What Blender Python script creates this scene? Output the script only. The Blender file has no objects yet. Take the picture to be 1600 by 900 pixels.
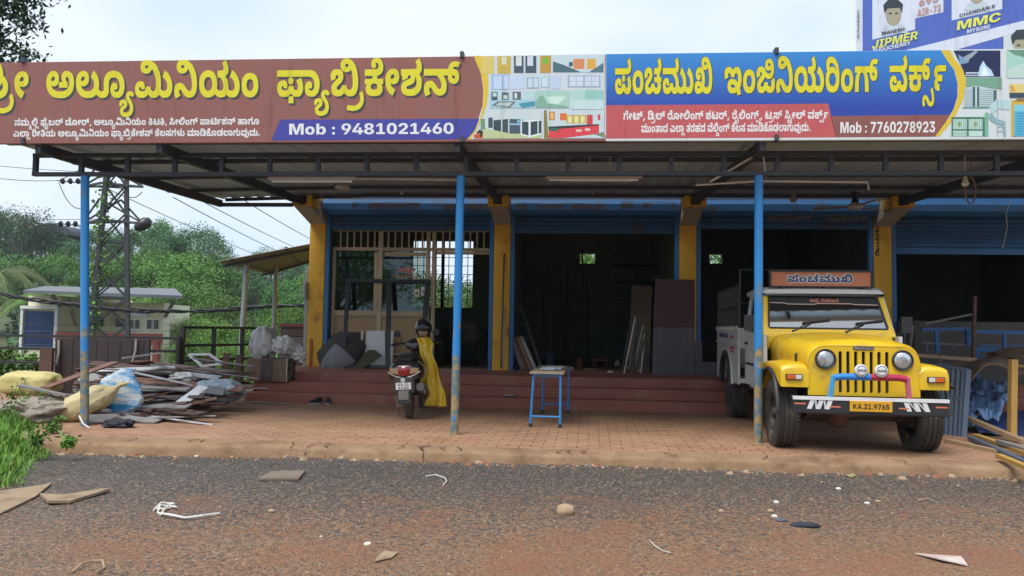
import bpy, bmesh, math, random
from mathutils import Vector, Matrix, noise
from mathutils.geometry import delaunay_2d_cdt
R_ = math.radians
S = bpy.context.scene
COL = S.collection
random.seed(7)

# ------------------------------------------------------------------ camera
FPX, EYE = 1200.0, 1.2                       # focal length in pixels of a 1600 px wide picture
YAW, PITCH, ROLL = R_(4.7), R_(3.1), 0.0158
FWD = Vector((-math.sin(YAW) * math.cos(PITCH), math.cos(YAW) * math.cos(PITCH), math.sin(PITCH)))
_r0 = Vector((math.cos(YAW), math.sin(YAW), 0)); _u0 = _r0.cross(FWD)
RGT = math.cos(ROLL) * _r0 + math.sin(ROLL) * _u0
UPV = -math.sin(ROLL) * _r0 + math.cos(ROLL) * _u0
EYEP = Vector((0, 0, EYE))
cd = bpy.data.cameras.new('camera'); cam = bpy.data.objects.new('camera', cd); COL.objects.link(cam)
cd.sensor_width = 36; cd.lens = 36 * FPX / 1600; cd.clip_start = 0.05; cd.clip_end = 2000
cam.matrix_world = Matrix(((RGT.x, UPV.x, -FWD.x, 0), (RGT.y, UPV.y, -FWD.y, 0), (RGT.z, UPV.z, -FWD.z, EYE), (0, 0, 0, 1)))
S.camera = cam
def ray(px, py): return RGT * ((px - 800) / FPX) - UPV * ((py - 450) / FPX) + FWD
def atz(px, py, z=0.0):                      # where the sight line through a photo point meets the level z
    v = ray(px, py); return EYEP + v * ((z - EYE) / v.z)
def aty(px, py, y):                          # ... meets the upright plane Y = y
    v = ray(px, py); return EYEP + v * (y / v.y)

# ------------------------------------------------------------------ sky, sun, exposure
SUN_EL, SUN_AZ = 62.0, -150.0                # azimuth from +Y towards +X: behind the camera, to its left
W = bpy.data.worlds.new('World'); S.world = W; W.use_nodes = True
wt = W.node_tree; wt.nodes.clear()
wo = wt.nodes.new('ShaderNodeOutputWorld'); bg = wt.nodes.new('ShaderNodeBackground'); bg.inputs[1].default_value = 0.1
sky = wt.nodes.new('ShaderNodeTexSky'); sky.sky_type = 'NISHITA'; sky.sun_disc = False
sky.sun_elevation = R_(SUN_EL); sky.sun_rotation = R_(SUN_AZ); sky.air_density = 1.0; sky.dust_density = 3.0
tc = wt.nodes.new('ShaderNodeTexCoord'); mp = wt.nodes.new('ShaderNodeMapping'); mp.inputs['Scale'].default_value = (1, 1, 2.2)
nz = wt.nodes.new('ShaderNodeTexNoise'); nz.inputs['Scale'].default_value = 1.7; nz.inputs['Detail'].default_value = 5; nz.inputs['Roughness'].default_value = 0.5
cr = wt.nodes.new('ShaderNodeValToRGB'); cr.color_ramp.elements[0].position = 0.36; cr.color_ramp.elements[0].color = (3.2, 4.35, 6.1, 1)
cr.color_ramp.elements[1].position = 0.62; cr.color_ramp.elements[1].color = (5.6, 6.0, 6.4, 1)
mx = wt.nodes.new('ShaderNodeMixRGB'); mx.inputs[0].default_value = 0.86
for a, b in ((tc.outputs['Generated'], mp.inputs[0]), (mp.outputs[0], nz.inputs['Vector']), (nz.outputs['Fac'], cr.inputs[0]),
             (sky.outputs[0], mx.inputs[1]), (cr.outputs[0], mx.inputs[2]), (mx.outputs[0], bg.inputs[0]), (bg.outputs[0], wo.inputs[0])):
    wt.links.new(a, b)
sd = bpy.data.lights.new('sun', 'SUN'); sd.energy = 1.9; sd.angle = R_(35); sd.color = (1.0, 0.97, 0.92)
sun = bpy.data.objects.new('sun', sd); COL.objects.link(sun)
_d = Vector((math.sin(R_(SUN_AZ)) * math.cos(R_(SUN_EL)), math.cos(R_(SUN_AZ)) * math.cos(R_(SUN_EL)), math.sin(R_(SUN_EL))))
sun.rotation_euler = _d.to_track_quat('Z', 'Y').to_euler(); sun.location = (-5, -8, 20)
S.view_settings.view_transform = 'Standard'; S.view_settings.look = 'None'; S.view_settings.gamma = 1; S.view_settings.exposure = 0.92
S.view_settings.use_curve_mapping = False

# ------------------------------------------------------------------ materials
MATS = {}
def mat(name, c1, c2=None, scale=4, rough=0.6, bump=0.0, bscale=None, metal=0.0, spec=0.5, dirt=None, dscale=1.5, damt=0.5,
        stretch=(1, 1, 1), coat=0.0, alpha=None, trans=0.0, detail=5, sharp=0.0, spread=0.0):
    if name in MATS: return MATS[name]
    m = bpy.data.materials.new(name); m.use_nodes = True; nt = m.node_tree; N = nt.nodes; L = nt.links
    b = N['Principled BSDF']; b.inputs['Roughness'].default_value = rough; b.inputs['Metallic'].default_value = metal
    b.inputs['Specular IOR Level'].default_value = spec; b.inputs['Coat Weight'].default_value = coat; b.inputs['Coat Roughness'].default_value = 0.08
    b.inputs['Transmission Weight'].default_value = trans
    if alpha is not None: b.inputs['Alpha'].default_value = alpha
    if c2 is None: c2 = tuple(x * 0.8 for x in c1)
    tcn = N.new('ShaderNodeTexCoord'); mpn = N.new('ShaderNodeMapping'); mpn.inputs['Scale'].default_value = stretch
    L.new(tcn.outputs['Object'], mpn.inputs[0])
    def noi(sc, det=detail, rg=0.6):
        n = N.new('ShaderNodeTexNoise'); n.inputs['Scale'].default_value = sc; n.inputs['Detail'].default_value = det
        n.inputs['Roughness'].default_value = rg; L.new(mpn.outputs[0], n.inputs['Vector']); return n
    n1 = noi(scale); rp = N.new('ShaderNodeValToRGB'); w = 0.5 - 0.45 * sharp
    rp.color_ramp.elements[0].position = 0.5 - w * 0.5; rp.color_ramp.elements[1].position = 0.5 + w * 0.5
    rp.color_ramp.elements[0].color = (*c1, 1); rp.color_ramp.elements[1].color = (*c2, 1)
    L.new(n1.outputs['Fac'], rp.inputs[0]); out = rp.outputs[0]
    if dirt is not None:
        n2 = noi(dscale, 6, 0.7); r2 = N.new('ShaderNodeValToRGB')
        r2.color_ramp.elements[0].position = 0.62 - damt * 0.25; r2.color_ramp.elements[1].position = 0.72 - damt * 0.1
        mxn = N.new('ShaderNodeMixRGB'); L.new(n2.outputs['Fac'], r2.inputs[0]); L.new(r2.outputs[0], mxn.inputs[0])
        L.new(out, mxn.inputs[1]); mxn.inputs[2].default_value = (*dirt, 1); out = mxn.outputs[0]
    if spread:
        oi = N.new('ShaderNodeObjectInfo'); hs = N.new('ShaderNodeHueSaturation')
        ma = N.new('ShaderNodeMapRange'); ma.inputs[3].default_value = 1 - spread; ma.inputs[4].default_value = 1 + spread
        L.new(oi.outputs['Random'], ma.inputs[0]); L.new(ma.outputs[0], hs.inputs['Value']); L.new(out, hs.inputs['Color']); out = hs.outputs[0]
    L.new(out, b.inputs['Base Color'])
    if bump:
        n3 = noi(bscale or scale * 6, 4, 0.6); bp = N.new('ShaderNodeBump'); bp.inputs['Strength'].default_value = bump
        bp.inputs['Distance'].default_value = 0.02; L.new(n3.outputs['Fac'], bp.inputs['Height']); L.new(bp.outputs[0], b.inputs['Normal'])
    MATS[name] = m; return m
def sub(c, f): return tuple(x * f for x in c)

# ------------------------------------------------------------------ mesh builder
class MB:
    def __init__(s): s.v = []; s.f = []; s.m = []; s.cur = 0
    def add(s, vs, fs, M=None):
        o = len(s.v)
        s.v += [tuple(M @ Vector(v)) for v in vs] if M is not None else [tuple(v) for v in vs]
        s.f += [tuple(i + o for i in f) for f in fs]; s.m += [s.cur] * len(fs); return s
    def box(s, x0, y0, z0, x1, y1, z1, M=None):
        return s.add([(x0, y0, z0), (x1, y0, z0), (x1, y1, z0), (x0, y1, z0), (x0, y0, z1), (x1, y0, z1), (x1, y1, z1), (x0, y1, z1)],
                     [(0, 3, 2, 1), (4, 5, 6, 7), (0, 1, 5, 4), (1, 2, 6, 5), (2, 3, 7, 6), (3, 0, 4, 7)], M)
    def cbox(s, c, d, M=None): return s.box(c[0] - d[0] / 2, c[1] - d[1] / 2, c[2] - d[2] / 2, c[0] + d[0] / 2, c[1] + d[1] / 2, c[2] + d[2] / 2, M)
    def bar(s, a, b, w, h=None, up=(0, 0, 1)):                    # square bar from a to b
        a, b = Vector(a), Vector(b); d = (b - a).normalized(); u = Vector(up)
        if abs(d.dot(u)) > 0.98: u = Vector((1, 0, 0))
        x = d.cross(u).normalized(); y = x.cross(d); h = h or w
        vs = [p + x * (i * w / 2) + y * (j * h / 2) for p in (a, b) for i, j in ((-1, -1), (1, -1), (1, 1), (-1, 1))]
        return s.add(vs, [(0, 3, 2, 1), (4, 5, 6, 7), (0, 1, 5, 4), (1, 2, 6, 5), (2, 3, 7, 6), (3, 0, 4, 7)])
    def tube(s, pts, r, n=8, cap=True, closed=False):
        pts = [Vector(p) for p in pts]; k = len(pts); rs = r if isinstance(r, (list, tuple)) else [r] * k
        ref = None; vs = []
        for i, p in enumerate(pts):
            d = (pts[(i + 1) % k] - pts[i - 1]) if closed else (pts[min(i + 1, k - 1)] - pts[max(i - 1, 0)])
            d = d.normalized() if d.length > 1e-9 else Vector((0, 0, 1))
            if ref is None:
                ref = Vector((0, 0, 1)) if abs(d.z) < 0.9 else Vector((1, 0, 0))
            x = d.cross(ref).normalized(); y = x.cross(d); ref = y
            vs += [p + x * (math.cos(2 * math.pi * j / n) * rs[i]) + y * (math.sin(2 * math.pi * j / n) * rs[i]) for j in range(n)]
        fs = [(i * n + j, i * n + (j + 1) % n, (i + 1) * n + (j + 1) % n, (i + 1) * n + j) for i in range(k - 1) for j in range(n)]
        if closed: fs += [((k - 1) * n + j, (k - 1) * n + (j + 1) % n, (j + 1) % n, j) for j in range(n)]
        elif cap: fs += [tuple(range(n - 1, -1, -1)), tuple(range((k - 1) * n, k * n))]
        return s.add(vs, fs)
    def lathe(s, prof, n=24, M=None, cap=True):                   # profile of (radius, z) about the z axis
        vs = [(r * math.cos(2 * math.pi * j / n), r * math.sin(2 * math.pi * j / n), z) for r, z in prof for j in range(n)]
        k = len(prof)
        fs = [(i * n + j, i * n + (j + 1) % n, (i + 1) * n + (j + 1) % n, (i + 1) * n + j) for i in range(k - 1) for j in range(n)]
        if cap: fs += [tuple(range(n - 1, -1, -1)), tuple(range((k - 1) * n, k * n))]
        return s.add(vs, fs, M)
    def prism(s, poly, h0, h1, M=None):                           # polygon in x,y pulled from z=h0 to h1
        n = len(poly); vs = [(x, y, h0) for x, y in poly] + [(x, y, h1) for x, y in poly]
        return s.add(vs, [tuple(range(n - 1, -1, -1)), tuple(range(n, 2 * n))] + [(i, (i + 1) % n, n + (i + 1) % n, n + i) for i in range(n)], M)
    def grid(s, f, nu, nv, M=None):
        vs = [f(i / nu, j / nv) for j in range(nv + 1) for i in range(nu + 1)]
        return s.add(vs, [(j * (nu + 1) + i, j * (nu + 1) + i + 1, (j + 1) * (nu + 1) + i + 1, (j + 1) * (nu + 1) + i) for j in range(nv) for i in range(nu)], M)
    def loft(s, secs, cap=True, closed=True):                     # rings of equal length
        n = len(secs[0]); vs = [p for q in secs for p in q]; k = len(secs); m = n if closed else n - 1
        fs = [(i * n + j, i * n + (j + 1) % n, (i + 1) * n + (j + 1) % n, (i + 1) * n + j) for i in range(k - 1) for j in range(m)]
        if cap: fs += [tuple(range(n - 1, -1, -1)), tuple(range((k - 1) * n, k * n))]
        return s.add(vs, fs)
TM = {}                                                           # world matrix of every empty or part made here
def tag(o, label=None, cat=None, group=None, kind=None):
    if label: o['label'] = label
    if cat: o['category'] = cat
    if group: o['group'] = group
    if kind: o['kind'] = kind
    return o
def thing(name, label, cat, loc=(0, 0, 0), rot=(0, 0, 0), group=None, kind=None):
    o = bpy.data.objects.new(name, None); COL.objects.link(o); o.empty_display_size = 0.2
    o.location = loc; o.rotation_euler = rot
    from mathutils import Euler
    TM[o] = Matrix.Translation(loc) @ Euler(rot).to_matrix().to_4x4()
    return tag(o, label, cat, group, kind)
def part(name, mb, mats, parent=None, world=True, smooth=None, bevel=0, label=None, solid=0, subd=0):
    """mb becomes one mesh object; world=True: its coordinates are world ones, else the parent's own."""
    me = bpy.data.meshes.new(name); vs = mb.v
    if parent is not None and world:
        I = TM[parent].inverted(); vs = [tuple(I @ Vector(v)) for v in vs]
    me.from_pydata(vs, [], mb.f)
    for m in (mats if isinstance(mats, (list, tuple)) else [mats]): me.materials.append(m)
    if any(mb.m): me.polygons.foreach_set('material_index', mb.m)
    bm = bmesh.new(); bm.from_mesh(me); bmesh.ops.recalc_face_normals(bm, faces=bm.faces); bm.to_mesh(me); bm.free()
    if smooth is not None:
        me.polygons.foreach_set('use_smooth', [True] * len(me.polygons)); me.set_sharp_from_angle(angle=R_(smooth))
    o = bpy.data.objects.new(name, me); COL.objects.link(o)
    if parent is not None: o.parent = parent; TM[o] = TM[parent].copy()
    else: TM[o] = Matrix.Identity(4)
    if solid:
        q = o.modifiers.new('solid', 'SOLIDIFY'); q.thickness = solid; q.offset = 0
    if subd:
        q = o.modifiers.new('subd', 'SUBSURF'); q.levels = q.render_levels = subd
    if bevel:
        q = o.modifiers.new('bevel', 'BEVEL'); q.width = bevel; q.segments = 2; q.limit_method = 'ANGLE'; q.angle_limit = R_(35)
    if label: o['label'] = label
    return o
def rebase(o):                                                    # a top-level mesh gets its origin at the middle of its foot
    me = o.data; n = len(me.vertices); co = [v.co.copy() for v in me.vertices]
    c = Vector((sum(v.x for v in co) / n, sum(v.y for v in co) / n, min(v.z for v in co)))
    for v in me.vertices: v.co -= c
    o.location = c; TM[o] = Matrix.Translation(c); return o
def solo(name, mb, mats, label, cat, group=None, kind=None, **k):   # a thing that is one mesh
    return tag(rebase(part(name, mb, mats, None, **k)), label, cat, group, kind)
def struct(name, mb, mats, **k): return tag(part(name, mb, mats, None, **k), kind='structure')
def kids(o): return [c for c in bpy.data.objects if c.parent == o]
def dup(o, loc=None, rot=None, label=None, scale=None, _p=None, tree=None):
    c = o.copy(); COL.objects.link(c)
    if _p: c.parent = _p
    if loc is not None: c.location = loc
    if rot is not None: c.rotation_euler = rot
    if scale is not None: c.scale = (scale,) * 3 if not isinstance(scale, tuple) else scale
    if label: c['label'] = label
    for ch in kids(o): dup(ch, _p=c)
    return c
# letter outlines: per letter its contours, each point a step in x and a step in y (in 5/1000 em)
GLYPHS = [
[[62,-2,-25,2,-16,6,-10,10,-5,13,1,14,3,5,5,6,14,7,38,12,7,5,3,7,1,25,-3,10,-4,8,-8,8,-7,3,-10,-1,-4,-4,0,-4,1,-3,5,-2,6,0,8,4,4,10,22,-1,-6,-16,-5,-7,-6,-6,-12,-4,-13,-1,-15,3,-9,6,-6,8,-2,8,0,8,4,11,6,6,7,4,14,4,14,-1,13,-3,10,-5,9,-8,7,-9,6,-16,3,-13,1,-16,-7,-22,-8,-11,-15,-9,-36,-10,-3,-4,1,-5,6,-3,13,-1,16,0,11,3,8,4,6,5,4,6,1,6,-2,12,-6,8,-11,7,-15,4,-19,-1,-3,-3,1,-5,-32,-9,-4,12,2,14,8,9,15,6,15,1,17,0,21,-4,15,-5,11,-7,11,-12,7,-14,2,-11,-1,-14,-3,-9,-7,-11,-8,-7,-14,-7,-13,-4]],
[[29,-12,-1,-11,-6,-14,-9,-11,-13,-8,-16,-5,-19,-3,-24,1,-22,4,5,21,20,-3,20,-1,14,2,16,7,6,6,6,12,-1,14,-6,12,19,10,8,-14]],
[[95,81,-3,-15,-9,-11,-15,-6,-15,-1,-15,4,-17,11,4,23,11,-12,6,-2,8,-1,6,2,6,4,2,5,-2,6,-4,3,-5,0,-6,-2,-5,-4,-4,-10,-1,-16,3,-11,6,-9,9,-7,13,-8,-17,-26,-21,13,-12,13,-10,20,-2,25,1,10,5,12,5,7,9,8,11,6,9,2,14,1,14,-3,9,-5,6,-6,4,-8]],
[[98,27,23,1,18,6,13,9,4,7,2,8,1,13,-3,11,-6,6,-8,2,-5,-4,-1,-8,3,-7,10,-5,0,-23,-59,0,0,24,25,0,-6,10,-2,9,2,12,6,8,13,7,20,2,18,-5,14,-9,8,-14,4,-20,-3,-22,-8,-18,-14,-13,-19,-9,-23,-6,-28,-1,-28,2,-23,6,-17,10,-13,13,-8,17,-2,12,0,11,4,19,10,13,14,10,17,4,19,-2,12,-8,8,-12,1,-16,-3,-12,-9,-10,-14,-6,-16,0,-15,4,-14,10,5,23,6,-7,6,-5,6,-2,9,0,8,2,3,5,0,7,-4,4,-4,1,-7,-1,-6,-6,-3,-5,-2,-20,5,-12,8,-9,12,-6,15,-4]],
[[85,-2,-23,2,-20,6,-15,10,-8,8,-6,10,-5,11,-2,12,0,12,3,14,8,15,6,6,11,6,18,5,19,-2,13,-8,8,-12,1,-15,-4,-15,-10,-9,-16,-5,-13,0,-10,2,-10,4,-10,8,5,23,11,-12,6,-2,8,-1,7,2,5,3,2,6,-2,6,-4,3,-5,0,-9,-5,-6,-11,-1,-15,4,-12,5,-8,9,-7,10,-4,19,-2,16,1,16,7,8,8,3,11,-2,16,-8,9,-12,8,17,28,11,-6,10,-8,8,-9,5,-11,5,-17,-1,-17,-4,-15,-9,-13,-13,-10,-11,-6,-14,-3]],
[[17,-2,-11,0,-14,5,-13,7,-16,15,18,21,10,-11,9,-7,12,-2,10,3,3,8,-1,27,3,15,6,13,14,13,9,4,16,4,17,2,18,-2,16,-4,13,-6,10,-8,8,-10,5,-11,3,-11,1,-23,-6,-18,-5,-7,-9,-9,-16,-7,-20,-1,-19,4,-13,10,-6,12,-1,16,6,13,9,8,10,3,9,-1,7,-3,6,-6,1,-11,-2,-5,-4,-4,-6,-1,-7,0,-4,2,-4,4,4,4,0,-10,2,-5,5,-3,10,-1,10,3,7,7,3,8,-1,18,-3,8,-6,8,-14,8,-19,2,-16,-3,-6,-5,-5,-6,-2,-11,0,-36,-2,-7,-5,-8,-13,-9]],
[[2,-84,-13,1,-13,4,-8,7,-5,10,0,8,3,7,8,7,15,9,2,3,-1,2,-3,1,-7,0,-2,-3,1,-5,-17,-6,-4,10,1,8,6,8,12,4,18,0,10,-4,3,-4,3,-5,0,-7,-1,-7,-7,-7,-17,-10,-2,-6,4,-3,8,-2,13,0,10,3,5,3,4,6,2,5,-1,8,-5,10,-19,23,-3,9,1,9,5,7,9,6,13,2,13,-2,9,-7,5,-12,-20,-3,-3,5,-4,1,-4,-1,-2,-3,3,-6,16,-19,6,-10,3,-15,-3,-15,-6,-10,-10,-7,-13,-5]],
[[49,-2,-13,1,-11,3,-9,6,-8,11,-3,13,1,13,5,11,9,8,11,4,15,1,12,-2,8,-6,5,-11,0,-8,-3,-8,-22,2,0,6,-4,3,-5,-1,-4,-3,0,-7,3,-4,6,-3,9,-1,11,0,8,3,5,6,4,11,30,0,1,-9,6,-8,9,-3,9,1,6,4,3,7,2,22,-2,16,-6,20,-9,17,-10,10,-14,10,-16,4,-13,-1,-2,-4,0,-4,4,-5,7,0,8,4,4,10,28,-2,-7,-17,-12,-11,-15,-6,-17,0,-18,5,-10,10,-3,14,3,13,5,7,8,5,18,5,16,0,14,-2,24,-8,15,-10,13,-14,10,-15,7,-19,3,-20,1,-19,-2,-18,-6,-16,-7,-9,-10,-7,-11,-4,-16,-1,-12,1,-10,5,-9,6,-9,11,14,-1,-17,-14,-17,-7],[205,-2,-16,1,-13,6,-13,9,-13,12,18,20,12,-12,10,-6,16,-1,5,2,6,5,4,7,0,7,-3,14,-10,13,-19,12,17,28,21,-13,16,-17,9,-17,3,-21,-2,-14,-2,-8,-9,-14,-9,-7,-8,-4]],
[[107,-2,-13,1,-14,5,-12,9,-16,18,-6,3,-5,-2,-3,-6,2,-8,6,-12,-30,-11,-7,13,-4,16,2,16,8,12,13,8,19,2,14,-3,12,-8,21,-20,8,-4,7,-1,7,3,5,5,2,7,1,19,-3,21,-7,19,-10,17,-13,12,-15,7,-8,1,-11,0,-3,-3,-2,-5,4,-5,8,-1,8,4,4,10,28,-2,-8,-17,-6,-8,-8,-5,-19,-4,-10,0,-12,3,-8,4,-6,5,-4,8,-1,9,1,9,4,7,5,6,9,4,15,4,17,0,20,-3,12,-5,11,-6,14,-11,11,-15,9,-16,5,-19,3,-20,-1,-22,-4,-17,-7,-13,-9,-8,-12,-5]],
[[69,-2,-17,1,-9,2,-18,11,-7,8,-6,10,-3,10,-2,14,1,14,2,10,9,17,11,9,9,5,22,6,12,0,15,-3,12,-4,10,-7,7,-9,6,-9,3,-11,2,-13,-1,-15,-2,-10,-7,-13,-6,-7,-11,-9,-10,-4],[68,27,12,2,8,5,5,10,2,11,-2,14,-5,8,-10,8,-11,1,-12,-2,-7,-4,-6,-11,-2,-11,2,-12,6,-11,9,-7],[154,-2,-16,1,-13,5,-13,8,-11,11,14,25,13,-14,11,-6,16,-1,5,2,6,5,3,7,1,7,-2,9,-3,8,-11,13,-17,9,16,18,22,-11,17,-15,8,-14,3,-18,-3,-20,-4,-9,-6,-7,-7,-6,-8,-4],[228,-2,-15,1,-14,5,-12,9,-12,11,15,24,15,-16,11,-5,16,1,7,4,3,4,2,5,0,10,-4,14,-9,10,-19,12,17,28,21,-13,16,-17,9,-17,3,-21,-1,-9,-3,-13,-9,-14,-9,-7,-8,-4],[203,118,-1,-10,-4,-8,-6,-6,-7,-5,-17,-4,-38,-1,0,28,29,1,10,3,2,5,0,7,-3,7,-7,9,25,15,12,-19,3,-9]],
[[62,-2,-16,1,-9,3,-12,6,-7,6,-9,16,-2,10,-1,15,2,10,4,13,12,13,12,7,10,3,23,2,20,-5,9,-4,10,-9,4,-8,5,-13,2,-19,-5,-19,-7,-11,-7,-6,-16,-9],[62,25,11,2,7,5,4,9,2,10,-2,10,-4,9,-8,5,-9,1,-10,-1,-8,-6,-4,-7,-2,-11,2,-11,4,-8,7,-5]],
[[50,-2,-13,1,-11,3,-8,6,-8,11,-3,9,-1,14,5,12,7,8,14,6,15,1,12,-2,10,-8,3,-12,-3,-13,-22,2,0,6,-3,3,-5,0,-3,-3,-2,-5,1,-5,8,-5,16,-1,10,2,7,7,4,10,30,0,1,-9,4,-5,7,-4,7,-1,7,5,3,9,-3,14,-8,14,30,12,11,-21,3,-22,-1,-9,-3,-10,-10,-13,-9,-5,-10,-2,-20,1,-8,2,-9,5,-14,15,14,-1,-17,-14,-16,-7],[78,-29,2,30,29,0,2,-30],[93,51,-7,1,-5,3,-3,5,-1,6,1,7,3,5,5,3,7,1,7,-1,6,-3,3,-5,1,-7,-1,-6,-3,-5,-6,-3],[6,84,0,28,137,0,0,-28]],
[[98,51,-1,-11,-4,-14,-6,-11,-10,-9,-12,-6,-14,-2,-14,0,-15,4,-11,8,-6,11,-2,16,3,12,5,8,9,5,10,2,12,-2,5,-5,3,-5,0,-9,-3,-7,-4,-2,-9,-1,-6,1,-4,5,3,4,0,-10,6,-7,9,-2,9,1,8,6,5,12,0,15,-5,13,-11,9,-16,4,-85,0,0,28,84,0,17,-1,16,-4,13,-9,13,-14,6,-15]],
[[49,-2,-16,2,-14,7,-7,11,-2,14,1,10,5,8,11,11,24,15,3,6,0,4,-5,4,-9,-1,-4,-6,2,-9,-28,-10,-5,17,0,10,3,7,7,9,8,4,10,3,14,1,21,-3,8,-5,7,-8,4,-13,-3,-14,-9,-12,-30,-21,-2,-6,3,-5,9,-2,11,2,7,7,4,11,29,0,2,-9,6,-8,9,-3,9,1,5,3,4,5,3,7,2,11,-1,22,-5,26,-9,19,-11,13,-7,4,-7,0,-6,-1,-2,-5,0,-4,2,-3,10,-1,8,4,4,10,24,-1,-6,-16,-6,-8,-11,-8,-13,-3,-17,1,-14,6,-8,9,-3,13,1,8,4,8,9,9,9,3,10,2,17,-1,20,-6,12,-9,11,-12,8,-14,6,-17,5,-25,0,-21,-2,-19,-6,-15,-8,-11,-7,-6,-13,-5,-15,-1,-13,1,-13,5,-9,6,-10,11,14,0,-16,-15,-14,-6]],
[[65,-2,-17,1,-14,3,-10,5,-7,7,-5,10,0,11,4,9,9,8,-2,-3,-16,0,0,23,43,0,5,3,2,5,-1,5,-5,5,19,2,13,-3,4,-8,-2,-9,39,0,0,-23,-18,1,0,3,9,-8,5,-9,0,-12,-5,-10,-7,-7,-10,-5,-14,-3],[66,26,13,1,6,5,2,8,-4,8,-8,4,-11,0,-10,-1,-7,-5,-2,-9,3,-6,8,-5],[7,84,0,28,69,1,11,2,5,4,3,7,-1,7,-4,5,-6,2,-8,0,-5,-4,-3,-5,1,-7,-10,12,3,3,5,1,6,-1,4,-3,2,-4,0,-5,-1,-4,-4,-4,-8,-2,-7,1,-9,6,-3,8,2,12,5,8,9,6,16,4,17,-1,13,-6,11,-12,5,-16,-2,-16,-6,-12,-10,-8,-12,-4,-16,-2]],
[[62,-2,-25,2,-19,8,-9,11,-2,7,-1,10,4,12,7,8,15,7,32,9,3,4,0,7,-5,3,-10,0,-4,-5,2,-7,-33,-10,-3,10,1,10,6,6,7,4,22,5,21,-1,11,-4,6,-4,6,-8,2,-8,-2,-10,-5,-8,-14,-8,-32,-9,-4,-4,2,-5,7,-3,14,-1,16,1,16,7,6,5,4,8,1,12,-3,14,-7,9,-11,9,0,6,19,4,18,-10,7,-8,6,-8,3,-9,1,-12,-4,-21,-4,-9,-6,-7,-14,-10,-11,-5,-13,-3],[6,84,0,28,80,0,15,2,5,5,0,8,-3,8,-6,9,25,15,12,-19,4,-16,-1,-16,-6,-11,-10,-8,-11,-3,-13,-1,-22,-1,-16,5,-20,-5]],
[[107,-2,-13,1,-13,5,-12,9,-17,19,-6,2,-5,-2,-2,-6,2,-8,6,-12,-30,-11,-9,18,-2,17,2,10,4,8,11,10,17,4,12,0,10,-3,12,-8,20,-20,9,-5,6,1,5,3,3,7,0,8,-2,11,-9,12,-9,9,-13,7,-78,0,0,28,118,0,0,-28,-4,2,1,3,9,-6,9,-10,5,-8,6,-15,0,-17,-4,-17,-7,-8,-13,-8],[196,47,-11,2,-10,3,-8,6,-6,8,-3,11,-1,12,1,15,3,14,4,7,8,9,7,5,12,4,23,1,11,-2,10,-4,-13,-21,-11,4,-11,0,-8,-3,-5,-6,-4,-11,1,-23,4,-7,8,-2,5,3,1,5,-2,4,-6,3,-75,0,0,28,76,0,14,-4,10,-5,6,-9,3,-8,0,-12,-2,-9,-4,-7,-6,-5,-8,-4]],
[[107,-2,-13,1,-13,5,-12,9,-17,19,-6,2,-5,-2,-2,-6,2,-8,6,-12,-30,-11,-9,18,-2,17,2,10,4,8,11,10,17,4,12,0,10,-3,12,-8,20,-20,9,-5,6,1,5,3,3,7,0,8,-2,11,-9,12,-9,9,-13,7,-78,0,0,28,92,0,14,2,6,4,1,7,-3,8,-7,11,25,15,8,-12,6,-13,3,-16,-2,-12,-5,-9,-9,-6,-13,-5,-9,0,9,4,13,-12,8,-10,7,-18,1,-10,-1,-13,-4,-11,-11,-11,-15,-6]],
[[50,-2,-13,1,-11,3,-8,6,-8,11,-4,13,1,13,5,11,9,8,11,4,15,1,12,-2,10,-8,3,-12,-3,-13,-22,2,0,7,-3,2,-4,0,-5,-3,-1,-6,2,-5,5,-3,14,-2,14,2,7,7,4,11,30,0,3,-14,5,-4,8,-2,7,2,4,6,2,10,-3,10,-4,8,-7,9,-19,13,37,6,13,-12,8,-10,7,-18,0,-20,-5,-15,-4,-6,-7,-6,-9,-4,-10,-1,-20,1,-14,7,-14,15,14,-1,-17,-14,-16,-7],[6,84,0,28,113,0,17,3,3,4,1,8,-3,8,-7,9,25,15,9,-12,6,-13,2,-16,-3,-14,-8,-10,-13,-7,-20,-2],[197,-2,-16,1,-13,6,-13,9,-13,12,18,20,12,-12,10,-6,16,-1,5,2,6,5,4,7,0,7,-3,14,-10,13,-19,12,17,28,21,-13,16,-17,9,-17,3,-21,-1,-9,-3,-13,-9,-14,-9,-7,-8,-4]],
[[29,-84,-13,2,-11,3,-9,6,-6,7,-4,9,-1,10,1,11,4,8,8,9,8,5,10,4,16,1,12,-1,10,-4,5,-5,4,-9,-2,-14,-3,-5,-8,-6,-11,-2,-9,0,-9,3,-7,4,-4,7,-1,6,2,28,0,8,-3,4,-7,5,13,17,12,-8,6,-11,0,-11,-5,-22,0,-9,3,-3,6,-1,4,1,2,3,-1,5,-5,2,-22,-2,-4,-4,-4,-7,0,-8,2,-8,8,-6,17,-2,17,4,11,8,16,-14,-10,-8,-11,-5,-13,-4]],
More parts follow.
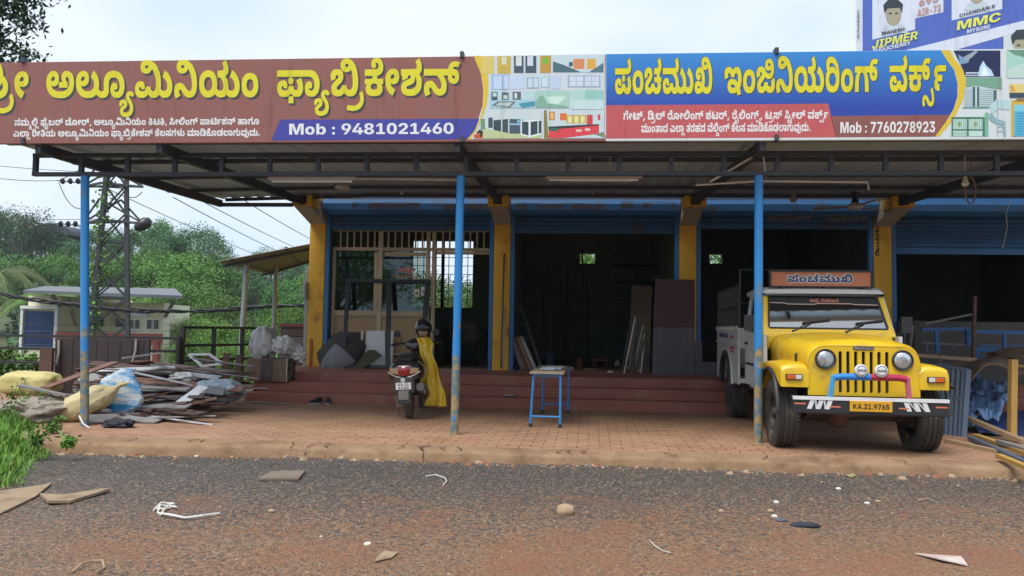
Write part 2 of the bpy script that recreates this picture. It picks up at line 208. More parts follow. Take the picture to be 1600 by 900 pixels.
[[84,-2,-16,1,-20,4,-12,6,-14,11,-7,9,-7,16,-2,18,2,15,7,17,5,6,11,8,8,3,13,3,12,-1,9,-2,8,-5,6,-6,6,-14,0,-9,-1,-9,-8,-12,-14,-7,-20,-1,-16,4,-14,10,5,23,6,-8,6,-4,7,-2,8,0,8,2,3,5,0,7,-5,5,-6,0,-6,-3,-5,-5,-3,-8,-1,-12,1,-10,8,-14,15,-9,18,-3,20,1,17,7,11,12,6,13,2,21,-2,22,-6,18,-8,12,-6,3,-7,1,-6,-1,-2,-4,0,-4,2,-3,4,-2,6,0,7,4,4,10,24,-1,-4,-15,-8,-10,-10,-7,-15,-3,-15,1,-14,6,-8,9,-3,13,3,12,4,7,7,6,8,3,10,2,21,-1,13,-5,11,-8,9,-10,7,-12,5,-13,3,-19,0,-17,-2,-18,-5,-16,-5,-9,-9,-12,-8,-7,-14,-8,-11,-4,-18,-3]],
[[-51,-11,13,-3,15,-12,3,-4,-14,0,11,12,10,5,15,1,11,-5,8,-8,3,-11,-2,-15,-6,-12,-10,-10,-15,14,8,9,3,6,0,8,-4,5,-6,0,-5,-3,-3,-4,-2,-8,-19,0,-4,11,-4,3,-5,1,-6,-4,-2,-7,4,-8,8,-9,-15,-14,-10,12,-5,8,-3,11,1,8,3,11,7,6,9,5]],
[[50,-2,-13,1,-11,3,-8,6,-8,11,-3,9,-1,14,5,12,7,8,14,6,15,1,12,-2,10,-8,3,-12,-3,-13,-22,2,0,6,-3,3,-5,0,-3,-3,-2,-5,1,-5,8,-5,16,-1,10,2,7,7,4,10,30,0,1,-9,4,-5,7,-4,7,-1,7,5,3,9,-3,14,-8,14,30,12,11,-21,3,-22,-1,-9,-3,-10,-10,-13,-9,-5,-10,-2,-20,1,-8,2,-9,5,-14,15,14,-1,-17,-14,-16,-7],[78,-29,2,30,29,0,2,-30],[93,51,-7,1,-5,3,-3,5,-1,6,1,7,3,5,5,3,7,1,7,-1,6,-3,3,-5,1,-7,-1,-6,-3,-5,-6,-3],[6,84,0,28,114,1,11,1,6,3,4,6,0,8,-2,6,-6,3,-8,0,-7,-4,-3,-5,1,-7,-10,12,4,3,6,1,6,-2,3,-3,1,-9,-2,-5,-4,-2,-14,-1,-6,3,-4,5,-2,9,2,11,7,7,9,6,18,3,20,-4,11,-7,9,-14,2,-17,-4,-14,-9,-12,-12,-6,-28,-4]],
[[-18,-84,-22,3,-7,4,-9,6,-5,9,-3,10,-1,10,2,10,7,12,10,7,12,3,14,-2,9,-6,5,-10,0,-13,-4,-9,-8,-4,-11,-3,-11,1,-12,4,2,16,12,-4,7,0,4,2,1,7,-2,3,-4,1,-8,-2,-5,-8,0,-14,5,-9,9,-4,15,-1,15,3,9,6,5,9,1,15,-5,13,-8,11,9,10,2,9,-3,9,-8,8,15,15,13,-13,5,-13,0,-10,-2,-9,-7,-8,-2,6,7,-9,4,-12,2,-14,-2,-13,-7,-15,-12,-10,-17,-6]],
[[130,-2,-17,1,-15,7,-14,15,14,0,-16,-15,-16,-7,-14,-1,-15,1,-10,3,-8,5,-5,7,-4,10,0,11,2,9,10,13,29,19,3,5,0,4,-1,3,-3,2,-10,-1,-4,-6,2,-9,-28,-10,-4,10,-1,11,2,11,4,7,6,5,9,4,12,2,14,1,19,-5,8,-5,4,-6,4,-13,-1,-10,-3,-6,-8,-10,-26,-17,-6,-6,0,-5,2,-4,10,-2,9,1,6,4,4,7,2,8,30,0,3,-11,7,-7,11,-2,9,4,5,6,2,8,0,10,-3,8,-11,13,-18,12,17,28,24,-16,13,-14,9,-17,2,-15,-1,-20,-6,-16,-10,-11,-15,-7]],
[[71,-2,-19,1,-16,5,-12,7,-12,14,-3,9,-2,15,1,12,3,8,6,9,10,7,9,4,4,-5,-33,0,0,28,106,0,0,-28,-2,0,0,4,13,-10,6,-8,3,-10,1,-16,-3,-14,-10,-16,-11,-8,-20,-7],[71,27,12,1,11,7,5,8,2,12,-2,11,-6,10,-11,7,-11,1,-12,-1,-11,-7,-5,-8,-3,-13,2,-12,7,-9,9,-5],[180,47,-12,2,-9,3,-8,6,-6,8,-3,11,-2,12,1,15,4,14,4,7,8,9,7,5,11,4,23,1,11,-2,11,-4,-13,-21,-11,4,-11,0,-9,-3,-5,-6,-3,-11,0,-23,4,-7,9,-2,5,3,0,5,-2,4,-5,3,-75,0,0,28,75,0,15,-4,9,-5,7,-9,3,-8,0,-12,-2,-9,-4,-7,-6,-5,-8,-4]],
[[46,-2,-16,2,-9,6,-7,7,-4,10,-3,23,2,13,4,9,10,13,11,8,3,1,4,-6,-34,0,0,28,104,0,14,2,6,3,4,6,0,8,-3,6,-8,3,-10,-2,-5,-5,0,-9,-9,12,2,2,6,2,7,-2,4,-4,1,-7,-2,-6,-5,-2,-13,-1,-6,3,-5,7,-1,9,3,11,10,9,15,4,21,0,13,-6,9,-9,6,-12,1,-14,-3,-13,-6,-9,-9,-7,-10,-4,-16,-2,7,7,13,1,10,-7,7,-8,2,-8,1,-10,-3,-9,-21,-13,-17,-3,-10,2,-8,3,-6,6,-2,9,0,9,3,6,10,7,10,2,10,0,9,-2,9,-5,12,-10,7,-14,1,-11,-1,-9,-5,-13,-7,-8,-9,-5,-15,-4,-12,0,-9,1,-12,5,-10,7,-9,10,16,1,-17,-16,-12,-6],[54,26,6,1,4,4,5,12,30,0,3,-9,7,-6,11,-2,10,3,4,4,2,6,0,9,-2,8,-4,5,-6,2,-6,-1,-1,-4,1,-3,4,-2,6,1,3,2,4,7,-2,9,-4,5,-7,3,-16,4,-29,0,-9,-2,-10,-4,-6,-5,-7,-8,-3,-9,-2,-8,1,-9,2,-7,4,-4]],
[[52,27,2,-2,-4,-14,-14,-37,-24,0,10,53]],
[[65,-2,-18,1,-13,3,-11,5,-6,7,-5,10,0,11,4,9,9,8,-2,-3,-16,0,0,23,117,0,0,-23,-18,1,-1,3,10,-8,4,-9,0,-12,-4,-10,-7,-7,-10,-5,-15,-3],[66,26,12,1,7,5,2,8,-4,8,-9,4,-11,0,-10,-1,-7,-5,-2,-9,4,-6,8,-5],[44,63,2,7,14,6,9,6,6,8,2,6,0,13,-6,10,-8,4,-9,-2,-2,-4,1,-5,4,-3,7,0,10,4,9,10,8,-19,-11,-8,-10,-5,-16,-2,-12,2,-9,5,-7,9,-2,10,3,11,4,6,7,5,12,5,20,0,14,-5,11,-9,8,-15,1,-18,-4,-13,-11,-15]],
[[56,-2,-17,2,-14,7,-11,11,-6,15,-1,20,4,18,9,14,13,10,18,4,17,-1,7,-3,7,-5,6,-12,2,-12,-4,-13,-9,-9,-12,-5,-19,0,-18,7,1,20,12,-5,14,0,6,5,0,7,-6,3,-7,-2,-6,-5,-3,-8,-1,-14,2,-9,4,-7,7,-4,13,-1,9,2,8,8,4,10,30,0,3,-10,6,-7,8,-3,11,2,5,6,0,11,-6,7,-12,4,20,16,11,-3,8,-5,10,-14,3,-15,-3,-15,-8,-12,-8,-6,-17,-4,-13,0,-11,2,-16,8,-14,15,15,-1,-14,-14,-17,-8],[42,84,-10,5,-9,9,-3,9,2,11,5,8,10,6,11,3,15,1,2,-26,-9,-2,-3,-5,3,-5,8,-3],[117,54,0,25,21,1,5,3,2,4,0,6,-3,5,-13,6,9,28,13,-4,10,-6,11,-10,6,-13,0,-15,-5,-13,-9,-8,-11,-6,-13,-3]],
[[107,-2,-14,1,-13,5,-12,9,-17,19,-5,2,-6,-2,-2,-6,2,-8,6,-12,-30,-11,-7,13,-4,14,1,12,3,11,8,9,8,5,10,3,16,0,9,-3,11,-6,25,-24,5,-2,7,0,7,4,2,11,-3,12,-8,14,30,12,8,-14,4,-14,2,-15,-3,-17,-5,-9,-7,-6,-15,-6],[64,69,-19,2,-16,5,10,18,11,-4,9,-1,10,1,8,3,3,5,2,7,-1,8,-3,8,-5,6,-7,2,-7,-1,-3,-4,0,-5,3,-3,5,-1,6,0,9,5,7,9,8,-19,-11,-9,-14,-5,-17,0,-13,5,-8,8,-3,12,3,11,7,9,12,5,15,2,16,-2,7,-3,9,-7,7,-11,4,-17,-2,-16,-3,-6,-7,-7,-12,-7]],
[[112,112,0,-30,-4,2,5,0,7,-6,5,-8,6,-12,3,-20,1,-38,-35,0,-1,38,-3,22,-5,13,-6,7,-7,4,-6,0,-6,0,-7,-4,-5,-6,-5,-11,-4,-22,-1,-41,-35,0,1,38,5,26,9,14,9,7,7,5,6,-6,-38,0,0,28],[181,47,-12,2,-9,3,-8,6,-6,8,-3,11,-1,12,0,15,4,14,4,7,8,9,7,5,11,4,23,1,11,-2,11,-4,-13,-21,-11,4,-11,0,-9,-3,-5,-6,-3,-11,0,-23,4,-7,9,-2,5,3,0,5,-2,4,-5,3,-75,0,0,28,76,0,14,-4,9,-5,7,-9,3,-8,0,-12,-2,-9,-4,-7,-6,-5,-8,-4]],
[[50,-2,-13,1,-11,3,-8,6,-8,11,-3,9,-1,14,5,12,7,8,14,6,15,1,12,-2,10,-8,3,-12,-3,-13,-22,2,0,6,-3,3,-5,0,-3,-3,-2,-5,1,-5,8,-5,16,-1,10,2,7,7,4,10,30,0,1,-9,4,-5,7,-4,7,-1,7,5,3,9,-3,14,-8,14,30,12,11,-21,3,-22,-1,-9,-3,-10,-10,-13,-9,-5,-10,-2,-20,1,-8,2,-9,5,-14,15,14,-1,-17,-14,-16,-7],[93,51,-7,1,-5,3,-3,5,-1,6,1,7,3,5,5,3,7,1,7,-1,6,-3,3,-5,1,-7,-1,-6,-3,-5,-6,-3],[6,84,0,28,137,0,0,-28]],
[[56,-2,-17,2,-14,7,-11,11,-6,15,-1,20,4,18,9,14,13,10,18,4,17,-1,7,-3,7,-5,6,-12,2,-12,-4,-13,-9,-9,-12,-5,-19,0,-18,7,1,20,12,-5,14,0,6,5,0,7,-6,3,-7,-2,-6,-5,-3,-8,-1,-14,2,-9,4,-7,7,-4,13,-1,9,2,8,8,4,10,30,0,3,-10,6,-7,8,-3,11,2,5,6,0,11,-6,7,-12,4,22,18,17,-10,10,-13,3,-16,-3,-15,-8,-12,-8,-6,-17,-4,-13,0,-11,2,-16,8,-14,15,15,-1,-14,-14,-17,-8],[42,84,-10,5,-9,9,-3,9,2,11,5,8,10,6,11,3,15,1,2,-26,-9,-2,-3,-5,3,-5,8,-3],[117,54,0,25,17,0,6,3,8,7,5,10,0,11,-5,10,-8,5,-5,0,-5,-2,-2,-3,1,-6,4,-2,7,-1,10,4,9,11,8,-19,-11,-8,-10,-5,-16,-2,-12,2,-9,5,-7,9,-2,9,3,12,7,8,12,6,19,2,16,-4,12,-8,9,-14,2,-18,-4,-18,-10,-14,-15,-11,-10,-4]],
[[118,85,-66,0,-10,-3,-3,-2,0,-4,2,-4,3,-1,40,-2,0,-27,-35,0,-8,-4,0,-5,2,-3,14,-2,0,-28,-18,1,-12,2,-11,6,-6,7,-3,12,1,12,7,11,11,7,-1,-6,-10,7,-6,7,-3,9,-1,10,2,7,4,6,6,7,12,5,15,2,74,0]],
[[52,-2,-20,2,-10,5,-11,11,-4,14,0,17,4,9,7,8,8,6,18,4,17,0,11,-4,9,-10,-6,-5,0,13,-5,10,-9,5,-14,3,39,4,4,-2,8,-7,4,-7,1,-9,-2,-10,-4,7,5,5,12,6,12,2,15,-2,10,-3,9,-6,6,-8,5,-15,-1,-16,-7,-13,-12,-10,-19,-4,-20,1,-17,6,-11,10,9,0,-13,-11,-12,-5],[56,24,9,1,7,6,1,5,-1,6,-7,5,-6,2,-10,-1,-6,-3,-3,-4,-1,-7,3,-6,5,-3],[121,24,9,1,7,6,0,10,-6,6,-8,2,-9,-1,-6,-3,-3,-4,-1,-7,3,-6,5,-3],[6,84,0,28,135,0,0,-28]],
[[72,84,-6,0,-7,-4,-5,-6,-5,-11,-4,-22,-1,-41,-35,0,1,38,5,26,9,14,9,7,7,5,6,-6,-38,0,0,28,77,1,13,1,4,5,1,8,-3,8,-7,9,25,15,8,-12,5,-10,3,-13,1,-10,-4,-11,-5,-8,-10,-6,-10,-3,4,2,9,-8,7,-10,5,-10,3,-23,1,-37,-35,0,-1,37,-3,23,-5,13,-6,7,-7,4]],
[[131,-2,-16,1,-15,7,-13,15,14,-1,-12,-11,-10,-6,-12,-4,-14,-1,-13,0,-11,3,-10,5,-9,10,-5,16,0,10,3,9,5,7,7,6,14,5,17,0,10,-4,7,-6,3,-9,0,-8,-3,-8,-22,2,0,5,-2,3,-4,1,-4,-1,-3,-3,0,-5,2,-5,5,-3,14,-2,13,2,8,7,4,11,29,0,4,-14,8,-5,10,0,5,5,2,11,-1,11,-5,10,-10,10,-11,6,-18,5,-16,3,-24,1,2,30,38,-3,30,-8,22,-12,10,-8,8,-10,5,-11,3,-16,0,-18,-3,-13,-6,-10,-7,-6,-9,-4]],
[[87,-2,-24,2,-20,6,-16,10,-8,8,-6,10,-5,11,-2,12,2,21,7,17,5,6,11,8,16,5,21,0,14,-7,9,-11,2,-9,0,-9,-4,-15,-10,-9,-16,-5,-13,0,-10,2,-10,4,-10,8,5,23,11,-12,6,-2,8,-1,7,2,5,3,2,6,-2,6,-4,3,-5,0,-9,-5,-6,-11,-1,-15,4,-12,5,-8,9,-7,11,-4,21,-2,17,1,14,5,10,8,3,5,2,8,-1,15,-6,11,-14,10,21,17,18,-13,10,-13,5,-16,0,-18,-5,-15,-9,-13,-13,-10,-12,-6,-14,-3],[99,84,0,28,45,0,0,-28]],
[[71,-2,-24,2,-19,9,-8,6,-5,8,-5,9,-2,11,0,21,4,16,9,12,15,12,21,7,21,0,16,-6,12,-12,1,0,-8,15,-13,12,-14,6,-15,2,-9,-3,-5,-7,1,-7,5,-8,-22,-17,-7,8,-5,12,-2,13,1,12,5,9,7,7,9,5,11,3,18,0,16,-2,13,-6,12,-8,9,-9,9,-13,6,-15,4,-17,1,-19,-1,-19,-2,-12,-7,-15,-11,-11,-8,-5,-16,-5],[71,27,12,1,11,7,5,8,2,12,-2,11,-6,10,-11,7,-11,1,-12,-1,-11,-7,-5,-8,-3,-13,2,-12,7,-9,9,-5]],
[[72,-2,-27,2,-20,7,-12,11,-5,8,-2,8,-1,11,1,11,32,-4,1,-11,3,-8,7,-5,9,-3,17,-1,14,2,10,4,5,7,0,10,-6,10,-8,3,-9,0,-5,-2,-1,-4,5,-3,8,2,4,4,2,7,1,13,-1,11,-4,11,-6,10,-9,10,-13,5,-12,-1,-3,-3,0,-5,4,-4,8,-2,8,4,3,11,24,-2,-3,-11,-7,-12,-6,-6,-11,-4,-13,-2,-15,2,-12,7,-7,8,-2,9,1,8,4,11,10,9,14,5,17,1,14,-2,12,-5,11,-6,12,-12,6,-11,5,-13,2,-14,-1,-15,-4,-13,-19,-17,-13,-5,-16,-1,-12,3,-8,6,-5,11,0,7,3,8,10,9,14,3,18,-1,11,-3,4,0,8,-4,12,-10,6,-14,0,-11,-2,-10,-4,-9,-6,-6,-8,-6,-13,-5]],
[[108,-2,-14,1,-13,5,-12,9,-17,19,-6,2,-5,-2,-2,-6,2,-8,6,-12,-30,-11,-7,13,-4,14,0,12,4,11,8,9,8,5,14,3,13,-1,9,-2,8,-6,26,-24,6,-2,7,0,6,4,2,11,-2,12,-8,14,30,12,8,-14,4,-14,2,-15,-3,-17,-5,-9,-8,-6,-15,-6],[82,52,-7,1,-5,4,-4,5,-1,5,1,7,4,5,5,3,7,1,7,-1,5,-3,3,-5,2,-7,-2,-6,-3,-4,-5,-4],[6,84,0,28,92,0,15,2,5,4,1,7,-2,8,-8,11,25,15,8,-12,5,-10,4,-16,-2,-15,-7,-11,-12,-7,-23,-3]],
[[80,-2,-23,3,-7,3,-5,5,-4,9,2,11,8,7,6,-6,-24,6,-8,4,-9,8,-7,10,-3,10,0,12,2,10,8,14,12,7,15,4,16,-2,12,-6,8,-10,2,-9,0,-8,-3,-7,-3,-6,-11,-8,-12,-2,-19,1,-14,6,1,16,10,-4,8,-2,8,1,6,3,2,5,-1,4,-3,4,-4,1,-6,-1,-4,-3,-4,-9,2,-13,8,-7,16,-4,22,-1,22,2,11,4,5,6,1,5,-1,5,-4,5,-7,3,-16,0,0,28,20,1,9,4,1,5,0,6,-9,16,24,15,9,-12,5,-10,3,-13,0,-9,-2,-10,-7,-10,-11,-7,-2,7,11,-6,8,-10,3,-10,-2,-13,-6,-11,-10,-8,-14,-5,-17,-3,8,8,7,-9,1,-11,-2,-6,-4,-5,-7,-4,-9,-3],[81,19,9,2,1,4,-1,3,-9,3,-8,-2,-2,-3,1,-5,3,-2]],
[[24,-2,-21,2,-17,7,-15,12,-14,20,28,14,11,-16,11,-8,8,-2,7,-1,6,2,7,4,3,4,2,8,0,10,-3,8,-10,13,-19,12,17,28,21,-13,16,-17,9,-17,2,-21,-3,-20,-9,-16,-4,-4,-11,-6]],
[[50,-2,-13,1,-11,3,-8,6,-8,11,-4,13,1,13,5,11,9,8,11,4,15,1,12,-2,10,-8,3,-12,-3,-13,-22,2,0,7,-3,2,-4,0,-5,-3,-1,-6,2,-5,5,-3,14,-2,14,2,7,7,4,11,30,0,3,-14,5,-4,8,-2,7,2,4,6,2,10,-3,10,-4,8,-7,9,-19,13,37,6,13,-12,8,-10,7,-18,0,-20,-5,-15,-4,-6,-7,-6,-9,-4,-10,-1,-20,1,-14,7,-14,15,14,-1,-17,-14,-16,-7],[6,84,0,28,113,0,17,3,3,4,1,8,-3,8,-7,9,25,15,9,-12,6,-13,2,-16,-3,-14,-8,-10,-13,-7,-20,-2],[197,-2,-15,1,-14,5,-12,9,-12,11,15,24,15,-16,11,-5,16,1,7,4,3,4,2,5,0,10,-4,14,-9,11,-19,11,14,19,22,-12,18,-15,9,-16,3,-18,-2,-13,-2,-9,-10,-14,-8,-5,-9,-4],[178,84,0,28,40,0,0,-28]],
[[46,-2,-14,2,-9,4,-9,11,-5,11,-2,19,2,15,4,13,10,15,10,9,12,7,19,6,15,2,19,-1,16,-4,12,-6,13,-9,4,-5,13,-23,-2,-16,-16,-10,-17,-3,-10,2,-8,3,-6,6,-2,7,0,8,3,9,4,4,9,4,19,1,8,-3,11,-6,11,-11,3,-7,3,-11,-1,-16,-3,-7,-7,-9,-8,-6,-10,-4,-12,-1,-13,0,-9,2,-11,6,-15,15,16,1,-17,-16,-12,-6],[54,26,6,1,4,4,5,12,30,0,3,-9,7,-6,10,-2,10,2,4,4,3,5,0,10,-2,8,-3,5,-5,3,-6,-1,-3,-3,1,-4,3,-2,6,0,4,2,4,7,-2,10,-4,4,-6,4,-19,4,-29,0,-17,-6,-6,-5,-7,-8,-3,-7,-2,-10,1,-9,2,-7,4,-4],[69,156,24,-2,20,-6,19,-11,14,-13,10,-16,6,-19,0,-22,-4,-18,-31,39,9,6,-4,6,-15,14,-18,10,-24,4,-13,-1,-10,-2,-5,-4,-2,-5,1,-7,4,-6,-22,-16,-3,3,-7,11,-3,13,0,13,4,10,8,8,10,6,12,3]],
[[46,-2,-16,2,-9,6,-7,7,-4,10,-3,23,2,13,4,9,10,13,11,8,3,1,4,-6,-34,0,0,28,106,0,15,2,5,4,1,7,-2,8,-8,11,25,15,8,-12,6,-10,2,-13,0,-12,-3,-10,-5,-7,-8,-5,-12,-4,1,8,2,-1,10,-5,8,-9,4,-13,0,-8,-3,-7,-21,-13,-17,-3,-10,2,-8,3,-6,6,-2,9,0,9,3,6,10,7,10,2,10,0,9,-2,9,-5,12,-10,7,-14,1,-11,-1,-9,-5,-13,-7,-8,-9,-5,-15,-4,-12,0,-9,1,-12,5,-10,7,-9,10,16,1,-17,-16,-12,-6],[54,26,6,1,4,4,5,12,30,0,3,-9,7,-6,11,-2,10,3,4,4,2,6,0,9,-2,8,-4,5,-6,2,-6,-1,-1,-4,1,-3,4,-2,6,1,3,2,4,7,-2,9,-4,5,-7,3,-16,4,-29,0,-9,-2,-10,-4,-6,-5,-7,-8,-3,-9,-2,-8,1,-9,2,-7,4,-4]],
[[18,-2,-16,1,-13,6,-13,9,-13,12,18,20,12,-12,10,-6,16,-1,5,2,6,5,4,7,0,7,-3,14,-10,13,-19,12,17,28,21,-13,16,-17,9,-17,3,-21,-1,-9,-3,-13,-9,-14,-9,-7,-8,-4]],
[[50,-2,-13,1,-11,3,-8,6,-8,11,-4,13,1,13,5,11,9,8,11,4,15,1,12,-2,10,-8,3,-12,-3,-13,-22,2,0,7,-3,2,-4,0,-5,-3,-1,-6,2,-5,5,-3,14,-2,14,2,7,7,4,11,30,0,3,-14,5,-4,8,-2,7,2,4,6,2,10,-3,10,-4,8,-7,9,-19,13,37,6,13,-12,8,-10,7,-18,0,-20,-5,-15,-4,-6,-7,-6,-9,-4,-10,-1,-20,1,-14,7,-14,15,14,-1,-17,-14,-16,-7],[6,84,0,28,113,0,17,3,3,4,1,8,-3,8,-7,9,25,15,9,-12,6,-13,2,-16,-3,-14,-8,-10,-13,-7,-20,-2]],
[[-71,12,19,-15,12,-5,9,-2,24,0,10,4,8,6,5,8,3,9,1,12,-2,15,-7,19,-17,23,28,19,10,-12,11,-19,5,-12,4,-19,1,-18,-3,-19,-7,-16,-7,-9,-14,-10,-17,-7,-27,-2,-22,4,-24,10,-23,18]],
[[47,-2,-17,2,-9,6,-7,7,-4,10,-3,23,2,13,4,9,10,13,11,8,3,1,4,-6,-34,0,0,28,101,0,15,2,5,4,1,7,-2,8,-8,11,25,15,9,-12,5,-10,3,-13,-1,-12,-3,-10,-5,-7,-8,-5,-11,-4,2,3,13,-9,7,-10,4,-11,2,-24,-3,-12,-5,-10,-7,-7,-9,-6,-10,-2,-13,0,-11,2,-10,5,-16,16,16,1,-15,-15,-14,-7],[54,26,6,2,5,3,3,7,1,8,30,0,2,-9,5,-8,6,-3,8,1,5,5,3,10,-1,10,-4,12,-10,12,-14,7,-23,1,-17,-5,-6,-5,-6,-7,-6,-17,0,-11,2,-7,4,-4]],
[[11,15,1,6,3,6,5,4,10,2,9,-2,6,-4,2,-4,1,-8,0,-5,-3,-7,-6,-4,-9,-1,-10,1,-5,4,-3,4]],
[[50,-2,-13,1,-11,3,-8,6,-8,11,-3,9,-1,14,5,12,7,8,14,6,15,1,12,-2,10,-8,3,-12,-3,-13,-22,2,0,6,-3,3,-5,0,-3,-3,-2,-5,1,-5,8,-5,16,-1,10,2,7,7,4,10,30,0,1,-9,4,-5,7,-4,7,-1,7,5,3,9,-3,14,-8,14,30,12,11,-21,3,-22,-1,-9,-3,-10,-10,-13,-9,-5,-10,-2,-20,1,-8,2,-9,5,-14,15,14,-1,-17,-14,-16,-7],[93,51,-7,1,-5,3,-3,5,-1,6,1,7,3,5,5,3,7,1,7,-1,6,-3,3,-5,1,-7,-1,-6,-3,-5,-6,-3],[6,84,0,28,113,0,17,3,3,4,1,8,-3,8,-7,9,25,15,9,-12,6,-13,2,-16,-3,-14,-8,-10,-13,-7,-20,-2]],
[[129,-2,-16,1,-15,8,-14,14,14,0,-13,-13,-8,-5,-11,-4,-14,-1,-15,1,-10,3,-8,5,-5,7,-4,10,0,11,2,9,10,13,29,19,3,5,0,4,-1,3,-3,2,-10,-1,-4,-6,2,-9,-28,-10,-4,10,-1,11,2,11,4,7,9,7,10,3,12,2,14,-1,8,-1,10,-4,6,-6,5,-6,2,-11,-3,-14,-9,-12,-30,-21,-2,-7,2,-4,3,-1,10,-1,10,4,5,5,3,10,30,0,3,-10,4,-5,10,-4,9,1,5,2,2,4,1,8,-6,7,-9,3,25,12,14,-9,6,-8,3,-9,0,-12,-5,-11,-6,-7,-9,-5,-11,-3],[104,50,0,22,20,0,7,5,0,7,-6,6,19,2,13,-1,4,-9,-2,-10,19,0,0,-22,-18,1],[104,84,0,28,30,1,10,3,3,4,0,8,-3,7,-7,9,25,15,11,-16,5,-15,1,-16,-6,-13,-9,-9,-12,-4,-16,-1]],
[[45,-2,-12,0,-14,5,-7,5,-5,7,-3,13,2,9,7,10,9,6,18,2,19,-2,12,-4,14,-8,7,-1,18,-10,12,-3,14,0,6,3,5,5,5,12,1,19,-3,23,-7,20,-9,17,-10,8,-8,3,-6,0,-5,-3,-1,-4,3,-6,9,-1,9,4,4,10,23,-1,-3,-11,-8,-13,-11,-8,-14,-3,-16,1,-14,6,-8,9,-3,13,1,8,3,8,10,9,8,3,10,2,17,-1,11,-2,14,-7,11,-10,10,-13,8,-15,5,-17,4,-26,-1,-20,-4,-18,-6,-13,-6,-8,-12,-7,-14,-5,-15,0,-17,2,-14,4,-35,22,-12,6,-14,0,-2,-4,2,-4,7,-2,10,1,13,6,7,10,4,17,0,13,-3,11,-5,7,-8,3,-10,0,-5,-3,-2,-4,1,-5,2,-3,-3,-1,2,7,6,3,8,-1,5,-5,1,-5,-1,-6,-8,-8,-11,-2,-12,2,-9,5,-5,5,-3,7,-1,8,4,14,9,10,16,6,11,1,17,-2,9,-3,11,-7,6,-7,7,-11,4,-14,0,-10,-1,-12,-4,-13,-6,-12,-9,-11,-8,-6,-13,-6]],
[[78,-2,-19,1,-16,8,-8,9,-3,15,1,8,4,8,10,9,15,5,18,1,12,-1,14,-4,9,-5,12,-9,18,-20,6,-14,4,-14,-33,-6,-3,13,-5,12,-7,10,-8,8,-11,4,-14,2,-9,-3,-2,-3,0,-3,7,-5,19,-1,13,3,13,7,8,11,4,12,1,15,-5,10,-7,5,-9,0,-9,-6,-4,-12,-30,0,-1,9,-4,6,-7,5,-7,0,-4,-3,-3,-4,2,-13,-31,-9,-4,20,0,9,3,9,10,11,8,4,11,2,16,0,14,-4,7,-6,10,-9,-10,-1,13,12,15,7,22,1,15,-5,7,-5,8,-9,6,-16,1,-25,-3,-11,-4,-11,-8,-10,-7,-6,-22,-11,-17,-6]],
[[128,-2,-18,2,-14,8,-12,13,14,0,-16,-15,-16,-7,-14,-1,-15,1,-10,3,-8,5,-5,7,-4,10,0,11,2,9,10,13,29,19,3,5,0,4,-1,3,-3,2,-10,-1,-4,-6,2,-9,-28,-10,-4,10,-1,11,2,11,4,7,6,5,9,4,12,2,14,1,19,-5,8,-5,4,-6,4,-13,-3,-14,-9,-12,-30,-22,-2,-7,3,-3,3,-2,12,0,7,4,5,5,3,11,30,0,3,-11,4,-6,9,-3,10,1,6,4,2,6,-1,9,-3,7,29,13,6,-12,2,-12,0,-13,-5,-14,-6,-7,-9,-6,-12,-3],[118,59,-16,1,-12,5,-9,6,-10,10,9,22,13,-13,12,-6,17,-1,7,2,4,3,4,6,1,6,-1,10,-2,8,-4,6,-5,3,-5,2,-6,-1,-4,-3,0,-6,4,-4,7,0,10,3,9,11,8,-19,-13,-11,-14,-4,-21,2,-8,3,-5,5,-4,6,-1,10,1,7,3,7,6,6,7,4,19,3,17,-2,7,-3,9,-7,7,-9,3,-7,3,-17,-3,-18,-3,-7,-7,-9,-13,-7]],
[[65,-2,-17,1,-14,3,-10,5,-7,7,-5,10,0,11,4,9,9,8,-2,-3,-16,0,0,23,43,0,5,3,2,5,-1,5,-5,5,19,2,13,-3,4,-8,-2,-9,39,0,0,-23,-18,1,0,3,9,-8,5,-9,0,-12,-5,-10,-7,-7,-10,-5,-14,-3],[66,26,13,1,6,5,2,8,-4,8,-8,4,-11,0,-10,-1,-7,-5,-2,-9,3,-6,8,-5],[7,84,0,28,88,0,0,-28],[170,47,-11,2,-10,3,-8,6,-6,8,-3,11,-1,12,0,15,4,14,4,7,8,9,7,5,12,4,23,1,10,-2,11,-4,-13,-21,-11,4,-11,0,-8,-3,-5,-6,-4,-11,1,-23,4,-7,8,-2,5,3,1,5,-2,4,-6,3,-75,0,0,28,76,0,14,-4,9,-5,7,-9,3,-8,0,-12,-2,-9,-4,-7,-6,-5,-12,-5]],
[[4,-68,-13,2,-9,3,-9,8,-14,17,-6,2,-5,-2,-1,-5,1,-7,5,-11,-20,-8,-7,17,0,16,5,9,8,7,10,3,10,-1,8,-2,7,-4,22,-23,7,-1,6,1,3,3,3,6,0,15,-4,13,-10,17,19,9,9,-15,5,-14,3,-15,-1,-14,-3,-9,-7,-9,-10,-6]],
[[72,84,-6,0,-7,-4,-5,-6,-5,-11,-4,-22,-1,-41,-35,0,1,38,5,26,9,14,9,7,7,5,6,-6,-38,0,0,28,75,1,9,1,7,2,5,6,1,7,-3,6,-5,4,-8,1,-7,-3,-4,-4,0,-9,-9,13,5,2,6,1,6,-3,2,-3,1,-7,-1,-4,-4,-4,-5,-1,-10,0,-6,3,-4,5,-2,6,1,12,7,9,13,7,15,2,13,-1,13,-6,9,-9,6,-12,0,-17,-4,-14,-8,-9,-15,-7,2,2,10,-8,7,-10,4,-11,4,-23,1,-37,-35,0,-1,37,-3,23,-5,13,-6,7,-7,4]],
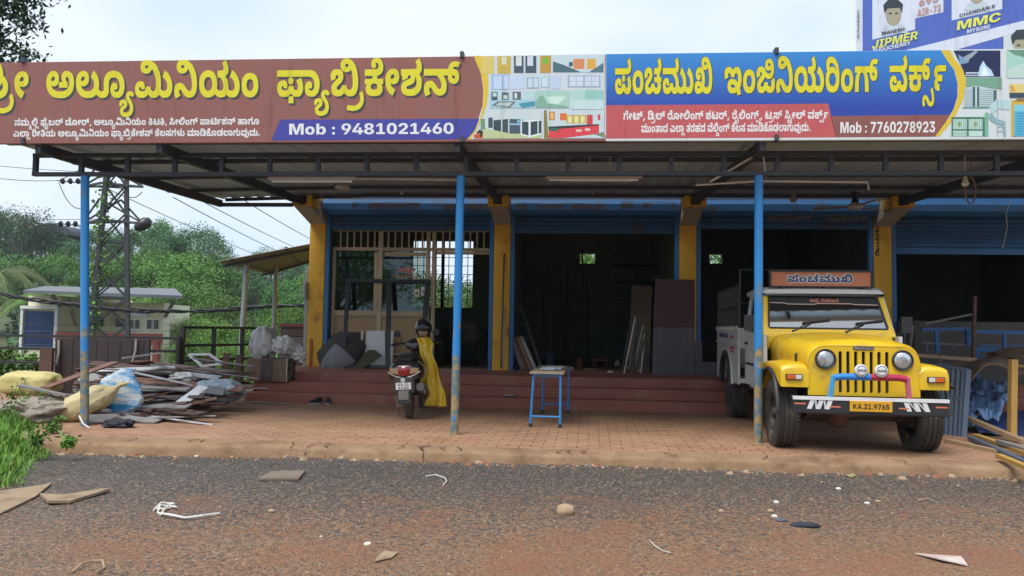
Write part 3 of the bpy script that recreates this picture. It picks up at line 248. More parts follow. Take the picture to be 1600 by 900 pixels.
[[56,-2,-17,2,-14,7,-11,11,-6,15,-1,20,4,18,9,14,13,10,18,4,17,-1,7,-3,7,-5,6,-12,2,-12,-4,-13,-9,-9,-12,-5,-19,0,-18,7,1,20,12,-5,14,0,6,5,0,7,-6,3,-7,-2,-6,-5,-3,-8,-1,-14,2,-9,4,-7,7,-4,13,-1,9,2,8,8,4,10,30,0,3,-10,6,-7,8,-3,11,2,5,6,0,11,-6,7,-12,4,20,16,11,-3,8,-5,10,-14,3,-15,-3,-15,-8,-12,-8,-6,-17,-4,-13,0,-11,2,-16,8,-14,15,15,-1,-14,-14,-17,-8],[42,84,-10,5,-9,9,-3,9,2,11,5,8,10,6,11,3,15,1,2,-26,-9,-2,-3,-5,3,-5,8,-3],[117,52,0,24,18,0,6,2,1,5,-2,3,-11,5,17,20,13,-7,10,-8,5,-8,1,-10,-3,-10,-5,-7,-10,-5,-10,-3],[101,84,0,28,61,0,0,-28],[227,47,-11,2,-10,3,-7,6,-6,8,-4,11,-1,12,1,15,3,14,4,7,9,9,6,5,12,4,23,1,11,-2,11,-4,-14,-21,-11,4,-10,0,-9,-3,-5,-6,-4,-11,1,-23,4,-7,8,-2,5,3,1,5,-2,4,-6,3,-74,0,0,28,75,0,14,-4,10,-5,6,-9,3,-8,1,-12,-2,-9,-5,-7,-6,-5,-11,-5]],
[[87,-2,-24,2,-20,6,-16,10,-8,8,-6,10,-5,11,-2,12,2,21,7,17,5,6,11,8,16,5,21,0,14,-7,9,-11,2,-9,0,-9,-4,-15,-10,-9,-16,-5,-13,0,-10,2,-10,4,-10,8,5,23,11,-12,6,-2,8,-1,7,2,5,3,2,6,-2,6,-4,3,-5,0,-9,-5,-6,-11,-1,-15,4,-12,5,-8,9,-7,11,-4,21,-2,17,1,14,5,10,8,3,5,2,8,-1,15,-6,11,-14,10,21,17,18,-13,10,-13,5,-16,0,-18,-5,-15,-9,-13,-13,-10,-12,-6,-14,-3],[99,84,0,28,45,0,0,-28],[214,47,-11,2,-10,3,-8,6,-5,8,-4,11,-1,12,1,15,3,14,4,7,8,9,7,5,12,4,23,1,11,-2,10,-4,-13,-21,-11,4,-10,0,-9,-3,-5,-6,-4,-11,1,-23,4,-7,8,-2,5,3,1,5,-2,4,-6,3,-75,0,0,28,76,0,14,-4,10,-5,6,-9,3,-8,1,-12,-3,-9,-4,-7,-6,-5,-12,-5]],
[[71,-2,-19,1,-16,5,-12,7,-12,14,-3,9,-2,15,1,12,3,8,6,9,10,7,9,4,4,-5,-33,0,0,28,75,1,15,3,5,4,2,7,-1,7,-5,5,-9,1,-8,-3,-3,-4,0,-9,-10,12,2,2,5,2,6,-1,5,-3,3,-5,-1,-7,-3,-4,-12,-3,-7,2,-7,5,-2,6,0,9,4,11,11,8,17,4,16,-1,14,-6,11,-12,4,-13,-1,-16,-5,-13,-9,-8,-12,-6,-17,-2,14,6,8,-1,11,-9,6,-8,4,-10,1,-11,0,-13,-7,-18,-13,-13,-19,-8],[71,27,12,1,11,7,5,8,2,12,-2,11,-6,10,-11,7,-11,1,-12,-1,-11,-7,-5,-8,-3,-13,2,-12,7,-9,9,-5]],
[[108,-2,-14,1,-13,5,-12,9,-17,19,-6,2,-5,-2,-2,-6,2,-8,6,-12,-30,-11,-7,13,-4,14,0,12,4,11,8,9,8,5,14,3,13,-1,9,-2,8,-6,26,-24,6,-2,7,0,6,4,2,11,-2,12,-8,14,30,12,8,-14,4,-14,2,-15,-3,-17,-5,-9,-8,-6,-15,-6],[82,52,-7,1,-5,4,-4,5,-1,5,1,7,4,5,5,3,7,1,7,-1,5,-3,3,-5,2,-7,-2,-6,-3,-4,-5,-4],[6,84,0,28,116,0,0,-28],[196,47,-11,2,-10,3,-8,6,-6,8,-3,11,-1,12,1,15,3,14,4,7,8,9,7,5,12,4,23,1,11,-2,10,-4,-13,-21,-11,4,-11,0,-8,-3,-5,-6,-4,-11,1,-23,4,-7,8,-2,5,3,1,5,-2,4,-6,3,-75,0,0,28,76,0,14,-4,10,-5,6,-9,3,-8,0,-12,-2,-9,-4,-7,-6,-5,-8,-4]],
[[-50,-75,-10,1,-10,4,-6,8,-4,10,-1,13,3,13,5,7,9,7,13,3,13,-1,9,-6,4,-7,0,-8,-4,-9,-6,-5,-10,-2,-14,1,-13,6,5,15,7,-7,6,-2,8,1,3,3,0,4,-4,2,-6,-1,-4,-3,-3,-6,-1,-9,1,-7,3,-4,4,-2,8,-1,6,2,5,4,2,5,20,0,2,-6,4,-4,7,-1,7,2,3,5,0,8,-6,5,-7,2,10,16,13,-7,9,-10,3,-10,-1,-11,-4,-9,-7,-6,-15,-3,-16,1,-10,6,-9,11,14,1,-9,-11,-11,-6],[-14,-36,0,19,16,0,5,5,0,11,-7,16,21,6,5,-13,3,-12,-1,-13,-3,-9,-5,-5,-8,-4]],
[[73,-2,-17,0,-15,3,-11,4,-12,8,-6,7,-4,11,-2,13,2,12,32,-4,-1,-8,3,-8,5,-6,8,-4,21,-2,18,3,6,3,4,5,2,7,0,5,-5,8,-9,5,-13,0,-2,-3,0,-3,5,-3,8,2,5,4,1,7,-1,9,-3,6,-4,4,-9,5,26,9,15,-13,5,-14,0,-7,-16,-20,-8,-6,-8,-3,-19,-1,-15,4,-8,9,-2,9,1,8,4,7,8,5,11,3,12,0,11,-2,10,-5,3,5,12,-6,10,-12,5,-14,-2,-17,-8,-13,-13,-9,-18,-6],[7,84,0,28,105,0,0,-28]],
[[73,-2,-17,0,-15,3,-11,4,-12,8,-6,7,-4,11,-2,13,2,12,32,-4,-1,-8,3,-8,5,-6,8,-4,21,-2,18,3,6,3,4,5,2,7,0,5,-5,8,-9,5,-13,0,-2,-3,0,-3,5,-3,8,2,5,4,1,7,-1,9,-3,6,-4,4,-9,5,26,10,15,-14,5,-14,0,-7,-16,-20,-8,-6,-8,-3,-19,-1,-15,4,-8,9,-2,9,1,8,4,7,8,5,11,3,12,0,11,-2,10,-5,3,5,12,-6,10,-12,5,-14,-2,-17,-8,-13,-13,-9,-18,-6],[7,84,0,28,79,1,12,1,5,5,1,8,-3,8,-7,9,25,15,12,-19,4,-16,-1,-16,-5,-11,-11,-8,-9,-3,-17,-1]],
[[71,-2,-19,1,-16,5,-12,7,-12,14,-3,9,-2,15,1,12,3,8,6,9,10,7,9,4,4,-5,-33,0,0,28,77,1,13,1,5,5,0,8,-3,8,-6,9,25,15,8,-12,5,-10,3,-13,0,-12,-3,-9,-6,-8,-8,-6,-10,-3,5,4,5,-3,8,-8,5,-9,4,-18,-1,-18,-9,-16,-14,-12,-20,-7],[71,27,12,1,11,7,5,8,2,12,-2,11,-6,10,-11,7,-11,1,-12,-1,-11,-7,-5,-8,-3,-13,2,-12,7,-9,9,-5]],
[[52,-2,-20,2,-10,5,-11,11,-4,14,0,17,4,9,7,8,8,6,18,4,17,0,11,-4,9,-10,-6,-5,0,13,-5,10,-9,5,-14,3,39,4,4,-2,8,-7,4,-7,1,-9,-2,-10,-4,7,5,5,12,6,12,2,15,-2,10,-3,9,-6,6,-8,5,-15,-1,-16,-7,-13,-12,-10,-19,-4,-20,1,-17,6,-11,10,9,0,-13,-11,-12,-5],[56,24,9,1,7,6,1,5,-1,6,-7,5,-6,2,-10,-1,-6,-3,-3,-4,-1,-7,3,-6,5,-3],[121,24,9,1,7,6,0,10,-6,6,-8,2,-9,-1,-6,-3,-3,-4,-1,-7,3,-6,5,-3],[6,84,0,28,112,0,17,3,3,4,1,8,-3,8,-7,9,25,15,9,-12,6,-13,2,-16,-3,-14,-8,-10,-13,-7,-20,-2]],
[[50,-2,-13,1,-11,3,-8,6,-8,11,-4,13,1,13,5,11,9,8,11,4,15,1,12,-2,10,-8,3,-12,-3,-13,-22,2,0,7,-3,2,-4,0,-5,-3,-1,-6,2,-5,5,-3,14,-2,14,2,7,7,4,11,30,0,3,-14,5,-4,8,-2,7,2,4,6,2,10,-3,10,-4,8,-7,9,-19,13,37,6,13,-11,8,-11,7,-18,0,-20,-5,-15,-4,-6,-7,-6,-9,-4,-10,-1,-20,1,-14,7,-14,15,14,-1,-17,-14,-16,-7],[6,84,0,28,114,1,11,1,6,3,4,6,0,8,-2,6,-6,3,-8,0,-7,-4,-3,-5,1,-7,-10,12,4,3,6,1,6,-2,3,-3,1,-9,-2,-5,-4,-2,-14,-1,-6,3,-4,5,-2,9,2,11,7,7,9,6,18,3,20,-4,11,-7,9,-14,2,-17,-4,-14,-9,-12,-12,-6,-28,-4]],
[[-51,-75,-8,0,-8,5,-6,7,-3,8,0,11,3,11,3,6,8,8,18,8,25,2,17,-3,8,-4,7,-6,4,-7,7,-19,-1,-11,-6,-9,-9,-6,-14,-1,-11,2,-11,9,2,0,-2,-2,-9,-6],[-47,-57,6,1,4,6,19,0,3,-4,4,-3,7,-1,5,2,4,4,0,8,4,-6,-8,-3,-10,0,-7,2,-4,4,-3,9,3,6,5,4,9,2,11,-1,-13,-2,-11,2,-12,0,-14,-3,-7,-6,-3,-8,2,-9],[-3,-42,4,1,2,3,-4,2,-5,0,-1,-4]],
[[49,-2,-13,1,-11,3,-9,6,-8,11,-3,13,1,13,5,11,9,8,11,4,15,1,12,-2,8,-6,5,-11,0,-8,-3,-8,-22,2,0,6,-4,3,-5,-1,-4,-3,0,-7,3,-4,6,-3,9,-1,11,0,8,3,5,6,4,11,30,0,1,-9,6,-8,9,-3,9,1,6,4,3,7,2,22,-2,16,-6,20,-9,17,-10,10,-14,10,-16,4,-13,-1,-2,-4,0,-4,4,-5,7,0,8,4,4,10,28,-2,-7,-17,-12,-11,-15,-6,-17,0,-18,5,-10,10,-3,14,3,13,5,7,8,5,18,5,16,0,14,-2,24,-8,15,-10,13,-14,10,-15,7,-19,3,-20,1,-19,-2,-18,-6,-16,-7,-9,-10,-7,-11,-4,-16,-1,-12,1,-10,5,-9,6,-9,11,14,-1,-17,-14,-17,-7]],
[[50,-2,-13,1,-11,3,-8,6,-8,11,-3,9,-1,14,5,12,7,8,14,6,15,1,12,-2,10,-8,3,-12,-3,-13,-22,2,0,6,-3,3,-5,0,-3,-3,-2,-5,1,-5,8,-5,16,-1,10,2,7,7,4,10,29,0,2,-9,4,-6,8,-5,9,0,9,4,4,9,-2,14,-9,16,29,12,11,-21,3,-22,0,-8,-4,-10,-10,-12,-9,-5,-12,-4,-22,1,-9,2,-9,5,-14,15,14,-1,-17,-14,-16,-7],[93,51,-7,1,-5,3,-3,5,-1,6,1,7,3,5,5,3,7,1,7,-1,6,-3,3,-5,1,-7,-1,-6,-3,-5,-6,-3],[151,-13,-11,16,-1,4,-30,44,18,12,31,-45,3,-2,11,-16],[6,84,0,28,118,0,17,3,4,4,0,8,-3,8,-7,9,25,15,9,-12,6,-13,2,-16,-3,-14,-8,-10,-13,-7,-20,-2]],
[[-67,-78,-8,1,-9,2,-4,4,-4,6,0,5,1,7,7,7,17,5,-1,-10,-13,6,-9,9,-1,8,0,5,5,7,4,4,14,3,15,-1,11,-5,10,-9,-12,1,13,10,12,4,16,0,14,-4,10,-11,4,-8,2,-10,-1,-9,-3,-10,-5,-7,-6,-5,-17,-5,-16,1,-9,5,-5,6,-2,12,3,8,5,5,7,3,11,0,6,-2,5,-5,1,-5,-1,-8,-14,1,0,3,-3,2,-3,-2,0,-4,3,-3,5,-1,12,3,5,6,1,8,-2,9,-4,6,-6,3,-8,1,-10,-3,-5,-6,-19,0,-3,5,-4,3,-7,1,-6,-1,-2,-4,1,-4,12,-2,0,-16,-12,-1,-2,-2,0,-3,4,-2,5,0,10,4,9,-14,-13,-6]],
[[-48,-68,-16,4,-6,4,-4,5,-3,14,0,7,4,9,8,5,8,3,10,0,8,-4,5,-10,-1,-11,-16,1,0,6,-4,1,-3,-3,0,-6,3,-4,4,-2,8,0,7,1,4,4,2,7,20,0,2,-7,4,-4,7,-1,5,1,4,3,2,5,1,17,-4,13,-10,17,19,9,11,-21,5,-20,-1,-20,-7,-13,-6,-6,-7,-3,-17,0,-13,5,-12,12,15,0,-9,-8,-12,-8]],
[[128,-2,-18,2,-14,8,-12,13,14,0,-16,-15,-16,-7,-14,-1,-15,1,-10,3,-8,5,-5,7,-4,10,0,11,2,9,10,13,29,19,3,5,0,4,-1,3,-3,2,-10,-1,-4,-6,2,-9,-28,-10,-4,10,-1,11,2,11,4,7,6,5,9,4,12,2,14,1,19,-5,8,-5,4,-6,4,-13,-3,-14,-9,-12,-30,-22,-2,-7,3,-3,3,-2,12,0,7,4,5,5,3,11,30,0,3,-11,4,-6,9,-3,10,1,6,4,2,6,-1,9,-3,7,29,13,6,-12,2,-12,0,-13,-5,-14,-6,-7,-9,-6,-12,-3],[118,59,-19,2,-16,8,-12,12,-4,13,13,9,10,-11,9,-5,8,-4,11,0,7,3,3,5,1,7,-2,9,29,8,3,-10,2,-11,-2,-9,-3,-9,-6,-7,-8,-5,-11,-4]],
[[11,0,0,146,52,0,20,-63,14,-58,-7,0,4,23,10,39,19,59,52,0,0,-146,-34,0,2,126,2,0,-12,-45,-26,-81,-28,0,-23,67,-16,59,3,0,2,-126]],
[[61,-2,-20,3,-9,4,-11,8,-8,11,-4,9,-2,20,2,21,4,8,8,12,11,8,9,4,20,3,20,-3,9,-4,11,-8,8,-12,3,-8,3,-21,-3,-20,-3,-9,-8,-11,-11,-8,-9,-4],[61,23,8,2,7,7,5,10,1,11,-1,11,-5,11,-7,7,-8,1,-8,-1,-7,-7,-5,-11,-1,-11,1,-11,5,-10,7,-7]],
[[75,-2,-10,1,-8,4,-8,6,-5,8,-1,-17,-32,0,0,146,33,0,0,-56,7,9,8,6,8,3,12,1,11,-3,10,-6,6,-5,7,-11,4,-14,2,-16,-2,-17,-4,-14,-7,-10,-9,-8,-10,-5],[64,24,8,2,8,6,4,11,1,11,-1,10,-4,11,-8,6,-8,2,-8,-2,-7,-6,-5,-11,-1,-10,1,-11,5,-11,7,-6]],
[[27,-2,-7,1,-6,4,-4,6,-1,7,1,7,4,6,6,4,7,1,7,-1,6,-4,4,-6,1,-7,-1,-7,-4,-6,-6,-4],[27,67,-7,1,-6,4,-4,6,-1,7,1,7,4,6,6,3,7,2,7,-2,6,-3,4,-6,1,-7,-1,-7,-4,-6,-6,-4]],
[[64,147,14,-1,14,-4,7,-5,10,-9,7,-11,2,-9,0,-22,-4,-11,-8,-16,-39,-59,-34,0,44,65,10,0,-10,-8,-13,-5,-17,0,-15,5,-12,9,-6,10,-4,17,1,14,6,17,11,12,17,9],[64,122,-8,-2,-8,-5,-5,-9,-2,-8,2,-9,5,-8,8,-6,8,-1,8,1,9,6,5,8,1,9,-1,8,-5,9,-8,5]],
[[4,26,0,27,57,93,32,0,-55,-93,87,0,0,-27],[75,0,1,91,30,0,0,-91]],
[[64,-2,-20,2,-9,3,-12,7,-9,8,-4,6,-3,15,2,12,7,12,12,9,13,3,-15,7,-11,11,-3,15,3,14,6,9,13,10,16,5,14,2,15,-2,13,-3,13,-9,7,-8,4,-10,1,-8,-3,-15,-11,-11,-14,-7,11,-3,13,-9,7,-12,2,-12,-3,-15,-4,-6,-9,-8,-12,-7,-9,-3],[64,22,9,1,8,4,5,8,1,7,-1,7,-5,7,-8,5,-9,1,-8,-1,-8,-4,-5,-8,-1,-7,1,-7,5,-7,8,-5],[64,86,8,1,7,4,4,7,1,7,-1,6,-4,7,-7,4,-8,1,-7,-1,-7,-4,-4,-7,-1,-6,1,-7,4,-6,7,-5]],
[[17,0,0,27,99,0,0,-27],[87,146,0,-146,-33,0,0,116,-34,-22,0,29,33,23]],
[[65,-2,-12,1,-11,3,-9,5,-12,11,-5,9,-5,11,-3,13,-1,22,2,21,2,13,5,11,5,10,12,11,9,5,11,3,12,1,12,-1,10,-3,9,-5,12,-11,5,-10,5,-11,3,-19,1,-15,-1,-15,-3,-20,-5,-11,-5,-9,-12,-11,-9,-5,-10,-3],[65,25,9,3,9,9,4,13,2,23,-2,22,-4,13,-9,10,-9,2,-10,-2,-9,-10,-4,-13,-2,-22,2,-23,4,-13,9,-9]],
[[12,0,0,24,63,57,7,9,3,9,-1,8,-4,7,-7,5,-9,2,-8,-1,-8,-5,-5,-8,-1,-9,-31,0,1,14,5,12,5,7,10,8,17,7,25,1,9,-2,13,-5,12,-10,6,-11,3,-16,-2,-14,-6,-11,-10,-12,-41,-39,61,0,0,-27]],
[[65,-2,-14,1,-14,5,-11,7,-6,7,-7,11,-2,9,0,21,4,12,8,16,39,59,35,0,-45,-66,-10,0,10,9,13,5,17,-1,15,-4,12,-10,6,-10,4,-16,-1,-14,-6,-17,-11,-13,-16,-8],[65,24,8,1,8,6,5,8,2,9,-2,8,-5,9,-8,5,-8,1,-8,-1,-9,-5,-5,-9,-1,-8,1,-9,5,-8,9,-6]],
[[22,0,60,118,-69,0,0,28,104,0,0,-28,-60,-118]],
[[64,-2,-21,3,-9,3,-12,7,-5,6,-7,11,-3,16,33,0,1,-5,4,-6,5,-5,7,-3,15,1,9,6,4,6,1,10,-2,7,-5,6,-11,5,-26,1,0,21,32,30,-60,0,0,28,100,0,0,-25,-48,-44,0,7,16,1,13,-3,14,-9,7,-10,4,-11,0,-13,-1,-8,-8,-15,-14,-10,-18,-7]],
[[36,29,0,34,20,30,43,53,40,0,-61,-73,-3,1],[11,0,0,146,34,0,0,-146],[102,0,-40,63,21,25,58,-88]],
[[3,0,50,146,44,0,51,-146,-38,0,-24,76,-15,58,8,0,-15,-59,-24,-75],[36,31,0,26,79,0,0,-26]],
[[27,-2,-7,1,-6,4,-4,6,-1,7,1,7,4,6,6,4,7,1,7,-1,6,-4,4,-6,1,-7,-1,-7,-4,-6,-6,-4]],
[[64,-2,-15,1,-17,7,-13,10,-8,15,-2,12,32,0,3,-8,5,-7,9,-3,10,-1,8,3,6,5,4,7,1,7,-1,9,-3,8,-6,6,-7,3,-9,1,-8,-2,-8,-5,-3,-5,-30,4,6,81,93,0,0,-28,-65,0,-3,-33,10,8,11,3,15,1,12,-3,10,-6,9,-9,6,-11,3,-12,-1,-21,-4,-8,-7,-12,-10,-8,-8,-4,-10,-3]],
[[56,-2,-21,3,-12,5,-8,8,-8,17,-2,23,33,0,1,-16,1,-4,5,-5,10,-4,11,4,4,5,2,7,0,105,34,0,0,-102,-4,-19,-6,-11,-14,-11,-12,-4]],
[[6,0,0,27,23,0,0,91,-23,0,0,28,80,0,0,-28,-23,0,0,-91,23,0,0,-27]],
[[11,0,0,146,64,-1,15,-2,12,-6,10,-8,5,-7,6,-17,0,-14,-1,-9,-7,-16,-13,-11,-17,-7,-16,-2,-37,0,0,28,42,1,10,6,5,11,-2,14,-7,8,-10,4,-25,0,0,-118]],
[[11,0,0,146,103,0,0,-28,-69,0,0,-31,63,0,0,-27,-63,0,0,-32,69,0,0,-28]],
[[11,0,0,146,70,-1,14,-4,11,-6,11,-12,6,-16,0,-15,-1,-9,-7,-15,-13,-10,-17,-7,-54,-1,0,27,43,1,10,5,5,10,-2,14,-7,8,-10,3,-25,0,0,-118],[92,0,-35,66,36,0,35,-66]],
[[72,-2,-17,2,-20,7,-14,12,-7,13,-3,19,0,95,33,0,1,-99,4,-9,7,-6,8,-4,8,-1,8,1,8,4,7,6,4,9,1,99,33,0,0,-95,-3,-19,-7,-13,-14,-12,-20,-7]],
[[64,0,-38,0,0,29,45,0,10,3,9,5,8,11,3,11,1,19,-2,13,-2,7,-6,8,-5,5,-9,4,-11,2,-42,0,0,29,47,-1,13,-2,12,-4,11,-5,13,-12,9,-16,4,-12,2,-21,-2,-21,-4,-12,-9,-16,-13,-12,-11,-6,-19,-5],[45,146,0,-146,-34,0,0,146]],
[[76,-2,-18,2,-12,4,-10,6,-9,7,-11,15,-5,12,-3,14,-1,15,1,15,3,13,5,12,11,15,9,8,10,5,18,6,12,1,24,-4,11,-5,9,-6,8,-7,6,-10,4,-10,3,-12,-34,0,-2,7,-5,7,-6,6,-8,3,-13,1,-12,-4,-12,-11,-6,-17,-1,-13,1,-14,6,-17,7,-7,8,-5,17,-2,8,2,9,5,6,8,3,9,34,0,-4,-14,-4,-10,-14,-16,-10,-7,-11,-4]],
[[11,0,0,146,34,0,0,-58,58,0,0,58,34,0,0,-146,-34,0,0,60,-58,0,0,-60]],
[[57,0,0,53,-54,93,40,0,25,-49,9,-22,-6,0,4,10,29,61,39,0,-52,-93,0,-53]],
[[67,-2,-17,1,-10,3,-17,8,-8,10,-4,8,-4,20,32,0,2,-7,4,-7,6,-5,8,-3,19,1,7,3,4,5,2,8,-4,8,-10,5,-32,8,-16,7,-11,9,-6,13,-1,10,1,12,4,8,7,9,11,8,8,4,9,2,16,2,21,-3,8,-3,11,-7,9,-9,3,-7,4,-17,-32,0,-2,7,-5,6,-7,4,-12,1,-10,-2,-6,-4,-4,-6,1,-9,4,-4,5,-3,39,-10,16,-8,7,-7,4,-7,3,-9,1,-8,-3,-17,-4,-7,-8,-9,-12,-7,-9,-3]],
[[11,0,0,146,36,0,52,-85,12,-27,-3,-3,-3,46,0,69,35,0,0,-146,-37,0,-49,81,-16,31,5,1,2,-46,0,-67]],
[[76,-2,-18,2,-11,4,-11,6,-9,8,-11,14,-5,12,-3,14,-1,15,1,15,3,13,5,12,11,15,9,8,11,5,11,4,18,3,19,-3,11,-4,11,-5,9,-8,10,-15,5,-12,3,-13,1,-15,-1,-15,-3,-14,-5,-12,-10,-15,-9,-7,-11,-6,-11,-4],[76,28,13,2,13,9,7,16,2,18,-2,17,-7,16,-5,5,-8,5,-13,2,-13,-2,-12,-10,-8,-16,-1,-17,1,-18,8,-16,12,-9]],
[[98,71,0,-26,-67,0,0,26]],
[[48,-2,-11,2,-9,3,-9,9,-5,9,-3,14,0,72,33,0,0,-67,2,-5,4,-6,6,-3,6,0,7,1,5,3,6,11,0,66,33,0,0,-107,-31,0,-1,27,3,0,-3,-8,-10,-13,-10,-6]],
[[11,0,0,107,32,0,1,-19,3,9,8,8,11,3,13,-1,0,-28,-14,1,-7,-1,-8,-5,-5,-8,-1,-8,0,-58]],
[[51,-2,-12,2,-11,5,-9,8,-7,10,-4,14,-1,17,1,16,4,14,5,7,8,9,10,6,11,3,12,-1,8,-3,8,-6,8,-9,0,56,33,0,0,-146,-33,0,-1,17,-5,-8,-8,-6,-8,-4],[61,24,8,2,8,6,4,11,2,11,-2,10,-4,11,-8,6,-8,2,-8,-2,-7,-6,-5,-11,-1,-10,1,-11,5,-11,7,-6]],
[[71,107,0,-25,-69,0,0,25],[18,134,32,0,1,-103,2,-4,2,-2,15,0,3,-24,-20,-2,-16,2,-11,6,-6,9,-2,14]],
[[61,-2,-20,3,-9,4,-11,8,-8,11,-4,9,-2,20,2,20,4,9,8,11,11,9,8,4,20,3,21,-4,8,-4,8,-7,6,-7,5,-10,3,-11,1,-12,0,-9,-94,0,0,20,78,0,-15,-4,-1,9,-3,7,-6,5,-7,2,-12,-1,-5,-2,-5,-6,-3,-12,0,-21,3,-9,6,-7,9,-4,10,0,9,4,5,7,29,-3,-5,-12,-11,-11,-17,-7]],
[[44,60,0,-60,-33,0,0,107,31,0,1,-27,-3,0,6,12,4,6,6,5,7,4,9,2,12,-1,9,-3,8,-5,8,-10,4,-14,0,-76,-33,0,0,65,-2,7,-4,6,-9,3,-12,-2,-7,-7]],
[[56,-2,-17,2,-17,7,-12,12,-4,13,31,3,3,-6,4,-4,10,-4,11,1,6,5,1,6,-5,5,-32,7,-12,5,-9,7,-5,10,0,14,2,7,5,7,15,10,20,4,17,-1,18,-6,11,-11,6,-14,-30,-3,-1,5,-6,5,-12,2,-5,-1,-6,-4,-2,-4,2,-5,7,-4,29,-6,13,-5,10,-9,4,-14,-3,-13,-3,-6,-8,-7,-18,-8]],
[[42,-2,-19,4,-11,8,-6,13,0,10,2,10,6,9,12,7,43,8,3,4,-1,7,-6,6,-11,1,-10,-4,-5,-7,-30,2,2,7,4,8,7,7,15,8,12,2,12,1,21,-4,10,-6,5,-5,7,-13,1,-81,-31,0,-1,15,-6,-8,-6,-5,-10,-3],[52,20,10,2,8,7,2,6,0,14,-25,-6,-8,-5,-2,-7,2,-6,5,-4]],
[[44,60,0,-60,-33,0,0,146,32,0,0,-66,-3,0,6,12,4,6,6,5,7,4,9,2,12,-1,9,-3,8,-5,8,-10,4,-14,0,-76,-33,0,0,65,-2,7,-4,6,-9,3,-12,-2,-7,-7]],
[[11,0,0,107,33,0,0,-107],[27,119,-7,2,-5,3,-4,5,-1,7,1,6,4,5,5,4,7,1,7,-1,6,-4,4,-5,1,-6,-1,-7,-4,-5,-6,-3]]]
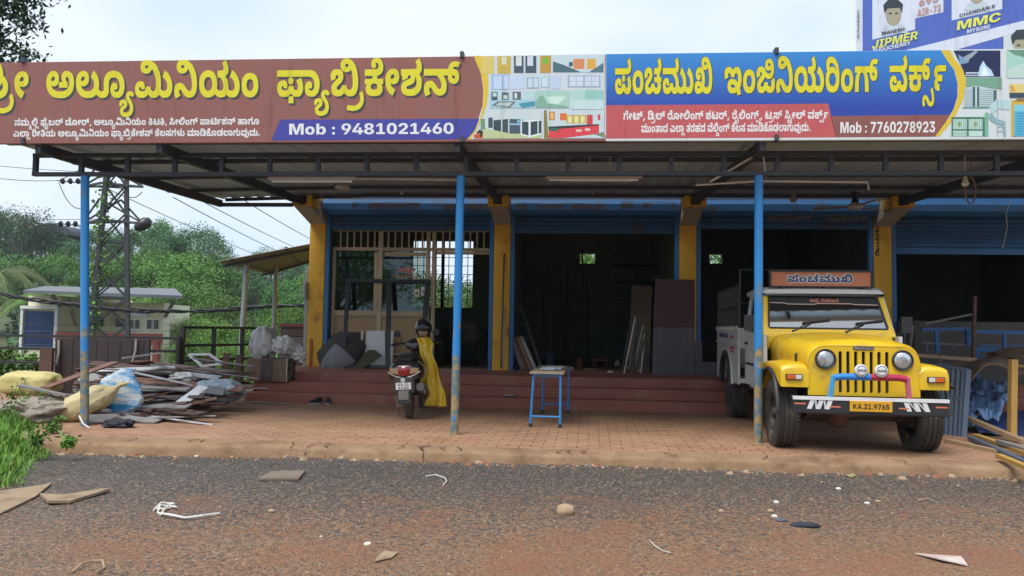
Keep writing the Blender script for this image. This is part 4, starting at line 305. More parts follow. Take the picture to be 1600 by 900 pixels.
TEXTS = {
'ಶ್ರೀ':[[0,0],[1,720],[2,858]],
'ಅಲ್ಯೂಮಿನಿಯಂ':[[3,0],[4,991],[5,1827],[6,2676],[7,2964],[8,4270],[9,5096],[10,6517]],
'ಫ್ಯಾಬ್ರಿಕೇಶನ್':[[11,0],[12,894],[6,1418],[13,1706],[1,2643],[14,2781],[2,3439],[15,3937],[16,4663]],
'ನಮ್ಮಲ್ಲಿ ಫೈಬರ್ ಡೋರ್, ಅಲ್ಯೂಮಿನಿಯಂ ಕಿಟಕಿ, ಸೀಲಿಂಗ್ ಪಾರ್ಟಿಶನ್ ಹಾಗೂ':[[17,0],[18,788],[19,2055],[20,2319],[21,3202],[22,3545],[23,4439],[24,4630],[25,5546],[26,6919],[5,7782],[2,8631],[25,9128],[27,10214],[3,10834],[4,11824],[5,12661],[6,13510],[7,13798],[8,15104],[9,15929],[10,17351],[28,18262],[29,18917],[28,19856],[27,20511],[30,21131],[2,21912],[20,22409],[10,23292],[31,23916],[32,25295],[12,26189],[33,26713],[34,27650],[15,28260],[16,28986],[35,30441],[12,31326],[36,31850],[5,32570]],
'ಎಲ್ಲಾ ರೀತಿಯ ಅಲ್ಯೂಮಿನಿಯಂ ಫ್ಯಾಬ್ರಿಕೇಶನ್ ಕೆಲಸಗಳು ಮಾಡಿಕೊಡಲಾಗುವುದು.':[[37,0],[38,884],[12,1748],[21,2272],[39,2615],[2,3321],[40,3819],[9,4521],[3,6230],[4,7221],[5,8057],[6,8907],[7,9194],[8,10501],[9,11326],[10,12748],[11,13659],[12,14553],[6,15077],[13,15365],[1,16302],[14,16440],[2,17098],[15,17596],[16,18322],[14,19777],[4,20435],[41,21271],[36,22059],[42,22779],[43,23573],[44,24262],[12,25529],[45,26053],[14,26915],[5,27573],[46,28422],[38,29285],[12,30148],[36,30672],[47,31392],[48,31763],[49,32658],[50,32960],[47,33800],[51,34172]],
'ಪಂಚಮುಖಿ':[[52,0],[10,894],[53,1517],[18,2445],[47,3711],[54,4083]],
'ಇಂಜಿನಿಯರಿಂಗ್':[[55,0],[10,838],[56,1462],[8,2354],[9,3180],[39,4601],[10,5308],[31,5932]],
'ವರ್ಕ್ಸ್':[[48,0],[57,895],[58,1931],[34,2079]],
'ಗೇಟ್, ಡ್ರಿಲ್ ರೋಲಿಂಗ್ ಶಟರ್, ರೈಲಿಂಗ್ಸ್, ಟ್ರಸ್ ಸ್ಟೀಲ್ ವರ್ಕ್ಸ್':[[59,0],[2,720],[60,1217],[27,2540],[45,3160],[1,4023],[61,4160],[62,5705],[5,6412],[2,7261],[20,7759],[10,8642],[31,9265],[15,10644],[29,11370],[25,12310],[27,13396],[62,14016],[23,14722],[20,14913],[10,15796],[31,16420],[58,17511],[27,17658],[29,18278],[1,19218],[63,19355],[30,20810],[64,21592],[2,21741],[61,22238],[48,23784],[57,24678],[58,25715],[34,25862]],
'ಮುಂತಾದ ಎಲ್ಲಾ ತರಹದ ವೆಲ್ಡಿಂಗ್ ಕೆಲಸ ಮಾಡಿಕೊಡಲಾಗುವುದು.':[[18,0],[47,1267],[10,1638],[65,2262],[12,2973],[50,3497],[37,4625],[38,5510],[12,6373],[21,6897],[66,7240],[67,7951],[68,8658],[50,9543],[69,10671],[20,11566],[70,12449],[10,12503],[31,13127],[14,14506],[4,15164],[41,16000],[44,17075],[12,18342],[45,18866],[14,19728],[5,20387],[46,21236],[38,22098],[12,22961],[36,23485],[47,24205],[48,24577],[49,25472],[50,25773],[47,26613],[51,26985]],
'ವಿಷ್ಣುಶ್ರೀ':[[71,0],[72,931],[47,1851],[73,2222],[0,2298],[1,3018],[2,3156]],
'ಅಪ್ಪ ಗುರುಜನ':[[3,0],[52,991],[74,1884],[36,2320],[47,3040],[67,3412],[47,4118],[75,4490],[17,5382]],
'Mob : 9481021460':[[76,0],[77,929],[78,1538],[79,2433],[80,2970],[81,3616],[82,4261],[83,4906],[84,5552],[85,6197],[83,6842],[81,7487],[86,8133],[84,8778]],
'Mob : 7760278923':[[76,0],[77,929],[78,1538],[79,2433],[87,2970],[87,3616],[86,4261],[84,4906],[85,5552],[87,6197],[82,6842],[80,7487],[85,8133],[88,8778]],
'KA.21.9765':[[89,0],[90,724],[91,1478],[85,1747],[83,2392],[91,3037],[80,3306],[87,3951],[86,4596],[92,5241]],
'JIPMER':[[93,0],[94,583],[95,1044],[76,1691],[96,2620],[97,3232]],
'PUDUCHERRY':[[95,0],[98,647],[99,1367],[98,2083],[100,2804],[101,3541],[96,4280],[97,4892],[97,5552],[102,6211]],
'MAHESH':[[76,0],[90,929],[101,1684],[96,2423],[103,3035],[101,3696]],
'CHANDAN R':[[100,0],[101,738],[90,1477],[104,2231],[99,2984],[90,3701],[104,4455],[97,5477]],
'MMC':[[76,0],[76,929],[100,1859]],
'MYSORE':[[76,0],[102,929],[103,1663],[105,2324],[97,3088],[96,3747]],
'AIR-73':[[90,0],[94,754],[97,1216],[106,1875],[87,2521],[88,3166]],
'695':[[86,0],[80,645],[92,1291]],
'Our Proud Students':[[105,0],[107,764],[108,1385],[95,2062],[108,2708],[77,3116],[107,3725],[109,4347],[103,5242],[110,5903],[107,6285],[109,6906],[111,7533],[112,8122],[110,8744],[113,9125]],
'Mahindra':[[76,0],[114,929],[115,1509],[116,2130],[112,2403],[109,3024],[108,3651],[114,4059]],
'KA 21':[[89,0],[90,724],[85,1747],[83,2392]],
'4724':[[81,0],[87,645],[85,1291],[81,1936]],
}
# ------------------------------------------------------------------ lettering: outlines kept as numbers, filled here
def unpack(c):
    x = y = 0; P = []
    for i in range(0, len(c), 2):
        x += c[i]; y += c[i + 1]; P.append((x * 5, y * 5))
    return P
GL = [[unpack(c) for c in g] for g in GLYPHS]
_gt = {}
def glyph_tris(g):
    if g in _gt: return _gt[g]
    vs, es, segs = [], [], []
    for c in GL[g]:
        pts = []
        for q in c:
            if not pts or q != pts[-1]: pts.append(q)
        if len(pts) > 1 and pts[0] == pts[-1]: pts.pop()
        if len(pts) < 3: continue
        o = len(vs); n = len(pts); vs += [Vector(q) for q in pts]; es += [(o + i, o + (i + 1) % n) for i in range(n)]
        segs += [(pts[i], pts[(i + 1) % n]) for i in range(n)]
    ov, oe, of, *_ = delaunay_2d_cdt(vs, es, [], 0, 0.01)
    keep = []
    for f in of:
        cx = sum(ov[i].x for i in f) / len(f); cy = sum(ov[i].y for i in f) / len(f); w = 0
        for (x0, y0), (x1, y1) in segs:
            if (y0 <= cy) != (y1 <= cy):
                if x0 + (cy - y0) / (y1 - y0) * (x1 - x0) > cx: w += 1 if y1 > y0 else -1
        if w: keep.append(tuple(f))
    _gt[g] = ([(v.x, v.y) for v in ov], keep); return _gt[g]
def text_mb(s, fmap, mb=None, dx=0.0, dy=0.0):
    """lettering s; fmap(u, v) takes em units (u along the line from 0 to 1 = its full width, v up in 1/1000 em) to a point"""
    mb = mb or MB(); lay = TEXTS[s]
    lo = min(x + min(p[0] for c in GL[g] for p in c) for g, x in lay); hi = max(x + max(p[0] for c in GL[g] for p in c) for g, x in lay)
    for k, (g, x) in enumerate(lay):
        vs, fs = glyph_tris(g)
        mb.add([fmap((px + x - lo) / (hi - lo), py, k) for px, py in vs], fs)
    return mb
# ================================================================== the ground
def nz3(x, y, z=0.0): return noise.noise(Vector((x, y, z)))
def sm(a, b, t):
    t = max(0, min(1, (t - a) / (b - a))); return t * t * (3 - 2 * t)
def asphalt():
    m = bpy.data.materials.new('asphalt'); m.use_nodes = True; nt = m.node_tree; N, L = nt.nodes, nt.links; b = N['Principled BSDF']
    t = N.new('ShaderNodeTexCoord')
    def noi(sc, d=6, r=0.65):
        n = N.new('ShaderNodeTexNoise'); n.inputs['Scale'].default_value = sc; n.inputs['Detail'].default_value = d; n.inputs['Roughness'].default_value = r
        L.new(t.outputs['Object'], n.inputs['Vector']); return n
    def ramp(src, p0, p1, c0=(0, 0, 0, 1), c1=(1, 1, 1, 1)):
        r = N.new('ShaderNodeValToRGB'); r.color_ramp.elements[0].position = p0; r.color_ramp.elements[1].position = p1
        r.color_ramp.elements[0].color = c0; r.color_ramp.elements[1].color = c1; L.new(src, r.inputs[0]); return r
    def mix(f, a, c, mode='MIX'):
        x = N.new('ShaderNodeMixRGB'); x.blend_type = mode
        for i, v in ((0, f), (1, a), (2, c)):
            if hasattr(v, 'links'): L.new(v, x.inputs[i])
            elif isinstance(v, tuple): x.inputs[i].default_value = (*v, 1)
            else: x.inputs[i].default_value = v
        return x.outputs[0]
    vo = N.new('ShaderNodeTexVoronoi'); vo.inputs['Scale'].default_value = 105; L.new(t.outputs['Object'], vo.inputs['Vector'])
    sp = N.new('ShaderNodeSeparateColor'); L.new(vo.outputs['Color'], sp.inputs[0])
    st = ramp(sp.outputs[0], 0.25, 1.0, (0.032, 0.031, 0.031, 1), (0.135, 0.125, 0.112, 1))
    base = mix(ramp(noi(1.1).outputs['Fac'], 0.35, 0.65).outputs[0], st.outputs[0], mix(0.3, st.outputs[0], (0.07, 0.052, 0.04)))
    xyz = N.new('ShaderNodeSeparateXYZ'); L.new(t.outputs['Object'], xyz.inputs[0])
    far = N.new('ShaderNodeMapRange'); far.inputs[1].default_value = 4.6; far.inputs[2].default_value = 7.0; far.inputs[3].default_value = 0.10; far.inputs[4].default_value = -0.08
    L.new(xyz.outputs[1], far.inputs[0])
    rgt = N.new('ShaderNodeMapRange'); rgt.inputs[1].default_value = -3.5; rgt.inputs[2].default_value = 3.5; rgt.inputs[3].default_value = -0.05; rgt.inputs[4].default_value = 0.05
    L.new(xyz.outputs[0], rgt.inputs[0])
    ad = N.new('ShaderNodeMath'); ad.operation = 'ADD'; L.new(far.outputs[0], ad.inputs[0]); L.new(rgt.outputs[0], ad.inputs[1])
    def biased(n):
        a = N.new('ShaderNodeMath'); a.operation = 'ADD'; L.new(n.outputs['Fac'], a.inputs[0]); L.new(ad.outputs[0], a.inputs[1]); return a.outputs[0]
    grit = biased(noi(30, 3, 0.8))                                  # dirt lodged between the stones
    c = mix(ramp(grit, 0.46, 0.64).outputs[0], base, (0.30, 0.16, 0.08))
    vo2 = N.new('ShaderNodeTexVoronoi'); vo2.inputs['Scale'].default_value = 60; L.new(t.outputs['Object'], vo2.inputs['Vector'])
    sp2 = N.new('ShaderNodeSeparateColor'); L.new(vo2.outputs['Color'], sp2.inputs[0])
    c = mix(ramp(sp2.outputs[1], 0.88, 0.94).outputs[0], c, (0.30, 0.22, 0.15))
    patch = biased(noi(1.5, 7, 0.72))
    c = mix(ramp(patch, 0.53, 0.74, c1=(0.75, 0.75, 0.75, 1)).outputs[0], c, (0.29, 0.115, 0.055))
    L.new(c, b.inputs['Base Color'])
    rr = ramp(noi(0.7, 3).outputs['Fac'], 0.4, 0.62, (0.55, 0.55, 0.55, 1), (0.9, 0.9, 0.9, 1)); L.new(rr.outputs[0], b.inputs['Roughness'])
    bp = N.new('ShaderNodeBump'); bp.inputs['Strength'].default_value = 0.9; bp.inputs['Distance'].default_value = 0.012
    inv = ramp(vo.outputs['Distance'], 0.0, 0.75, (1, 1, 1, 1), (0, 0, 0, 1)); L.new(inv.outputs[0], bp.inputs['Height']); L.new(bp.outputs[0], b.inputs['Normal'])
    return m
def road_z(x, y):
    return -0.118 + 0.022 * nz3(x * 0.7, y * 0.7) + 0.008 * nz3(x * 3, y * 3) - 0.012 * (7.6 - y) * 0.3
mb = MB(); mb.grid(lambda u, v: (-26 + 52 * u, -14 + 21.75 * v, road_z(-26 + 52 * u, -14 + 21.75 * v)), 208, 87)
struct('road', mb, asphalt(), smooth=60)

def terr(x, y):
    left = 1 - sm(-8, 6, x)
    h = -0.75
    h -= 1.4 * left * sm(13, 30, y)
    h += (4.0 + 3 * sm(-30, -52, x)) * sm(46, 118, y) * (0.35 + 0.65 * (1 - sm(-34, -14, x)))
    h += 26 * sm(120, 420, y)
    return h + 0.25 * nz3(x * 0.15, y * 0.15)
soil = mat('soil', (0.20, 0.11, 0.06), (0.10, 0.13, 0.04), 0.6, 0.95, 0.5, 3)
mb = MB(); mb.grid(lambda u, v: (-500 + 1000 * u, -500 + 512 * v, -0.75 - 0.0 * v), 40, 40)
def tg(u, v):
    x = -90 + 180 * u; y = 12 + 168 * v; return (x, y, terr(x, y))
struct('ground', mb, soil)
mb = MB(); mb.grid(tg, 120, 100); struct('hillside_ground', mb, mat('hill_soil', (0.06, 0.10, 0.03), (0.10, 0.09, 0.04), 0.3, 0.95, 0.5, 3), smooth=60)
mb = MB(); mb.grid(lambda u, v: (-500 + 1000 * u, 178 + 500 * v, terr(-90 + 180 * u, 178 + 500 * v) - 0.5), 40, 40)
struct('far_hill', mb, mat('far_green', (0.05, 0.09, 0.04), (0.07, 0.12, 0.05), 0.05, 0.95), smooth=60)

# paved forecourt
def paver():
    m = bpy.data.materials.new('paver'); m.use_nodes = True; nt = m.node_tree; N, L = nt.nodes, nt.links; b = N['Principled BSDF']
    t = N.new('ShaderNodeTexCoord'); br = N.new('ShaderNodeTexBrick'); mpn = N.new('ShaderNodeMapping')
    L.new(t.outputs['Object'], mpn.inputs[0]); mpn.inputs['Rotation'].default_value = (0, 0, R_(1.2))
    w = N.new('ShaderNodeTexNoise'); w.inputs['Scale'].default_value = 6; L.new(t.outputs['Object'], w.inputs['Vector'])
    va = N.new('ShaderNodeVectorMath'); va.operation = 'MULTIPLY_ADD'; va.inputs[1].default_value = (0.03, 0.03, 0); L.new(w.outputs['Color'], va.inputs[0]); L.new(mpn.outputs[0], va.inputs[2])
    L.new(va.outputs[0], br.inputs['Vector'])
    for k, v in (('Scale', 1.0), ('Mortar Size', 0.007), ('Mortar Smooth', 0.3), ('Brick Width', 0.235), ('Row Height', 0.125), ('Bias', -0.1)): br.inputs[k].default_value = v
    br.inputs['Color1'].default_value = (0.36, 0.20, 0.112, 1); br.inputs['Color2'].default_value = (0.285, 0.15, 0.082, 1); br.inputs['Mortar'].default_value = (0.10, 0.05, 0.03, 1)
    n = N.new('ShaderNodeTexNoise'); n.inputs['Scale'].default_value = 1.3; n.inputs['Detail'].default_value = 7; n.inputs['Roughness'].default_value = 0.7; L.new(t.outputs['Object'], n.inputs['Vector'])
    r = N.new('ShaderNodeValToRGB'); r.color_ramp.elements[0].position = 0.42; r.color_ramp.elements[1].position = 0.66; L.new(n.outputs['Fac'], r.inputs[0])
    d = N.new('ShaderNodeMixRGB'); L.new(r.outputs[0], d.inputs[0]); L.new(br.outputs['Color'], d.inputs[1])
    d2 = N.new('ShaderNodeMixRGB'); d2.inputs[0].default_value = 0.6; L.new(br.outputs['Color'], d2.inputs[1]); d2.inputs[2].default_value = (0.41, 0.245, 0.145, 1); L.new(d2.outputs[0], d.inputs[2])
    n4 = N.new('ShaderNodeTexNoise'); n4.inputs['Scale'].default_value = 60; n4.inputs['Detail'].default_value = 3; L.new(t.outputs['Object'], n4.inputs['Vector'])
    m4 = N.new('ShaderNodeMixRGB'); m4.blend_type = 'OVERLAY'; m4.inputs[0].default_value = 0.35; L.new(d.outputs[0], m4.inputs[1]); L.new(n4.outputs['Fac'], m4.inputs[2])
    L.new(m4.outputs[0], b.inputs['Base Color']); b.inputs['Roughness'].default_value = 0.8
    bp = N.new('ShaderNodeBump'); bp.inputs['Strength'].default_value = 0.7; bp.inputs['Distance'].default_value = 0.01; bp.invert = True
    L.new(br.outputs['Fac'], bp.inputs['Height']); L.new(bp.outputs[0], b.inputs['Normal'])
    return m
mb = MB(); mb.grid(lambda u, v: (-14 + 24 * u, 7.86 + 4.3 * v, 0.006 * nz3((-14 + 24 * u) * 1.2, 4.3 * v * 1.2) if v > 0 else -0.004), 96, 20)
struct('pavement', mb, paver(), smooth=60)
mb = MB(); mb.box(-14, 12.15, -0.8, -5.2, 14.2, -0.012); struct('concrete_apron', mb, mat('apron', (0.25, 0.2, 0.16), (0.16, 0.12, 0.09), 2, 0.9, 0.4))
# the broken concrete kerb: a strip with an uneven outer edge
conc = mat('kerb_concrete', (0.32, 0.205, 0.115), (0.23, 0.14, 0.075), 2.2, 0.9, 0.5, 22, dirt=(0.17, 0.095, 0.05), dscale=2.4, damt=0.6)
def kerb_front(x): return 7.60 + 0.05 * nz3(x * 1.3, 3.1) + 0.045 * nz3(x * 5.1, 1.7) + 0.02 * nz3(x * 15, 6) + (0.12 if x < -3 else 0) * sm(-3, -4.5, x) * -1
PR = [(0.0, -0.002), (0.035, 0.0), (0.2, -0.005), (0.6, -0.012), (0.88, -0.022), (0.955, -0.05), (1.0, -0.17)]
NX = 420
mb = MB()
secs = []
for i in range(NX + 1):
    x = -14 + 24 * i / NX; f = kerb_front(x)
    secs.append([(x, 7.87 + (f - 7.87) * a, z + (0.007 * nz3(x * 5, a * 3, 5) + 0.006 * round(2 * nz3(x * 1.7, a, 8))) * (1 if a > 0.1 else 0.2) - (0.05 * max(0, nz3(x * 2.3, 9.2) - 0.25) if a > 0.5 else 0)) for a, z in PR])
mb.loft(secs, cap=False, closed=False)
struct('kerb', mb, conc, smooth=50)
crk = mat('crack_dirt', (0.05, 0.03, 0.02), (0.09, 0.05, 0.03), 8, 0.95)
mb = MB(); rnd = random.Random(3)
for x0 in (-3.9, -3.86, -2.9, -2.6, -2.55, -1.72, -1.6, -1.45, -1.3, -1.18, -0.1, -0.02, 0.12, 1.9, -4.6, 0.9, 3.1):
    x, y = x0, 7.83; pts = []
    while y > 7.60:
        pts.append((x, y)); x += rnd.uniform(-0.07, 0.07); y -= rnd.uniform(0.03, 0.07)
    for (xa, ya), (xb, yb) in zip(pts, pts[1:]):
        d = Vector((xb - xa, yb - ya)).normalized() * rnd.uniform(0.003, 0.008); n = (-d.y, d.x)
        def zz(y): 
            a = (7.87 - y) / 0.27; return -0.012 - 0.02 * sm(0.6, 0.85, a) - 0.07 * sm(0.82, 0.97, a) + 0.012
        mb.add([(xa - n[0], ya - n[1], zz(ya) + .004), (xa + n[0], ya + n[1], zz(ya) + .004), (xb + n[0], yb + n[1], zz(yb) + .004), (xb - n[0], yb - n[1], zz(yb) + .004)], [(0, 1, 2, 3)])
struct('kerb_cracks', mb, crk)
# loose stones, crumbs of concrete and red earth at the foot of the kerb and over the road: nobody could count them
def pebble(mb, x, y, z, r, rnd):
    a = rnd.uniform(0, 6.28); vs = []
    for k in range(5):
        t = a + k * 1.2566; q = r * rnd.uniform(0.7, 1.2); vs.append((x + q * math.cos(t), y + q * math.sin(t), z))
    vs += [(x + 0.45 * (p[0] - x), y + 0.45 * (p[1] - y), z + r * rnd.uniform(0.35, 0.7)) for p in vs[:5]]
    mb.add(vs, [(5, 6, 7, 8, 9)] + [(i, (i + 1) % 5, 5 + (i + 1) % 5, 5 + i) for i in range(5)])
gm = [mat('stone_buff', (0.42, 0.31, 0.2), (0.3, 0.2, 0.12), 20, 0.9), mat('stone_grey', (0.16, 0.15, 0.14), (0.1, 0.09, 0.085), 20, 0.9),
      mat('stone_red', (0.3, 0.13, 0.07), (0.2, 0.08, 0.045), 20, 0.95), mat('stone_white', (0.7, 0.66, 0.58), None, 20, 0.8)]
mb = MB(); rnd = random.Random(11)
for i in range(6500):
    y = 3.2 + 4.4 * rnd.random() ** 1.25; x = rnd.uniform(-0.85, 0.85) * (y + 1) - 0.2
    mb.cur = rnd.choices((0, 1, 2, 3), (5, 6, 4, 0.22))[0]
    if nz3(x * 0.8, y * 0.8, 4) < -0.25 and rnd.random() < 0.6: continue
    pebble(mb, x, y, road_z(x, y) - 0.001, rnd.uniform(0.003, 0.0075) if rnd.random() < 0.97 else rnd.uniform(0.009, 0.016), rnd)
for i in range(900):
    x = rnd.uniform(-6, 6); y = kerb_front(x) - abs(rnd.gauss(0, 0.07)); mb.cur = rnd.choices((0, 1, 2), (4, 2, 4))[0]
    pebble(mb, x, y, road_z(x, y) - 0.002, rnd.uniform(0.005, 0.018) if i % 9 else rnd.uniform(0.02, 0.045), rnd)
struct('gravel', mb, gm); bpy.data.objects['gravel']['kind'] = 'stuff'

# ================================================================== the shop building
yellow = mat('yellow_wall', (0.72, 0.42, 0.04), (0.63, 0.35, 0.035), 2.5, 0.75, 0.25, 20, dirt=(0.30, 0.16, 0.05), dscale=2.2, damt=0.25)
blue = mat('blue_paint', (0.03, 0.17, 0.42), (0.025, 0.13, 0.34), 3, 0.5, 0.1, 12, dirt=(0.07, 0.10, 0.14), dscale=3, damt=0.3, metal=0.0)
redox = mat('red_oxide', (0.33, 0.115, 0.08), (0.26, 0.085, 0.06), 1.8, 0.6, 0.25, 14, dirt=(0.34, 0.17, 0.11), dscale=2.6, damt=0.35)
cem = mat('grey_cement', (0.30, 0.29, 0.28), (0.2, 0.2, 0.2), 3, 0.9, 0.4)
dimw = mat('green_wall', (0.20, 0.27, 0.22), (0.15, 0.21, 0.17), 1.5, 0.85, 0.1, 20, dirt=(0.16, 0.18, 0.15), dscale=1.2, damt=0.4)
dkw = mat('dark_grey_wall', (0.10, 0.11, 0.12), (0.06, 0.065, 0.07), 1.5, 0.9, 0.2)  # plain dark grey for the walls of the right hand bays
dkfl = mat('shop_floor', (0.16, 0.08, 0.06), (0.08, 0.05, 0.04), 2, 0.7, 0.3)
B = thing('shop_building', 'single storey row of workshops with yellow pillars, blue rolling shutters and red steps', 'building', (0.3, 14, 0))
PX = [-4.78, -1.33, 2.0, 5.36, 8.75]; PW = 0.15; YW = 14.0; ZF = 0.46
mb = MB(); mb.box(-5.15, 12.36, -0.6, 10, 20.2, ZF); part('plinth', mb, [redox], B, bevel=0.015)
mb = MB(); mb.box(-5.15, 11.75, -0.3, 10, 12.055, 0.155); mb.box(-5.15, 12.057, -0.3, 10, 12.358, 0.31); part('steps', mb, redox, B, bevel=0.015)
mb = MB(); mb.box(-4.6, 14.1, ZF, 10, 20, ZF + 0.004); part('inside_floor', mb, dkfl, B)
for i, x in enumerate(PX):
    mb = MB(); mb.box(x - PW, 13.86, ZF, x + PW, 14.2, 3.5); mb.box(x - PW, 13.86, 3.5, x + PW, 13.957, 3.9); mb.cur = 1
    mb.prism([(13.858, 3.1), (12.98, 3.30), (13.401, 3.303), (13.401, 3.5), (13.858, 3.5)], x - PW, x + PW,
             Matrix(((0, 0, 1, 0), (1, 0, 0, 0), (0, 1, 0, 0), (0, 0, 0, 1))))
    mb.cur = 0
    for a, b in ((-PW - 0.03, -0.08), (0.08, PW + 0.03)): mb.box(x + a, 12.98, 3.304, x + b, 13.4, 3.50)
    mb.box(x - 0.0799, 12.98, 3.304, x + 0.0799, 13.4, 3.34)
    part('pillar', mb, [yellow, mat('bare_concrete', (0.48, 0.42, 0.33), (0.34, 0.3, 0.24), 4, 0.9, 0.4)], B, bevel=0.012)
mb = MB(); mb.box(-4.93, 13.96, 3.5, 10, 14.22, 3.95); part('lintel_beam', mb, mat('beam_plaster', (0.16, 0.17, 0.19), (0.11, 0.12, 0.14), 2, 0.9), B)
mb = MB(); mb.box(-5.1, 13.4, 3.95, 10, 20.4, 4.08); part('roof_slab', mb, cem, B)
mb = MB(); mb.box(-4.93, 14.2, ZF, -4.72, 20, 3.95); part('side_wall', mb, yellow, B)
mb = MB(); mb.box(-4.718, 14.21, ZF + 0.005, -4.70, 17.79, 3.94); part('wall_lining', mb, dimw, B)
YO, YB = 17.8, 19.6
def wall_hole(mb, x0, x1, y, z0, z1, hx0, hx1, hz0, hz1, t=0.2):
    mb.box(x0, y, z0, hx0, y + t, z1); mb.box(hx1, y, z0, x1, y + t, z1); mb.box(hx0, y, z0, hx1, y + t, hz0); mb.box(hx0, y, hz1, hx1, y + t, z1)
w0, w1 = aty(640, 480, YO), aty(741, 376, YO)
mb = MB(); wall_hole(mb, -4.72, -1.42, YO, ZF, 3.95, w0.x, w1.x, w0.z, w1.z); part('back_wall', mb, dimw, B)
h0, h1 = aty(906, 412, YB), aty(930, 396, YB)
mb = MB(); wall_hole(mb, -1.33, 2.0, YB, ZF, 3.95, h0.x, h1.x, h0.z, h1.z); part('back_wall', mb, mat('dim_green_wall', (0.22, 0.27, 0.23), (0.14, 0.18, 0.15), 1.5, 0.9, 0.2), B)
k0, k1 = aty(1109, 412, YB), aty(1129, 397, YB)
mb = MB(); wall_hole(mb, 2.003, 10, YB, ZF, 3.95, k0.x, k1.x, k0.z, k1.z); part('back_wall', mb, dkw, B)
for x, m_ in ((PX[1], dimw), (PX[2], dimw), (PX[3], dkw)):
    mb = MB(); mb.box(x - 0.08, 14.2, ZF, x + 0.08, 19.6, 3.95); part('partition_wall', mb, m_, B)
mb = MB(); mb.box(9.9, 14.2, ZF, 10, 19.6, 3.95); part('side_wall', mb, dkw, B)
# window of the office, with its grille
fr = mat('window_iron', (0.03, 0.035, 0.04), None, 5, 0.6)
mb = MB()
for k in range(11): x = w0.x + (w1.x - w0.x) * k / 10; mb.box(x - 0.008, YO + 0.06, w0.z, x + 0.008, YO + 0.076, w1.z)
for k in range(9): z = w0.z + (w1.z - w0.z) * k / 8; mb.box(w0.x, YO + 0.077, z - 0.007, w1.x, YO + 0.09, z + 0.007)
for x in (w0.x, (w0.x + w1.x) / 2, w1.x): mb.box(x - 0.035, YO + 0.1, w0.z, x + 0.035, YO + 0.16, w1.z)
part('window_grille', mb, fr, B)
# shutters
def shutter(x0, x1, zbot, label):
    gm_ = mat('shutter_slat', (0.022, 0.11, 0.27), (0.018, 0.09, 0.22), 3, 0.5, 0.05, dirt=(0.05, 0.07, 0.10), dscale=2, damt=0.35)
    sh = thing('rolling_shutter', None, None, ((x0 + x1) / 2, 14, 3)); sh.parent = B; sh.location = Vector(((x0 + x1) / 2, 14, 3)) - B.location
    pr = [(13.96, 3.62), (13.72, 3.62), (13.62, 3.56), (13.585, 3.45), (13.62, 3.34), (13.70, 3.27), (13.96, 3.27)]
    mb = MB(); mb.prism(pr, x0 - 0.06, x1 + 0.06, Matrix(((0, 0, 1, 0), (1, 0, 0, 0), (0, 1, 0, 0), (0, 0, 0, 1)))); part('shutter_box', mb, blue, sh, smooth=30)
    mb = MB(); n = int((3.27 - zbot) / 0.075); rows = []
    for k in range(n):
        z0 = 3.268 - k * 0.075
        for a, d in ((0.0, 0.0), (0.012, -0.004), (0.03, -0.02), (0.045, -0.02), (0.063, -0.004)): rows.append((z0 - a, 13.93 + d))
    rows.append((zbot + 0.07, 13.93))
    mb.grid(lambda u, v: (x0 + (x1 - x0) * u, rows[round(v * (len(rows) - 1))][1], rows[round(v * (len(rows) - 1))][0]), 1, len(rows) - 1)
    mb.box(x0, 13.90, zbot, x1, 13.96, zbot + 0.072)
    part('slat_curtain', mb, gm_, sh)
    for x, q in ((x0, -1), (x1, 1)):
        mb = MB(); mb.box(min(x, x + q * 0.075), 13.87, ZF, max(x, x + q * 0.075), 13.97, 3.30); part('guide_rail', mb, blue, sh, bevel=0.008)
SH = [(PX[i] + PW + 0.08, PX[i + 1] - PW - 0.08) for i in range(4)]
for (a, b), z in zip(SH, (3.0, 2.96, 3.06, 2.63)): shutter(a, b, z, None)
# thin lead along the beam, lettering down the fourth pillar
pvc = mat('pvc_white', (0.62, 0.6, 0.55), (0.5, 0.48, 0.42), 6, 0.5)
mb = MB(); mb.tube([(x, 13.19 + 0.01 * math.sin(x), 3.475 + 0.006 * math.sin(x * 2.1)) for x in [-4.9 + 0.4 * i for i in range(27)]], 0.011, 6); part('conduit', mb, pvc, B, smooth=60)
c0, c1 = aty(1369, 330, 13.85), aty(1374, 400, 13.85)
mb = text_mb('ಪಂಚಮುಖಿ', lambda u, v, k: (c1.x - v / 1000 * 0.09, 13.855 - 0.0002 * k, c0.z + (c1.z - c0.z) * u)); part('painted_lettering', mb, mat('black_paint', (0.02, 0.02, 0.02), None, 5, 0.6), B)
# ================================================================== the canopy
steel = mat('dark_steel', (0.050, 0.055, 0.075), (0.036, 0.04, 0.055), 4, 0.6, 0.1, 20, dirt=(0.10, 0.07, 0.055), dscale=4, damt=0.2)
sheet = mat('roof_sheet', (0.46, 0.57, 0.69), (0.38, 0.48, 0.58), 1.2, 0.5, 0.0, metal=0.1, dirt=(0.36, 0.39, 0.42), dscale=1.0, damt=0.4, stretch=(1, 0.3, 1))
YF, YR = 8.42, 13.2
SLOPE = 0.040
def rz(y, x=0.0): return 3.30 + SLOPE * (y - 8.3) - 0.085 * sm(-3.5, -6.7, -abs(x) if x < 0 else 0) * (y - 8.4) / 4.8
CN = thing('canopy', 'steel canopy with corrugated roof sheets standing on blue posts in front of the shops', 'canopy', (-1.35, 8.72, 0))
def corr(u):
    k = u % 1.0
    return 0.028 * (min(1, max(0, (0.5 - abs(k - 0.5)) * 4 - 0.35)))
mb = MB(); n = 8 * 80; xl = -6.78; wid = 15.4
